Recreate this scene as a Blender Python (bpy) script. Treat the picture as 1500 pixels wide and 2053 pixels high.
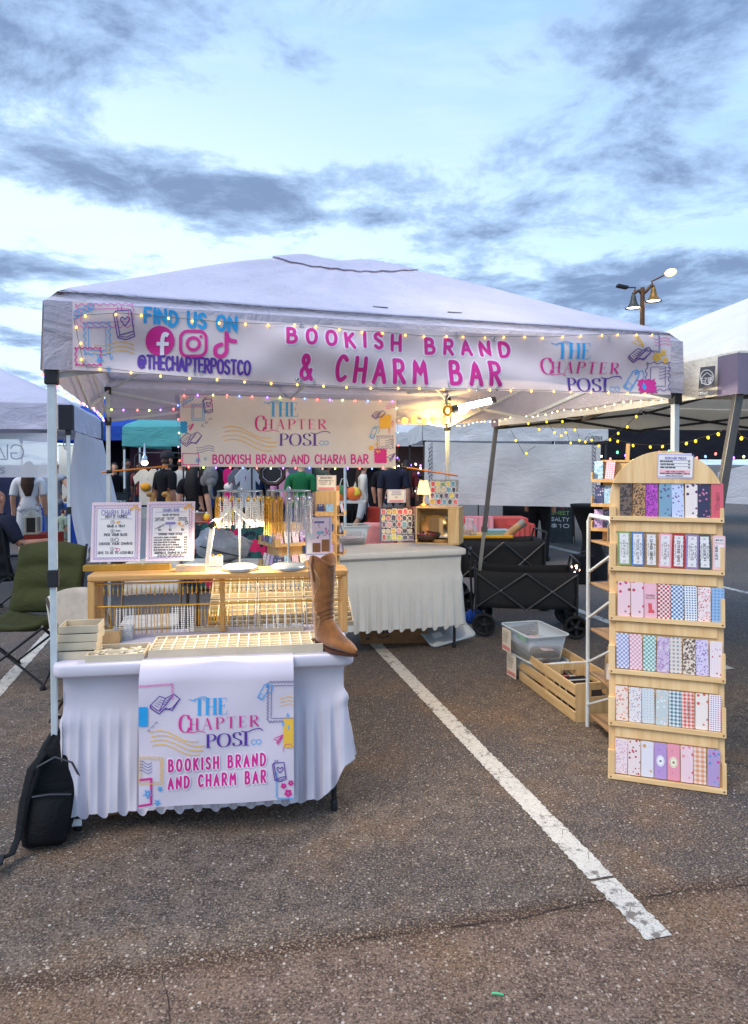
import bpy, math, random
from mathutils import Vector, Matrix, geometry
R = math.radians
random.seed(11)
SC = bpy.context.scene
COL = SC.collection
for _o in list(bpy.data.objects): bpy.data.objects.remove(_o)

# ---------------------------------------------------------------- camera
FPX, CXP, HOR, HCAM = 1368.0, 750.0, 930.0, 1.6
PITCH = R(1.0); CYP = HOR + FPX*math.tan(PITCH)          # level camera, frame cut low (horizon at row 930 of 2053)
cam_d = bpy.data.cameras.new('camera'); cam = bpy.data.objects.new('camera', cam_d); COL.objects.link(cam)
cam.location = (0, 0, HCAM); cam.rotation_euler = (math.pi/2 - PITCH, 0, 0)
cam_d.sensor_fit = 'HORIZONTAL'; cam_d.sensor_width = 36; cam_d.lens = 36*FPX/1500
cam_d.shift_y = -(1026.5-CYP)/1500; cam_d.clip_start = 0.05; cam_d.clip_end = 3000
SC.camera = cam

# ---------------------------------------------------------------- node helpers
def lin(r, g, b):
    f = lambda c: c/255/12.92 if c/255 <= .04045 else ((c/255+.055)/1.055)**2.4
    return (f(r), f(g), f(b), 1)
class E:                                   # a socket that can be computed with
    def __init__(s, t, k): s.t, s.k = t, k
    def _m(s, op, *a, clamp=False):
        n = s.t.nodes.new('ShaderNodeMath'); n.operation = op; n.use_clamp = clamp
        for i, x in enumerate((s,)+a):
            if isinstance(x, E): s.t.links.new(x.k, n.inputs[i])
            else: n.inputs[i].default_value = x
        return E(s.t, n.outputs[0])
    def __add__(s, o): return s._m('ADD', o)
    def __radd__(s, o): return s._m('ADD', o)
    def __sub__(s, o): return s._m('SUBTRACT', o)
    def __rsub__(s, o): return (s*-1)+o
    def __mul__(s, o): return s._m('MULTIPLY', o)
    def __rmul__(s, o): return s._m('MULTIPLY', o)
    def __truediv__(s, o): return s._m('DIVIDE', o)
    def __gt__(s, o): return s._m('GREATER_THAN', o)
    def __lt__(s, o): return s._m('LESS_THAN', o)
    def mod(s, o): return s._m('FLOORED_MODULO', o)
    def floor(s): return s._m('FLOOR')
    def frac(s): return s._m('FRACT')
    def abs(s): return s._m('ABSOLUTE')
    def max(s, o): return s._m('MAXIMUM', o)
    def min(s, o): return s._m('MINIMUM', o)
    def pow(s, o): return s._m('POWER', o)
    def sin(s): return s._m('SINE')
    def exp(s): return s._m('EXPONENT')
    def sqrt(s): return s._m('SQRT')
    def clamp(s): return s._m('ADD', 0.0, clamp=True)
    def step(s, a, b):                     # smooth step from a to b
        n = s.t.nodes.new('ShaderNodeMapRange'); n.interpolation_type = 'SMOOTHSTEP'
        s.t.links.new(s.k, n.inputs[0]); n.inputs[1].default_value = a; n.inputs[2].default_value = b
        return E(s.t, n.outputs[0])
class NT:
    def __init__(s, t): s.t = t
    def new(s, k): return s.t.nodes.new(k)
    def put(s, x, inp):
        if isinstance(x, E): s.t.links.new(x.k, inp)
        elif hasattr(x, '__len__') and len(x) == 4 and len(inp.default_value) == 3: inp.default_value = x[:3]
        else: inp.default_value = x
    def coord(s, w='Object'): return E(s.t, s.new('ShaderNodeTexCoord').outputs[w])
    def sep(s, v):
        n = s.new('ShaderNodeSeparateXYZ'); s.put(v, n.inputs[0]); return [E(s.t, o) for o in n.outputs]
    def com(s, x, y, z=0.0):
        n = s.new('ShaderNodeCombineXYZ')
        for a, i in zip((x, y, z), n.inputs): s.put(a, i)
        return E(s.t, n.outputs[0])
    def noise(s, v, scale=5, detail=3, rough=.55, dist=0, col=False):
        n = s.new('ShaderNodeTexNoise'); s.put(v, n.inputs['Vector'])
        for k, x in (('Scale', scale), ('Detail', detail), ('Roughness', rough), ('Distortion', dist)): n.inputs[k].default_value = x
        return E(s.t, n.outputs[1 if col else 0])
    def vor(s, v, scale=5, feat='F1', out='Distance', rnd=1.0):
        n = s.new('ShaderNodeTexVoronoi'); n.feature = feat; s.put(v, n.inputs['Vector']); n.inputs['Scale'].default_value = scale
        n.inputs['Randomness'].default_value = rnd
        return [E(s.t, n.outputs[o]) for o in out] if isinstance(out, tuple) else E(s.t, n.outputs[out])
    def mix(s, f, a, b, mode='MIX'):
        n = s.new('ShaderNodeMix'); n.data_type = 'RGBA'; n.blend_type = mode; n.clamp_factor = True
        s.put(f, n.inputs[0]); s.put(a, n.inputs[6]); s.put(b, n.inputs[7]); return E(s.t, n.outputs[2])
    def mapv(s, v, scale=(1,1,1), rot=(0,0,0), loc=(0,0,0)):
        n = s.new('ShaderNodeMapping'); s.put(v, n.inputs[0]); n.inputs['Scale'].default_value = scale
        n.inputs['Rotation'].default_value = rot; n.inputs['Location'].default_value = loc; return E(s.t, n.outputs[0])
    def bump(s, h, strength=.3, dist=.01):
        n = s.new('ShaderNodeBump'); s.put(h, n.inputs['Height']); n.inputs['Strength'].default_value = strength
        n.inputs['Distance'].default_value = dist; return E(s.t, n.outputs[0])

# ---------------------------------------------------------------- world: dusk sky with broken cloud
SUN_AZ, SUN_EL = R(-134), R(50)            # direction of the added soft sun: behind the camera's left shoulder
W = bpy.data.worlds.new('World'); SC.world = W; W.use_nodes = True
wt = W.node_tree; wt.nodes.clear(); n_ = NT(wt)
sky = wt.nodes.new('ShaderNodeTexSky'); sky.sky_type = 'NISHITA'; sky.sun_disc = False
sky.sun_elevation = SUN_EL; sky.sun_rotation = SUN_AZ; sky.altitude = 500; sky.air_density = 1.0; sky.dust_density = .6; sky.ozone_density = 2.0
dx, dy, dz = n_.sep(n_.coord('Generated'))
az = dx._m('ARCTAN2', dy); el = dz._m('ARCSINE')
up = dz.max(0.0) + .10
pl = n_.com(dx/up, dy/up, 0.0)
big = n_.noise(pl, 2.5, 9, .67, .3)
wisp = n_.noise(n_.mapv(pl, (1.0, 2.6, 1), (0, 0, R(25)), (3, 1, 0)), 1.6, 4, .6)
def blob(px, py, sx, sy, k):
    a, e = (px-750)/FPX, (HOR-py)/FPX
    u = (az - a)/(sx/FPX); v = (el - e)/(sy/FPX)
    return ((u*u + v*v)*-1).exp()*k
mask = None
for b in ((190,160,260,130,.23), (380,425,300,55,.40), (730,462,110,24,.30), (30,290,110,70,.16), (575,195,80,45,.12), (1290,230,300,190,.16),
          (1010,450,170,60,.15), (1290,400,170,50,.12), (1220,605,380,56,.34), (50,590,130,50,.26), (620,300,330,60,-.22), (120,520,330,40,-.22),
          (880,60,260,140,-.10), (1330,530,160,32,-.13), (1480,60,160,80,.10)):
    x = blob(*b); mask = x if mask is None else mask + x
dens = ((big-.5)*1.25 + (wisp-.5)*.3 + mask*.95 - .01)
soft = dens.step(-.03, .13)
core = dens.step(.05, .34)
glow = ((((az + .42)/.75).pow(2.0) + ((el - .27)/.30).pow(2.0))*-1).exp()
K = 10.0                                   # the Background runs at strength 0.1
def kc(r, g, b): 
    c = lin(r, g, b); return (c[0]*K, c[1]*K, c[2]*K, 1)
clear = n_.mix(el.step(.02, .75), kc(182, 218, 244), kc(122, 172, 236))
clear = n_.mix(glow*.68, clear, kc(232, 246, 252))
veil = n_.mix(wisp.step(.42, .72)*.4, clear, kc(206, 228, 246))
base = n_.mix(.12, veil, E(wt, sky.outputs[0]))
cl = n_.mix(core, kc(154, 182, 218), kc(98, 119, 156))
out = n_.mix(soft*.9, base, cl)
out = n_.mix(el.step(.015, -.06), out, kc(120, 118, 118))
bg = wt.nodes.new('ShaderNodeBackground'); wt.links.new(out.k, bg.inputs[0]); bg.inputs[1].default_value = 0.1
W.cycles.sampling_method = 'MANUAL'; W.cycles.sample_map_resolution = 256
wo = wt.nodes.new('ShaderNodeOutputWorld'); wt.links.new(bg.outputs[0], wo.inputs[0])

# ---------------------------------------------------------------- sun: soft, added from behind to brighten the surfaces
sd = bpy.data.lights.new('sun', 'SUN'); sd.energy = 1.5; sd.angle = R(40); sd.color = (1.0, .90, .79)
sun = bpy.data.objects.new('sun', sd); COL.objects.link(sun)
sun.rotation_euler = (math.pi/2 - SUN_EL, 0, math.pi - SUN_AZ - 2*math.pi)
SC.view_settings.view_transform = 'Standard'; SC.view_settings.look = 'None'; SC.view_settings.exposure = 0.60; SC.view_settings.gamma = 1.0
SC.cycles.use_denoising = True; SC.cycles.max_bounces = 6; SC.cycles.transparent_max_bounces = 12
SC.cycles.sample_clamp_indirect = 4.0; SC.cycles.caustics_reflective = False; SC.cycles.caustics_refractive = False

# ---------------------------------------------------------------- placing: pixel of the 1500 x 2053 photograph -> point in the place
def ray(px, py):
    x, y = (px-CXP)/FPX, (CYP-py)/FPX
    c, s = math.cos(PITCH), math.sin(PITCH)
    return Vector((x, c + y*s, -s + y*c))
def Z(px, py, z):
    d = ray(px, py); t = (z-HCAM)/d.z; return Vector((d.x*t, d.y*t, z))
def G(px, py): return Z(px, py, 0.0)
def D(px, py, y):
    d = ray(px, py); t = y/d.y; return Vector((d.x*t, y, HCAM + d.z*t))

# ---------------------------------------------------------------- materials
MATS = {}
def pmat(name):
    m = bpy.data.materials.new(name); m.use_nodes = True
    t = m.node_tree; return m, NT(t), t.nodes['Principled BSDF']
def mat(name, color=(.5,.5,.5,1), rough=.6, metal=0.0, var=.10, vs=9, bump=0.0, bs=120, emit=None, es=1.0, trans=0.0, alpha=1.0, sheen=0.0, stretch=None, ior=1.45):
    if name in MATS: return MATS[name]
    m, n, b = pmat(name)
    if len(color) == 3: color = tuple(color)+(1,)
    co = n.coord()
    if stretch: co = n.mapv(co, stretch)
    if var:
        f = n.noise(co, vs, 4, .6)
        dk = tuple(c*(1-var*1.6) for c in color[:3])+(1,); lt = tuple(min(1, c*(1+var)) for c in color[:3])+(1,)
        n.put(n.mix(f.step(.3, .7), dk, lt), b.inputs['Base Color'])
    else: b.inputs['Base Color'].default_value = color
    b.inputs['Roughness'].default_value = rough; b.inputs['Metallic'].default_value = metal; b.inputs['IOR'].default_value = ior
    if bump: n.put(n.bump(n.noise(co, bs, 3, .6), bump, .004), b.inputs['Normal'])
    if emit: m.cycles.emission_sampling = 'NONE'; b.inputs['Emission Color'].default_value = emit; b.inputs['Emission Strength'].default_value = es
    b.inputs['Transmission Weight'].default_value = trans; b.inputs['Alpha'].default_value = alpha
    b.inputs['Sheen Weight'].default_value = sheen
    MATS[name] = m; return m
def cloth(name, color=(.5,.5,.5,1), thru=.25, rough=.75, var=.05, bump=.08, bs=40, creases=0.0, cmap=(1, 1, 2.2), cs=2.6):
    """woven fabric that lets some light through"""
    if name in MATS: return MATS[name]
    m, n, b = pmat(name); co = n.coord()
    f = n.noise(co, 3.5, 4, .6)
    c = n.mix(f.step(.3, .7), tuple(x*(1-var) for x in color[:3])+(1,), tuple(min(1, x*(1+var)) for x in color[:3])+(1,))
    n.put(c, b.inputs['Base Color']); b.inputs['Roughness'].default_value = rough; b.inputs['Specular IOR Level'].default_value = .25
    h = n.noise(co, bs, 3, .6)*.25
    if creases: h = h + n.noise(n.mapv(co, cmap), cs, 5, .6, 1.6)*creases*3
    bp = n.bump(h, bump if not creases else .6, .03); n.put(bp, b.inputs['Normal'])
    if thru:
        tr = n.new('ShaderNodeBsdfTranslucent'); n.put(c, tr.inputs[0]); n.put(bp, tr.inputs['Normal'])
        mx = n.new('ShaderNodeMixShader'); mx.inputs[0].default_value = thru
        n.t.links.new(b.outputs[0], mx.inputs[1]); n.t.links.new(tr.outputs[0], mx.inputs[2])
        n.t.links.new(mx.outputs[0], n.t.nodes['Material Output'].inputs[0])
    MATS[name] = m; return m
def wood(name, color, dark, axis=0, scale=1.0, rough=.55):
    if name in MATS: return MATS[name]
    m, n, b = pmat(name)
    oi = n.new('ShaderNodeObjectInfo'); rnd = E(n.t, oi.outputs['Random'])
    st = [14.0, 14.0, 14.0]; st[axis] = 1.2
    co = n.mapv(n.coord(), tuple(s*scale for s in st))
    va = n.new('ShaderNodeVectorMath'); va.operation = 'ADD'; n.put(co, va.inputs[0]); n.put(n.com(rnd*17, rnd*31, rnd*7), va.inputs[1]); co = E(n.t, va.outputs[0])
    g = n.noise(co, 1.6, 5, .6, .8); r = n.noise(co, 6, 3, .5)
    c = n.mix((g*.75+r*.35).step(.35, .75), color, dark)
    kd, kc_ = n.vor(n.mapv(n.coord(), tuple(3.0 if i != axis else 1.4 for i in range(3))), 2.2, 'F1', ('Distance', 'Color')); c = n.mix((kd < .055)*(n.sep(kc_)[0] > .55)*.6, c, tuple(x*.45 for x in dark[:3])+(1,))
    n.put(n.mix(rnd*.14, c, tuple(x*.78 for x in color[:3])+(1,)), b.inputs['Base Color']); b.inputs['Roughness'].default_value = rough
    n.put(n.bump(g+r*.5, .12, .003), b.inputs['Normal']); MATS[name] = m; return m
def glow_mat(name, color, s):
    if name in MATS: return MATS[name]
    m, n, b = pmat(name); b.inputs['Base Color'].default_value = color; b.inputs['Emission Color'].default_value = color; b.inputs['Emission Strength'].default_value = s; m.cycles.emission_sampling = 'NONE'
    MATS[name] = m; return m
def ordinal(i): return ('first','second','third','fourth','fifth','sixth','seventh','eighth','ninth','tenth')[i] if i < 10 else str(i+1)+('st' if (i+1)%10 == 1 and i != 10 else 'nd' if (i+1)%10 == 2 and i != 11 else 'rd' if (i+1)%10 == 3 and i != 12 else 'th')
def glass(name, color=(.95,.97,.98,1), rough=.06, a=.16):
    """thin clear plastic: mostly see-through with a sharp sheen"""
    if name in MATS: return MATS[name]
    m, n, b = pmat(name); b.inputs['Base Color'].default_value = color; b.inputs['Roughness'].default_value = rough
    f = n.new('ShaderNodeFresnel'); f.inputs[0].default_value = 1.35
    n.put((E(n.t, f.outputs[0])*.8 + a).clamp(), b.inputs['Alpha']); MATS[name] = m; return m

# ---------------------------------------------------------------- mesh builder
class MB:
    def __init__(s): s.v, s.f, s.sm, s.mi, s.M, s.cur = [], [], [], [], None, 0
    def add(s, vs, fs, smooth=False):
        k = len(s.v)
        s.v += [tuple(s.M @ Vector(p)) for p in vs] if s.M else [tuple(p) for p in vs]
        s.f += [tuple(i+k for i in f) for f in fs]; s.sm += [smooth]*len(fs); s.mi += [s.cur]*len(fs); return s
    def box(s, x0, x1, y0, y1, z0, z1):
        return s.add([(x0,y0,z0),(x1,y0,z0),(x1,y1,z0),(x0,y1,z0),(x0,y0,z1),(x1,y0,z1),(x1,y1,z1),(x0,y1,z1)],
                     [(3,2,1,0),(4,5,6,7),(0,1,5,4),(1,2,6,5),(2,3,7,6),(3,0,4,7)])
    def bar(s, p, q, w, h=None, up=(0,0,1)):
        p, q = Vector(p), Vector(q); d = (q-p).normalized(); h = h or w; u = Vector(up)
        if abs(d.dot(u)) > .98: u = Vector((0,1,0))
        a = d.cross(u).normalized()*w/2; b = a.cross(d).normalized()*h/2
        return s.add([p-a-b, p+a-b, p+a+b, p-a+b, q-a-b, q+a-b, q+a+b, q-a+b], [(3,2,1,0),(4,5,6,7),(0,1,5,4),(1,2,6,5),(2,3,7,6),(3,0,4,7)])
    def tube(s, pts, r, n=8, closed=False, flat=1.0, up=(0,0,1)):
        pts = [Vector(p) for p in pts]; m = len(pts); rs = r if hasattr(r, '__len__') else [r]*m
        vs, fs = [], []; prev = None
        for i, p in enumerate(pts):
            t = (pts[(i+1) % m]-pts[i-1]) if closed else (pts[min(i+1, m-1)]-pts[max(i-1, 0)])
            t = t.normalized() if t.length > 1e-9 else Vector((0,0,1))
            if prev is None:
                u = Vector(up); 
                if abs(t.dot(u)) > .95: u = Vector((1,0,0))
                a = t.cross(u).normalized()
            else:
                a = prev - t*prev.dot(t); a = a.normalized() if a.length > 1e-6 else t.orthogonal().normalized()
            prev = a; b = t.cross(a)
            for k in range(n):
                th = 2*math.pi*k/n; vs.append(p + a*math.cos(th)*rs[i] + b*math.sin(th)*rs[i]*flat)
        for i in range(m if closed else m-1):
            j = (i+1) % m
            for k in range(n): fs.append((i*n+k, i*n+(k+1)%n, j*n+(k+1)%n, j*n+k))
        s.add(vs, fs, True)
        if not closed: s.add(vs[:n], [tuple(reversed(range(n)))]); s.add(vs[-n:], [tuple(range(n))])
        return s
    def lathe(s, prof, c=(0,0,0), n=20, sx=1.0, sy=1.0):
        vs, fs = [], []
        for r, z in prof:
            for k in range(n):
                th = 2*math.pi*k/n; vs.append((c[0]+r*math.cos(th)*sx, c[1]+r*math.sin(th)*sy, c[2]+z))
        for i in range(len(prof)-1):
            for k in range(n): fs.append((i*n+k, i*n+(k+1)%n, (i+1)*n+(k+1)%n, (i+1)*n+k))
        s.add(vs, fs, True)
        if prof[0][0] > 1e-4: s.add(vs[:n], [tuple(reversed(range(n)))])
        if prof[-1][0] > 1e-4: s.add(vs[-n:], [tuple(range(n))])
        return s
    def grid(s, fn, nu, nv, smooth=True, thick=0):
        vs = [fn(i/nu, j/nv) for j in range(nv+1) for i in range(nu+1)]
        fs = [(j*(nu+1)+i, j*(nu+1)+i+1, (j+1)*(nu+1)+i+1, (j+1)*(nu+1)+i) for j in range(nv) for i in range(nu)]
        return s.add(vs, fs, smooth)
    def prism(s, poly, a, b, ax=2):
        """extrude a 2-D outline between a and b along axis ax"""
        def up(p, h): return (p[0], p[1], h) if ax == 2 else (p[0], h, p[1]) if ax == 1 else (h, p[0], p[1])
        n = len(poly); vs = [up(p, a) for p in poly]+[up(p, b) for p in poly]
        return s.add(vs, [tuple(reversed(range(n))), tuple(range(n, 2*n))]+[(i, (i+1)%n, n+(i+1)%n, n+i) for i in range(n)])
    def build(s, name, m, parent=None, bevel=0, solid=0, sub=0, loc=None, seg=2):
        me = bpy.data.meshes.new(name); me.from_pydata(s.v, [], s.f)
        for x in (m if isinstance(m, (list, tuple)) else [m]): me.materials.append(x)
        me.polygons.foreach_set('use_smooth', s.sm); me.polygons.foreach_set('material_index', s.mi); me.update()
        o = bpy.data.objects.new(name, me); COL.objects.link(o)
        if parent: o.parent = parent
        if loc: o.location = loc
        if solid: k = o.modifiers.new('solid', 'SOLIDIFY'); k.thickness = solid; k.offset = 0
        if bevel: k = o.modifiers.new('bevel', 'BEVEL'); k.width = bevel; k.segments = seg; k.limit_method = 'ANGLE'; k.angle_limit = R(40)
        if sub: k = o.modifiers.new('sub', 'SUBSURF'); k.levels = sub; k.render_levels = sub
        return o
def tag(o, label=None, cat=None, group=None, kind=None):
    for k, x in (('label', label), ('category', cat), ('group', group), ('kind', kind)):
        if x: o[k] = x
    return o
def thing(name, label, cat, loc=(0,0,0), rz=0.0, group=None, rx=0.0, ry=0.0):
    o = bpy.data.objects.new(name, None); o.empty_display_size = .1; COL.objects.link(o)
    o.location = loc; o.rotation_euler = (rx, ry, rz); return tag(o, label, cat, group)
def like(src, parent=None, loc=None, rot=None, scale=None, mat_=None):
    c = src.copy(); COL.objects.link(c)
    if parent: c.parent = parent
    if loc is not None: c.location = loc
    if rot is not None: c.rotation_euler = rot
    if scale is not None: c.scale = scale
    return c
def copy_tree(o, parent=None):
    c = o.copy(); COL.objects.link(c); c.parent = parent
    for ch in list(o.children): copy_tree(ch, c)
    return c
def rrect(x0, x1, y0, y1, r, n=5):
    p = []
    for cx, cy, a in ((x1-r, y1-r, 0), (x0+r, y1-r, 90), (x0+r, y0+r, 180), (x1-r, y0+r, 270)):
        for k in range(n+1): t = R(a+90*k/n); p.append((cx+r*math.cos(t), cy+r*math.sin(t)))
    return p
def rnd(a, b): return random.uniform(a, b)

# ---------------------------------------------------------------- lettering: strokes laid on a surface
def _cr(p, n=6):                           # smooth curve through points
    if len(p) < 3: return p
    o = []
    for i in range(len(p)-1):
        p0, p1, p2, p3 = p[max(i-1,0)], p[i], p[i+1], p[min(i+2,len(p)-1)]
        for k in range(n):
            t = k/n; o.append(tuple(.5*((2*p1[j])+(-p0[j]+p2[j])*t+(2*p0[j]-5*p1[j]+4*p2[j]-p3[j])*t*t+(-p0[j]+3*p1[j]-3*p2[j]+p3[j])*t**3) for j in (0,1)))
    return o+[p[-1]]
_F = {'A':'.62|L 0,0 .31,1 .62,0|L .1,.34 .52,.34','B':'.55|L 0,0 0,1|C 0,1 .34,.97 .44,.77 .34,.57 0,.53|C 0,.53 .42,.5 .54,.26 .4,.04 0,0',
'C':'.55|C .54,.84 .4,.98 .22,.97 .05,.72 .02,.42 .12,.1 .3,0 .55,.15','D':'.56|L 0,0 0,1|C 0,1 .34,.94 .56,.68 .55,.32 .34,.06 0,0','E':'.46|L .46,1 0,1 0,0 .46,0|L 0,.52 .38,.52',
'F':'.46|L .46,1 0,1 0,0|L 0,.52 .38,.52','G':'.6|C .56,.84 .4,.98 .2,.95 .04,.7 .02,.36 .14,.08 .34,0 .58,.12|L .58,.12 .58,.46 .34,.46','H':'.56|L 0,0 0,1|L .56,0 .56,1|L 0,.5 .56,.5',
'I':'.04|L .02,0 .02,1','J':'.4|C .4,1 .4,.3 .3,.04 .12,.02 0,.18','K':'.54|L 0,0 0,1|L .5,1 .02,.46|L .16,.6 .54,0','L':'.44|L 0,1 0,0 .44,0','M':'.74|L 0,0 .08,1 .37,.35 .66,1 .74,0',
'N':'.58|L 0,0 0,1 .58,0 .58,1','O':'.64|C .32,1 .1,.88 .01,.5 .1,.12 .32,0 .54,.12 .63,.5 .54,.88 .32,1','P':'.52|L 0,0 0,1|C 0,1 .38,.97 .52,.76 .4,.52 0,.46','Q':'.66|C .32,1 .1,.88 .01,.5 .1,.12 .32,0 .54,.12 .63,.5 .54,.88 .32,1|L .4,.2 .66,-.06',
'R':'.55|L 0,0 0,1|C 0,1 .38,.97 .5,.77 .4,.54 0,.48|L .2,.48 .55,0','S':'.5|C .47,.86 .3,.99 .08,.9 .05,.68 .25,.53 .46,.38 .46,.12 .24,0 .01,.13','T':'.56|L 0,1 .56,1|L .28,1 .28,0','U':'.56|C 0,1 .01,.3 .1,.06 .28,0 .46,.06 .55,.3 .56,1',
'V':'.58|L 0,1 .29,0 .58,1','W':'.84|L 0,1 .2,0 .42,.75 .64,0 .84,1','X':'.56|L 0,0 .56,1|L 0,1 .56,0','Y':'.56|L 0,1 .28,.5 .56,1|L .28,.5 .28,0','Z':'.54|L 0,1 .54,1 0,0 .54,0','&':'.64|C .64,0 .3,.5 .12,.76 .2,.98 .38,.96 .44,.78 .3,.58 .04,.34 .06,.08 .26,0 .46,.12 .6,.4',
'@':'.86|C .56,.62 .42,.7 .27,.6 .24,.4 .34,.27 .5,.35 .56,.62|C .56,.62 .56,.36 .66,.28 .8,.42 .82,.66 .66,.92 .4,.98 .12,.84 .02,.5 .12,.16 .4,.02 .7,.12','1':'.2|L 0,.8 .16,1 .16,0','2':'.5|C .02,.78 .14,.98 .36,.96 .46,.76 .3,.42 0,0|L 0,0 .5,0','3':'.46|C .02,.9 .24,1 .42,.84 .36,.6 .16,.54|C .16,.54 .42,.48 .46,.22 .28,.01 0,.12',
'4':'.5|L .38,0 .38,1 0,.3 .5,.3','5':'.46|L .44,1 .06,1 .03,.56|C .03,.56 .26,.66 .45,.48 .42,.12 .2,0 0,.12','6':'.46|C .4,.95 .16,.8 .03,.4 .12,.04 .32,.02 .45,.26 .3,.5 .05,.34','8':'.46|C .23,.53 .05,.68 .08,.92 .24,1 .4,.92 .42,.68 .23,.53 .02,.34 .05,.06 .24,0 .42,.06 .44,.34 .23,.53','0':'.5|C .25,1 .05,.85 .01,.5 .05,.15 .25,0 .45,.15 .49,.5 .45,.85 .25,1',
'$':'.5|C .47,.82 .3,.92 .08,.84 .05,.66 .25,.53 .46,.4 .46,.16 .24,.08 .01,.18|L .25,1.08 .25,-.08','-':'.4|L .04,.5 .36,.5',"'":'.1|L .05,1 .03,.8','.':'.08|L .04,0 .04,.05',' ':'.34|','(':'.2|C .18,1.05 .02,.7 .02,.3 .18,-.05',')':'.2|C .02,1.05 .18,.7 .18,.3 .02,-.05'}
FONT = {}
for _k, _d in _F.items():
    _p = _d.split('|'); _st = []
    for q in _p[1:]:
        if q: pts = [tuple(float(a) for a in w.split(',')) for w in q[2:].split()]; _st.append(_cr(pts) if q[0] == 'C' else pts)
    FONT[_k] = (float(_p[0]), _st)
def text(s, x, y, h, gap=.22, wx=1.0, jit=0.0, anchor='l', seed=1):
    """polylines of a line of capitals, baseline at x,y"""
    rg = random.Random(seed); out = []; cx = 0
    for ch in s.upper():
        w, st = FONT.get(ch, FONT['-']); dy = rg.uniform(-jit, jit); sh = rg.uniform(-jit, jit)
        for p in st: out.append([((cx+a*wx+b*sh)*h, (b+dy)*h) for a, b in p])
        cx += w*wx + gap
    tot = (cx-gap)*h; ox = x - (tot/2 if anchor == 'c' else tot if anchor == 'r' else 0)
    return [[(a+ox, b+y) for a, b in p] for p in out]
def text_fit(s, x0, x1, y, h, gap=.22, jit=0.0, seed=1):
    base = text(s, 0, 0, h, gap, 1.0, jit, 'l', seed); w = max(a for p in base for a, b in p)
    k = (x1-x0)/w; return [[(x0+a*k, y+b) for a, b in p] for p in base]
class Ink:
    """flat print: strokes and filled shapes laid over a surface fn(u, v, lift)"""
    def __init__(s, fn, lift=.002, step=.03, tilt=None): s.fn, s.lift, s.step, s.layers, s.k, s.tilt = fn, lift, step, {}, 0, tilt
    def _mb(s, m): return s.layers.setdefault(m.name, (m, MB()))[1]
    def _t(s, x, y): return s.tilt(x, y) if s.tilt else (x, y)
    def stroke(s, p, w, m, lift=0.0, cap=True, calli=None):
        q = [p[0]]
        for b in p[1:]:
            a = q[-1]; L = math.hypot(b[0]-a[0], b[1]-a[1]); k = max(1, int(L/s.step))
            if L < 1e-7: continue
            q += [(a[0]+(b[0]-a[0])*i/k, a[1]+(b[1]-a[1])*i/k) for i in range(1, k+1)]
        if len(q) < 2: return s
        s.k += 1; lf = s.lift + lift + (s.k % 9)*.00012; n = len(q); L_, R_ = [], []
        for i in range(n):
            a, b = q[max(i-1,0)], q[min(i+1,n-1)]; dx, dy = b[0]-a[0], b[1]-a[1]; l = math.hypot(dx, dy) or 1
            ww = w if calli is None else calli(dx/l, dy/l)
            L_.append((q[i][0]-dy/l*ww/2, q[i][1]+dx/l*ww/2)); R_.append((q[i][0]+dy/l*ww/2, q[i][1]-dx/l*ww/2))
        nw = 1 if calli or w < s.step*.8 else int(w/s.step*1.4)+1
        vs = [s.fn(*s._t(a[0]+(b[0]-a[0])*j/nw, a[1]+(b[1]-a[1])*j/nw), lf) for j in range(nw+1) for a, b in zip(L_, R_)]
        mb = s._mb(m); mb.add(vs, [((j+1)*n+i, (j+1)*n+i+1, j*n+i+1, j*n+i) for j in range(nw) for i in range(n-1)])
        if cap and calli is None and w > .003:
            for c, d in ((q[0], q[1]), (q[-1], q[-2])):
                a0 = math.atan2(c[1]-d[1], c[0]-d[0]); f = [(c[0]+math.cos(a0+R(t))*w/2, c[1]+math.sin(a0+R(t))*w/2) for t in range(-90, 91, 36)]
                mb.add([s.fn(*s._t(*a), lf) for a in f], [tuple(range(len(f)))])
        return s
    def lines(s, ps, w, m, **k):
        for p in ps: s.stroke(p, w, m, **k)
        return s
    def fill(s, poly, m, lift=0.0, cell=None):
        """filled outline, cut into strips so that it follows the surface"""
        s.k += 1; lf = s.lift + lift + (s.k % 9)*.00012; mb = s._mb(m); c = cell or s.step*1.5
        xs = [a for a, b in poly]; x0, x1 = min(xs), max(xs); k = max(1, int((x1-x0)/c)); n = len(poly)
        ys = [b for a, b in poly]; y0, y1 = min(ys), max(ys); ky = max(1, int((y1-y0)/c)); fl = lambda p: [(y, x) for x, y in p]
        for i, j in ((i, j) for i in range(k) for j in range(ky)):
            a, b = x0+(x1-x0)*i/k, x0+(x1-x0)*(i+1)/k; u, v = y0+(y1-y0)*j/ky, y0+(y1-y0)*(j+1)/ky
            q = _clip(_clip(poly, a, 1), b, -1)
            if len(q) >= 3: q = fl(_clip(_clip(fl(q), u, 1), v, -1))
            if len(q) < 3: continue
            tri = geometry.tessellate_polygon([[Vector((x, y, 0)) for x, y in q]])
            vs = [s.fn(*s._t(*p), lf) for p in q]
            fs = []
            for t in tri:
                (ax, ay), (bx, by), (cx, cy) = q[t[0]], q[t[1]], q[t[2]]
                ar = (bx-ax)*(cy-ay)-(cx-ax)*(by-ay)
                if abs(ar) > 1e-10: fs.append(t if ar > 0 else t[::-1])
            if fs: mb.add(vs, fs)
        return s
    def build(s, name, parent):
        r = []
        for m, mb in s.layers.values(): 
            o = mb.build(name, m, parent); r.append(o)
        s.layers = {}; return r
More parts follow.
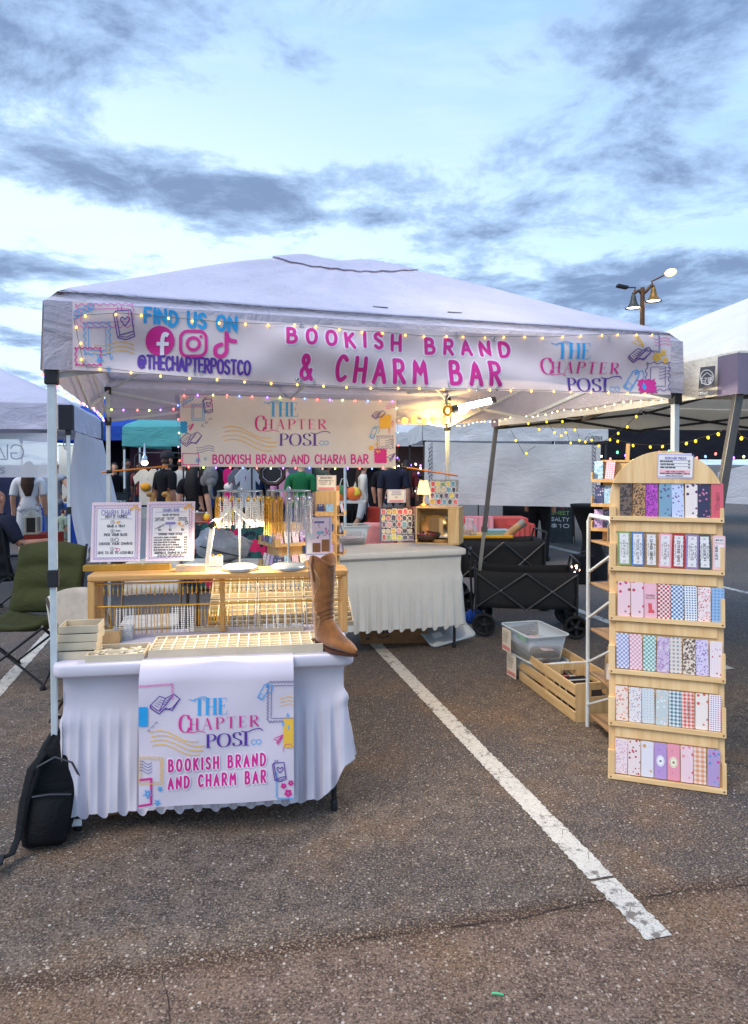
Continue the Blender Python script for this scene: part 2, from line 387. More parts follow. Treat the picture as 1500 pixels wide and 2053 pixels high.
def _clip(poly, x, sg):
    o = []; n = len(poly)
    for i in range(n):
        a, b = poly[i], poly[(i+1)%n]; ia, ib = sg*(a[0]-x) >= 0, sg*(b[0]-x) >= 0
        if ia: o.append(a)
        if ia != ib: t = (x-a[0])/(b[0]-a[0]); o.append((x, a[1]+(b[1]-a[1])*t))
    return o
def circ(x, y, r, n=28, a0=0, a1=360, sx=1.0): return [(x+r*sx*math.cos(R(a0+(a1-a0)*i/n)), y+r*math.sin(R(a0+(a1-a0)*i/n))) for i in range(n+1)]
def ink_mat(name, r, g, b, rough=.5): return mat('ink_'+name, tuple(min(1, x*1.25) for x in lin(r, g, b)[:3]), rough, var=.03)
# ================================================================ surfaces given by a plane in the place
class Surf:
    def __init__(s, O, ax, up=(0,0,1), wr=None):
        s.O, s.ax, s.up = Vector(O), Vector(ax).normalized(), Vector(up).normalized(); s.n = s.ax.cross(s.up).normalized(); s.wr = wr
    def st(s, px, py):
        d = ray(px, py); c = Vector((0,0,HCAM)); t = (s.O-c).dot(s.n)/d.dot(s.n); p = c+d*t-s.O; return p.dot(s.ax), p.dot(s.up)
    def at(s, a, b, lift=0.0): return s.O + s.ax*a + s.up*b + s.n*(lift + (s.wr(a, b) if s.wr else 0))
    def px(s, px, py, lift=0.0): return s.at(*s.st(px, py), lift)
def keep(o, root):                          # built in place: parent without moving
    o.parent = root; o.matrix_parent_inverse = root.matrix_basis.inverted(); return o
def lerp_pts(pts, x):
    for (a, b), (c, d) in zip(pts, pts[1:]):
        if x <= c: return b+(d-b)*(x-a)/(c-a)
    return pts[-1][1]

# ================================================================ ground
_a, _b = G(0, 1985), G(1500, 1768); SM1 = (_b.y-_a.y)/(_b.x-_a.x); SM0 = _a.y - SM1*_a.x
def asphalt():
    m, n, b = pmat('asphalt'); co = n.coord()
    x, y, z = n.sep(co)
    a = n.noise(co, 1.3, 4, .6); a2 = n.noise(co, .35, 3, .5); f = n.noise(co, 64, 2, .75); g = n.noise(co, 120, 1, .6)
    seam = (y - SM0) - x*SM1 - n.noise(n.com(x, 0.0, 0.0), 2.2, 4, .6)*.12 + .06   # beyond this line lies older, darker paving
    old = seam.step(-.03, .03)
    md = n.noise(co, 11, 3, .65)
    near = n.mix(md.step(.3, .7), lin(92, 73, 62), lin(130, 107, 92)); far = n.mix(md.step(.3, .7), lin(74, 67, 61), lin(118, 104, 92))
    c = n.mix(old, near, far)
    c = n.mix(a2.step(.46, .60)*.8*old, c, lin(68, 67, 69)); c = n.mix(a.step(.48, .66)*.65, c, lin(124, 95, 68))  # random patches: charcoal paving, and brown that also puts warm lamplight into the colour
    c = n.mix(y.step(3.6, 7.5)*.85, c, n.mix(a, lin(78, 77, 78), lin(98, 96, 95)))
    dirt = (seam*seam*-420).exp(); c = n.mix(dirt*.9, c, lin(74, 55, 42))
    c = n.mix(f.step(.50, .58)*.60, c, lin(40, 34, 31)); c = n.mix(g.step(.53, .61)*.45, c, lin(176, 150, 124))
    v, vc = n.vor(co, 56, 'F1', ('Distance', 'Color')); r1, r2, r3 = n.sep(vc)
    chip = (v < .30)*(r1 > .88); c = n.mix(chip*.6, c, n.mix(r2, lin(170, 146, 122), lin(232, 222, 208)))
    v2, vd = n.vor(co, 95, 'F1', ('Distance', 'Color')); q1, q2, q3 = n.sep(vd); chip2 = (v2 < .38)*(q1 > .66)
    c = n.mix(chip2*.6, c, n.mix(q2, lin(70, 58, 50), lin(204, 184, 162)))
    n.put(c, b.inputs['Base Color']); b.inputs['Roughness'].default_value = .88; b.inputs['Specular IOR Level'].default_value = .3
    n.put(n.bump(f*.7 + g*.5 - v2*.4, .75, .006), b.inputs['Normal']); return m
ASPH = asphalt()
g = MB(); g.add([(-600,-300,0),(600,-300,0),(600,1500,0),(-600,1500,0)], [(0,1,2,3)])
ground = tag(g.build('ground', ASPH), kind='structure')

def paint():
    m, n, b = pmat('line_paint'); co = n.coord()
    w = (n.noise(co, 26, 5, .7)*.6 + n.noise(co, 6, 4, .6)*.4); cr = n.vor(co, 11, 'DISTANCE_TO_EDGE')
    worn = w.step(.53, .60).max((cr < .016)*n.noise(co, 9, 2).step(.46, .6)).max((n.noise(co, 150, 2, .7)).step(.56, .64)*.7)
    n.put(n.mix(worn*.85, n.mix(n.noise(co, 40, 3), lin(196, 188, 174), lin(226, 220, 208)), lin(98, 86, 76)), b.inputs['Base Color']); b.inputs['Roughness'].default_value = .8
    n.put(n.bump(worn*-1.0, .4, .004), b.inputs['Normal']); return m
PAINT = paint()
def line(p, q, w=.10, name='parking_line'):
    p, q = Vector(p), Vector(q); d = (q-p).normalized(); a = Vector((-d.y, d.x, 0)); L = (q-p).length; k = max(4, int(L/.012)) if L < 12 else int(L/.12)
    l, r = [], []
    for i in range(k+1):
        c = p+d*L*i/k; l.append(c+a*(w/2+rnd(-.005,.005))+Vector((0,0,.004))); r.append(c-a*(w/2+rnd(-.005,.005))+Vector((0,0,.004)))
    m = MB(); m.add(l+r, [(i, k+1+i, k+2+i, i+1) for i in range(k)]); return tag(m.build(name, PAINT), kind='structure')
L1a, L1b = G(1322, 1882), G(762, 1300); L1d = (L1b-L1a).normalized()
line(L1a, L1a+L1d*.33); line(L1a+L1d*.345, L1b+L1d*4.0, .105)
off = Vector((-L1d.y, L1d.x, 0))
p2 = G(15, 1365); line(p2-L1d*1.0, p2+L1d*4.5)
p3 = G(1180, 1232); line(p3-L1d*2.0, p3+L1d*1.6); p3 = G(1490, 1187); line(p3-L1d*2.5, p3+L1d*6)
p3 = G(1150, 1108); line(p3-L1d*.2, p3+L1d*6)

# cracks in the paving: dark jagged grit-filled seams
DIRT = mat('crack_grit', lin(58, 46, 40), .95, var=.3, vs=60, bump=.4, bs=200)
def crack(pts, w, name='pavement_crack'):
    q = []
    for a, b in zip(pts, pts[1:]):
        k = int((b-a).length/.012)+1
        for i in range(k): q.append(a+(b-a)*i/k)
    m = MB(); l, r = [], []; o = 0
    for i, p in enumerate(q):
        o = o*.86+rnd(-.006,.006); ww = w*(.25+abs(math.sin(i*.31)+math.sin(i*.097+1)+rnd(-.5,.5))*.45); l.append((p.x, p.y+o+ww, .0022)); r.append((p.x, p.y+o-ww, .0022))
    k = len(q); m.add(l+r, [(k+i, k+i+1, i+1, i) for i in range(k-1)]); o = m.build(name, DIRT, ground); return o
crack([G(700,1889), G(760,1882), G(850,1868)], .0028); crack([G(905,1860), G(1000,1848), G(1060,1838), G(1160,1815), G(1225,1806), G(1285,1803)], .0036); crack([G(1300,1801), G(1400,1785), G(1560,1762)], .003)
crack([G(340,2053), G(332,1990), G(322,1950)], .004)
# loose grit and pebbles lying on the asphalt
GRIT = mat('grit_stone', lin(140, 124, 108), .85, var=.35, vs=3)
m = MB()
for i in range(900):
    y = 1.15 + 5.2*random.random()**1.5; x = rnd(-.62,.62)*y*1.05; r = rnd(.0016,.0046)*(1.5 if random.random() < .06 else 1)
    c = Vector((x,y,r*.35)); vs = [c+Vector((rnd(.6,1.2)*r*dx, rnd(.6,1.2)*r*dy, rnd(.5,.9)*r*dz)) for dx,dy,dz in ((1,0,0),(-1,0,0),(0,1,0),(0,-1,0),(0,0,1),(0,0,-1))]
    m.add(vs, [(0,2,4),(2,1,4),(1,3,4),(3,0,4),(2,0,5),(1,2,5),(3,1,5),(0,3,5)])
tag(m.build('grit', GRIT), 'small pale stones scattered over the asphalt', 'grit', kind='stuff')
a = G(998, 1996); m = MB(); m.tube([a+Vector((-.017,.004,.004)), a+Vector((0,.0,.006)), a+Vector((.017,-.003,.004))], .0032, 6)
tag(m.build('straw_piece', mat('green_plastic', lin(70, 190, 130), .35)), 'short green plastic scrap lying on the foreground asphalt', 'litter')

# ================================================================ the booth's canopy tent
TH = R(17.3)
TX = Vector((math.cos(TH), math.sin(TH), 0)); TY = Vector((-math.sin(TH), math.cos(TH), 0))
T0 = Vector((-1.400, 2.904, 0)); TW = 3.3
def TP(x, y, z=0.0): return T0 + TX*x + TY*y + Vector((0,0,z))
WHITE_TUBE = mat('white_steel', lin(205, 212, 212), .4, var=.04, vs=20)
BLACKP = mat('black_plastic', (.02,.02,.022), .5, var=.2)
CANOPY = cloth('canopy_white', lin(210, 205, 219), .15, creases=.35)
VALANCE = cloth('valance_white', lin(194, 188, 198), .2, creases=.5)
CHROME = mat('steel_clip', (.6,.6,.6), .25, 1.0, var=0)
def canopy_mesh(size, z_eave, z_peak, seed=0, ridge=.06, flat=.10):
    rg = random.Random(seed); ph = [rg.uniform(0, 6.3) for _ in range(8)]; h = size/2
    def fn(u, v):
        x, y = (u-.5)*2, (v-.5)*2; r = max(abs(x), abs(y)); t = min(abs(x), abs(y))/max(r, 1e-6)
        k = 1-r; z = z_eave + (z_peak-z_eave)*(k*(1-flat)+flat*math.sin(k*math.pi/2))
        if r < .22 and flat > .05: z -= (z_peak-z_eave)*.13*(1-r/.22)**2
        z -= ridge*math.sin(math.pi*min(1, k))*(1-t*t)*.9                    # cloth sags between the ridge poles
        a = math.atan2(y, x)
        z += (.007*math.sin(ph[0]+9*x*k+7*y)*t + .006*math.sin(ph[1]+60*a)*t*t*(1-k) + .004*math.sin(ph[2]+31*a+8*r))*min(1, k*6)*min(1, r*3)
        z -= .04*max(0, (r-.95)/.05)**2                                      # rolls over the eave
        return (h+x*h, h+y*h, z)
    return fn
def ring_grid(mb, fn, n, m):
    """concentric square rings, so that the four ridges run along mesh edges"""
    rs = [1-(1-i/n)**1.0 for i in range(n+1)]; rs = rs[:-1]+[.97, 1.0]
    per = []
    for a, b in (((-1,-1),(1,-1)), ((1,-1),(1,1)), ((1,1),(-1,1)), ((-1,1),(-1,-1))): per += [(a[0]+(b[0]-a[0])*i/m, a[1]+(b[1]-a[1])*i/m) for i in range(m)]
    k = len(per); vs = [fn(.5, .5)] + [fn(.5+x*r/2, .5+y*r/2) for r in rs[1:] for x, y in per]
    fs = [(0, 1+i, 1+(i+1)%k) for i in range(k)]
    for r in range(len(rs)-2): fs += [(1+r*k+i, 1+(r+1)*k+i, 1+(r+1)*k+(i+1)%k, 1+r*k+(i+1)%k) for i in range(k)]
    mb.add(vs, fs, True)
def tent(name, label, root_p, rz, size, z_eave, z_bot, z_peak, m_roof, m_val, m_leg, legs=True, corner=None, truss=True, seed=0, group=None, nu=40, ridge=.06, leg_w=.034, brace=None, rag=1.0, flat=.02, cw=.10):
    t = thing(name, label, 'tent', root_p, rz, group)
    m = MB(); ring_grid(m, canopy_mesh(size, z_eave, z_peak, seed, ridge, flat), nu//2, nu//2); m.build('canopy', m_roof, t)
    rg = random.Random(seed+5)
    for k, (p, q) in enumerate((((0,0),(1,0)), ((1,0),(1,1)), ((1,1),(0,1)), ((0,1),(0,0)))):
        p, q = Vector((p[0]*size, p[1]*size, 0)), Vector((q[0]*size, q[1]*size, 0)); d = (q-p).normalized(); nn = Vector((d.y, -d.x, 0)); a, b, c = rg.uniform(0,6), rg.uniform(0,6), rg.uniform(0,6)
        def fn(u, v):
            s = u*size; e = min(u, 1-u); w = (.008*math.sin(s*5+v*4+a)+.006*math.sin(s*11-v*7+b)+.004*math.sin(s*23+v*10+c))*min(1, e*12)*v*rag
            return p + d*s + nn*(w+.004+.012*v) + Vector((0,0,z_eave-.035-(z_eave-.035-z_bot)*v - .012*rag*v*math.sin(math.pi*u)))
        mm = MB(); mm.grid(fn, 48, 8); mm.build('valance', m_val, t)
    if corner:
        for (x, y) in ((0,0),(size,0),(size,size),(0,size)):
            mm = MB(); w = cw; o = .022; sx, sy = (-1 if x == 0 else 1), (-1 if y == 0 else 1)
            mm.box(min(x+sx*o, x-sx*w), max(x+sx*o, x-sx*w), min(y+sy*o, y+sy*(o-.004)), max(y+sy*o, y+sy*(o-.004)), z_bot-.006, z_eave-.05)
            mm.box(min(x+sx*o, x+sx*(o-.004)), max(x+sx*o, x+sx*(o-.004)), min(y+sy*(o-.005), y-sy*w), max(y+sy*(o-.005), y-sy*w), z_bot-.006, z_eave-.05)
            mm.build('corner_patch', corner, t)
    if legs:
        for (x, y) in ((0,0),(size,0),(size,size),(0,size)):
            i, j = (1 if x == 0 else -1)*.025, (1 if y == 0 else -1)*.025
            mm = MB(); mm.box(x+i-leg_w/2, x+i+leg_w/2, y+j-leg_w/2, y+j+leg_w/2, 1.08, z_eave-.10)
            w2 = leg_w/2-.004; mm.box(x+i-w2, x+i+w2, y+j-w2, y+j+w2, .012, 1.10)
            lg = mm.build('leg', m_leg, t, bevel=.003)
            mm = MB(); mm.box(x+i-.045, x+i+.045, y+j-.045, y+j+.045, 0, .012); mm.build('foot_plate', m_leg, lg)
            mm = MB(); w3 = leg_w/2+.006; mm.box(x+i-w3, x+i+w3, y+j-w3, y+j+w3, 1.07, 1.145); mm.build('leg_collar', BLACKP, lg, bevel=.004)
            for z0, z1 in ((z_bot-.06, z_bot+.01), (z_eave-.115, z_eave-.05)):
                mm = MB(); mm.box(x+i-w3-.004, x+i+w3+.004, y+j-w3-.004, y+j+w3+.004, z0, z1); mm.build('corner_bracket', BLACKP, lg, bevel=.005)
    if truss:
        zb, zt = z_bot-.02, z_eave-.09; s = size; bm_ = brace or m_leg
        for (p, q) in (((0,0),(1,0)), ((1,0),(1,1)), ((1,1),(0,1)), ((0,1),(0,0))):
            P = lambda k, z: (s*(p[0]+(q[0]-p[0])*k)+(.03 if p[0]==q[0]==0 else -.03 if p[0]==q[0] else 0), s*(p[1]+(q[1]-p[1])*k)+(.03 if p[1]==q[1]==0 else -.03 if p[1]==q[1] else 0), z)
            for a, b, c, d in ((.01, zb, .5, zt), (.01, zt, .5, zb), (.99, zb, .5, zt-.02), (.99, zt, .5, zb-.02)):
                mm = MB(); mm.bar(P(a, b), P(c, d), .012, .024); mm.build('truss_bar', bm_, t)
        for (x, y) in ((.5,.02),(.98,.5),(.5,.98),(.02,.5)):
            mm = MB(); mm.bar((x*s, y*s, zt-.02), (.5*s+(x-.5)*.04, .5*s+(y-.5)*.04, zt+.12), .012, .022); mm.build('truss_bar', bm_, t)
        for (x, y) in ((.02,.02),(.98,.02),(.98,.98),(.02,.98)):
            mm = MB(); mm.bar((x*s, y*s, z_eave-.07), (.5*s, .5*s, z_peak-.08), .012, .02); mm.build('roof_pole', bm_, t)
        mm = MB(); mm.tube([(s/2, s/2, zt-.05), (s/2, s/2, z_peak-.09)], .016, 8); mm.lathe([(.05,0),(.05,.02),(.02,.05)], (s/2, s/2, z_peak-.10), 12); mm.build('centre_pole', bm_, t)
    return t
booth = tent('canopy_tent', 'white pop-up canopy over the bookish charm bar booth with long front banner', T0, TH, TW, 2.33, 2.0, 3.13, CANOPY, VALANCE, WHITE_TUBE, seed=4, nu=72, rag=.3, flat=.10)
# loose crown cap of the roof: a second small sheet over the peak with two lifted tabs
def cap(u, v):
    x, y = (u-.5)*2, (v-.5)*2; r = max(abs(x), abs(y)); p = canopy_mesh(TW, 2.33, 3.13, 4)(.5+x*.15, .5+y*.15)
    return (p[0], p[1], p[2]+.014+.012*(1-r)+.002*math.sin(9*x+3*y)*r+(.008 if (u < .05 and v > .9) or (u > .95 and v > .6) else 0))
m = MB(); m.grid(cap, 26, 26); m.build('roof_cap', CANOPY, booth)
for x, y in ((1.15, 2.14), (2.16, 1.92)):
    m = MB(); m.box(x-.012, x+.012, y-.008, y+.008, 2.95, 3.08); m.build('cap_tab', mat('grey_strap', lin(120,118,122), .7), booth)
for k in range(2):
    m = MB(); a = .9+.42*k; m.bar((a+.62, .2, 2.412), (a+.70, .2, 2.412), .03, .004); m.build('roof_mark', mat('grey_strap'), booth)

# ================================================================ prints
PINK, PURP, BLUE, YEL = ink_mat('pink', 205, 42, 132), ink_mat('purple', 84, 46, 140), ink_mat('blue', 42, 152, 208), ink_mat('yellow', 224, 176, 62)
DPUR, LPINK, GREYI, HALO = ink_mat('dark_purple', 70, 50, 110), ink_mat('rose', 214, 104, 166), ink_mat('slate', 104, 100, 140), ink_mat('halo', 226, 212, 218)
SER = {'T':(.60,'l .3,0 .3,1|t 0,1 .6,1|t .16,0 .44,0|t .01,1 -.01,.82|t .59,1 .61,.82'),'H':(.72,'l .14,0 .14,1|l .58,0 .58,1|t .14,.5 .58,.5|t 0,0 .28,0|t 0,1 .28,1|t .44,0 .72,0|t .44,1 .72,1'),
'E':(.56,'l .14,0 .14,1|t 0,1 .5,1|t .14,.52 .4,.52|t 0,0 .54,0|t .5,1 .52,.8|t .54,0 .57,.22|t .4,.62 .4,.42'),'C':(.7,'c .68,.74 .58,.94 .38,1 .14,.84 .06,.5 .14,.16 .38,0 .6,.06 .7,.26|t .68,.74 .68,1'),
'A':(.72,'t .08,0 .36,1|l .36,1 .36,1|k .36,1 .62,0|t .18,.36 .5,.36|t 0,0 .2,0|t .5,0 .74,0'),'P':(.6,'l .14,0 .14,1|c .14,1 .42,.98 .58,.76 .42,.52 .14,.5|t 0,0 .3,0|t 0,1 .14,1'),
'R':(.7,'l .14,0 .14,1|c .14,1 .42,.98 .56,.76 .42,.54 .14,.52|k .3,.52 .62,.02|t .6,0 .74,.06|t 0,0 .28,0|t 0,1 .14,1'),'O':(.82,'c .41,1 .16,.88 .06,.5 .16,.12 .41,0 .66,.12 .76,.5 .66,.88 .41,1'),
'S':(.58,'c .5,.78 .42,.97 .26,1 .1,.88 .12,.66 .3,.52 .5,.36 .5,.12 .3,0 .12,.05 .06,.24')}
def serif(ink, T, s, x, y, h, m, gap=.1, bold=.17, wx=1.0):
    for ch in s:
        w, d = SER[ch]
        for q in d.split('|'):
            pts = [tuple(float(a) for a in k.split(',')) for k in q[2:].split()]
            if q[0] == 'c': pts = _cr(pts, 8)
            pp = [T(x+a*h*wx, y+b*h) for a, b in pts]; sc = abs(T(1,0)[0]-T(0,0)[0])*h
            cal = (lambda dx, dy: sc*.028) if q[0] == 't' else (lambda dx, dy: sc*(.03+(bold-.03)*abs(dy)**1.6)) if q[0] in 'lc' else (lambda dx, dy: sc*bold*.9)
            ink.stroke(pp, 1, m, calli=cal)
        x += (w+gap)*h*wx
    return x
def logo(ink, T, co=True):
    """two-colour stacked serif wordmark; unit: 100 = one letter and a half"""
    sc = abs(T(1,0)[0]-T(0,0)[0])
    serif(ink, T, 'THE', -.58*2.5-.02, .46, .88, BLUE, .04, .17, 1.06)
    ink.stroke([T(*p) for p in _cr([(-1.78,1.36),(-1.5,1.28),(-1.25,1.4),(-.9,1.44),(-.6,1.3)], 8)], sc*.04, BLUE, cap=False)
    serif(ink, T, 'C', -2.32, -.44, .94, PINK, .0, .15, .9); ink.stroke([T(*p) for p in _cr([(-1.9,-.42),(-1.5,-.46),(-1.15,-.4),(-.85,-.5)], 8)], sc*.04, PINK, cap=False)
    serif(ink, T, 'HAPTER', -1.76, -.34, .62, PINK, .22, .17, 1.26)
    x = serif(ink, T, 'POS', -.82, -1.36, .74, PURP, .08, .19, 1.26)
    ink.stroke([T(x+.14, -1.36), T(x+.14, -.6)], 1, PURP, calli=lambda dx, dy: sc*.15); ink.stroke([T(x-.04,-1.36), T(x+.32,-1.36)], sc*.03, PURP, cap=False)
    ink.stroke([T(*p) for p in _cr([(1.15,-.56),(1.5,-.62),(1.85,-.5),(2.2,-.48),(2.36,-.6)], 8)], sc*.05, PURP, cap=False)
    for cx in (1.84, 2.12): ink.stroke([T(*p) for p in (circ(cx,-1.2,.13,16,40,320) if cx < 2 else circ(cx,-1.2,.13,18))], sc*.035, BLUE, cap=False)
def zig(a, b, n, k):
    out = []
    for i in range(n*4+1):
        t = i/(n*4); ph = (0, 1, 1, 0)[i % 4]; dx, dy = b[0]-a[0], b[1]-a[1]; l = math.hypot(dx, dy); out.append((a[0]+dx*t-dy/l*k*ph, a[1]+dy*t+dx/l*k*ph))
    return out
def stamp(ink, T, x0, y0, x1, y1, w, m, inner=True, fill=None, tooth=.09):
    c = [(x0,y0),(x1,y0),(x1,y1),(x0,y1)]; k = min(abs(x1-x0), abs(y1-y0))
    per = []
    for a, b in zip(c, c[1:]+c[:1]): per += zig(a, b, max(3, int(math.hypot(b[0]-a[0], b[1]-a[1])/(tooth*2.0))), tooth*.5)
    if fill: ink.fill([T(*p) for p in per[:-1]], fill)
    else: ink.stroke([T(*p) for p in per], w, m, cap=False)
    if inner and not fill:
        e = tooth*1.5; ink.stroke([T(*p) for p in ((x0+e,y0+e),(x1-e,y0+e),(x1-e,y1-e),(x0+e,y1-e),(x0+e,y0+e))], w*.8, m, cap=False)
def book(ink, T, x, y, k, w, m):
    P = lambda *q: [T(x+a*k, y+b*k) for a, b in q]
    ink.stroke(P((-.4,.55),(.38,.62),(.52,-.42),(-.2,-.6),(-.4,.55)), w, m); ink.stroke(P((-.4,.55),(-.5,.42),(-.32,-.72),(-.2,-.6)), w, m)
    ink.stroke(P((-.32,-.72),(.1,-.82),(.56,-.66),(.52,-.42)), w, m); ink.stroke(P((-.2,-.66),(.15,-.7),(.5,-.54)), w*.7, m); ink.stroke(P((-.3,.55),(-.3,.78),(-.2,.68),(-.1,.8),(-.1,.58)), w*.8, m)
    ink.stroke(P(*_cr([(.08,-.18),(-.14,.12),(-.06,.26),(.08,.14),(.22,.26),(.32,.12),(.08,-.18)], 4)), w, m)
def open_book(ink, T, x, y, k, w, m):
    P = lambda *q: [T(x+a*k, y+b*k) for a, b in q]
    ink.stroke(P((-1,-.1),(-.4,.5),(0,.35),(.55,.62),(.0,-.12),(-.42,-.5),(-1,-.1)), w, m); ink.stroke(P((-.42,-.5),(0,.35)), w, m); ink.stroke(P((0,.35),(-.0,.35)), w, m)
    ink.stroke(P((.55,.62),(.95,.3),(.45,-.3),(-.1,-.4)), w, m); ink.stroke(P((-1,-.1),(-1,-.28),(-.42,-.68),(.0,-.3),(.45,-.45),(.95,.3)), w*1.3, m)
    for i in range(4): ink.stroke(P((-.72+.12*i,-.08+.11*i),(-.46+.12*i,-.22+.13*i)), w*.6, m); ink.stroke(P((-.16+.11*i,-.08+.13*i),(.08+.1*i,.0+.14*i)), w*.6, m)
def star(ink, T, x, y, r, w, m):
    p = [(x+r*math.cos(R(90+144*i)), y+r*math.sin(R(90+144*i))) for i in range(6)]; ink.stroke([T(*q) for q in p], w, m, cap=False)
def waves(ink, T, x0, x1, y, amp, dy, n, w, m):
    for i in range(n): ink.stroke([T(x0+(x1-x0)*t/24+.04*i, y-dy*i+amp*math.sin(t/24*6.0+.6)) for t in range(25)], w, m, cap=False)
def flower(ink, T, x, y, r, m):
    for i in range(5): a = R(72*i+20); ink.fill([T(*p) for p in circ(x+r*.6*math.cos(a), y+r*.6*math.sin(a), r*.42, 8)[:-1]], m)
def plane_(ink, T, x, y, k, w, m):
    P = lambda *q: [T(x+a*k, y+b*k) for a, b in q]
    ink.stroke(P((.6,.6),(-.6,.1),(-.1,-.1),(.6,.6),(.0,-.6),(-.1,-.1)), w, m); ink.stroke(P((-.1,-.1),(-.2,-.5),(.6,.6)), w, m)
def btag(ink, T, x, y, k, ang, w, m):
    c, s = math.cos(ang), math.sin(ang); P = lambda *q: [T(x+(a*c-b*s)*k, y+(a*s+b*c)*k) for a, b in q]
    ink.stroke(P((-.28,-.8),(.28,-.8),(.28,.6),(.12,.82),(-.12,.82),(-.28,.6),(-.28,-.8)), w, m); ink.stroke(P(*circ(0,.6,.09,8)), w*.7, m, cap=False); ink.stroke(P((-.18,-.7),(.18,-.7),(.18,-.3),(-.18,-.3),(-.18,-.7)), w*.6, m)
    ink.stroke(P(*_cr([(0,.62),(.3,1.0),(.62,.7),(.6,.1)], 5)), w*.8, m)
def coil(ink, T, x0, y0, x1, y1, n, r, w, m):
    ink.stroke([T(x0+(x1-x0)*t/(n*10)+r*math.sin(t*.628), y0+(y1-y0)*t/(n*10)+r*math.cos(t*.628)) for t in range(n*10+1)], w, m, cap=False)

# ---------------------------------------------------------------- front banner, tied over the valance
BTOP = [(150,611),(340,634),(540,652),(790,665),(1040,676),(1325,678)]; BBOT = [(150,746),(360,758),(540,772),(790,783),(1040,788),(1325,794)]
def wr_front(s, z):
    e = min(1, min(s-.1, 3.2-s)*4) if .1 < s < 3.2 else 0
    return .078 + max(0,e)*(.014*math.sin(2.6*s+17*z) + .014*math.sin(4.7*s-14*z+1) + .007*math.sin(9*s+27*z+2) + .004*math.sin(17*s-19*z))
SF = Surf(TP(0,0,0), TX, wr=wr_front)
fb = thing('front_banner', 'long pale vinyl banner with pink lettering and social icons tied across the front eave', 'banner', TP(1.5,-.03,1.95), TH)
def fbp(u, v):
    px = 150+1175*u; return SF.px(px, lerp_pts(BTOP, px)*(1-v)+lerp_pts(BBOT, px)*v)
VINYL = cloth('banner_vinyl', lin(234, 216, 214), .10, rough=.36, var=.03, bump=.05)
m = MB(); m.grid(fbp, 300, 44); keep(m.build('sheet', VINYL), fb)
def ink_on(surf, step=6, lift=.0035): return Ink(lambda x, y, l: surf.px(x, y, l), lift, step)
def done(ink, name, root):
    for o in ink.build(name, None): keep(o, root)
def slant(s, x0, y0, x1, y1, h, gap=.22, jit=0.0, seed=1):
    """line of capitals whose baseline runs from (x0,y0) to (x1,y1) in photo pixels"""
    k = (y1-y0)/(x1-x0); return [[(a, y0+(a-x0)*k-b) for a, b in p] for p in text_fit(s, x0, x1, 0, h, gap, jit, seed)]
def print_words(surf, s_, q, seed, root, w, m, lift=0.0, name='word', step=6):
    """each printed word is a part of its own"""
    ps = slant(s_, *q, seed=seed); k = 0
    for word in s_.split(' '):
        cnt = sum(len(FONT[c][1]) for c in word); ik = ink_on(surf, step); ik.lines(ps[k:k+cnt], w, m, lift=lift); done(ik, name, root); k += cnt
print_words(SF, 'FIND US ON', (292, 653, 470, 671, 27, .3, .05), 3, fb, 6.4, BLUE)
ik = ink_on(SF); ik.lines(slant('@THECHAPTERPOSTCO', 278, 741, 496, 756, 26, .22, .02), 4.6, PURP); done(ik, 'lettering', fb)
for s_, q, sd_ in (('BOOKISH BRAND', (569, 694, 1009, 720, 28, .72, .07), 5), ('& CHARM BAR', (598, 762, 984, 777, 44, .62, .03), 7)):
    print_words(SF, s_, q, sd_, fb, 13, HALO, -.0020, 'word_halo'); print_words(SF, s_, q, sd_, fb, 6.6 if q[4] < 40 else 7.8, PINK)
ik = ink_on(SF); logo(ik, lambda x, y: (1150+x*35, 740+x*.6-y*34)); done(ik, 'wordmark', fb)
# three round social icons
ik = ink_on(SF, 5); ik.fill(circ(321, 689, 28.5, 40)[:-1], PINK); done(ik, 'icon', fb)
WV = ink_mat('paper_white', 232, 222, 226)
ik = ink_on(SF, 4, .0060); ik.stroke(_cr([(337,679),(330,676),(326,684),(325,700),(325,716)], 4), 8, WV, cap=False); ik.stroke([(314,694),(338,695)], 7, WV, cap=False); done(ik, 'icon_letter', fb)
ik = ink_on(SF, 4); p = [(x, y) for x, y in rrect(361, 411, 670, 719, 14, 5)]; ik.stroke(p+p[:1], 6, PINK, cap=False); ik.stroke(circ(386, 695, 12, 24), 6, PINK, cap=False); ik.fill(circ(401,681,3.2,10)[:-1], PINK); done(ik, 'icon', fb)
ik = ink_on(SF, 4); ik.stroke(_cr([(441,696),(430,702),(430,716),(441,720),(450,712),(451,698),(451,674)], 6), 8, PINK); ik.stroke(_cr([(451,676),(456,687),(468,690)], 5), 8, PINK); done(ik, 'icon', fb)
ik = ink_on(SF, 5); T = lambda x, y: (x, y); w = 1.6
stamp(ik, T, 156, 618, 270, 664, w, LPINK, True, tooth=7); ik.lines([], 1, PINK)
stamp(ik, T, 172, 654, 224, 716, w, BLUE, True, tooth=6); stamp(ik, T, 155, 702, 206, 738, 2.2, PINK, False, tooth=5)
coil(ik, T, 152, 640, 192, 622, 4, 7, 1.6, BLUE); book(ik, lambda x, y: (x, 2*655-y), 250, 655, 38, 1.8, PURP)
waves(ik, T, 192, 270, 694, 4, -8, 3, 1.4, YEL); star(ik, T, 203, 726, 8, 1.5, BLUE); star(ik, T, 225, 721, 5, 1.3, BLUE); star(ik, T, 220, 744, 6, 1.3, BLUE); done(ik, 'doodle', fb)
ik = ink_on(SF, 5)
stamp(ik, T, 1280, 730, 1324, 786, w, GREYI, True, tooth=6); ik.stroke(zig((1301,676),(1301,712),5,3)+zig((1301,712),(1268,710),5,3), w, GREYI, cap=False)
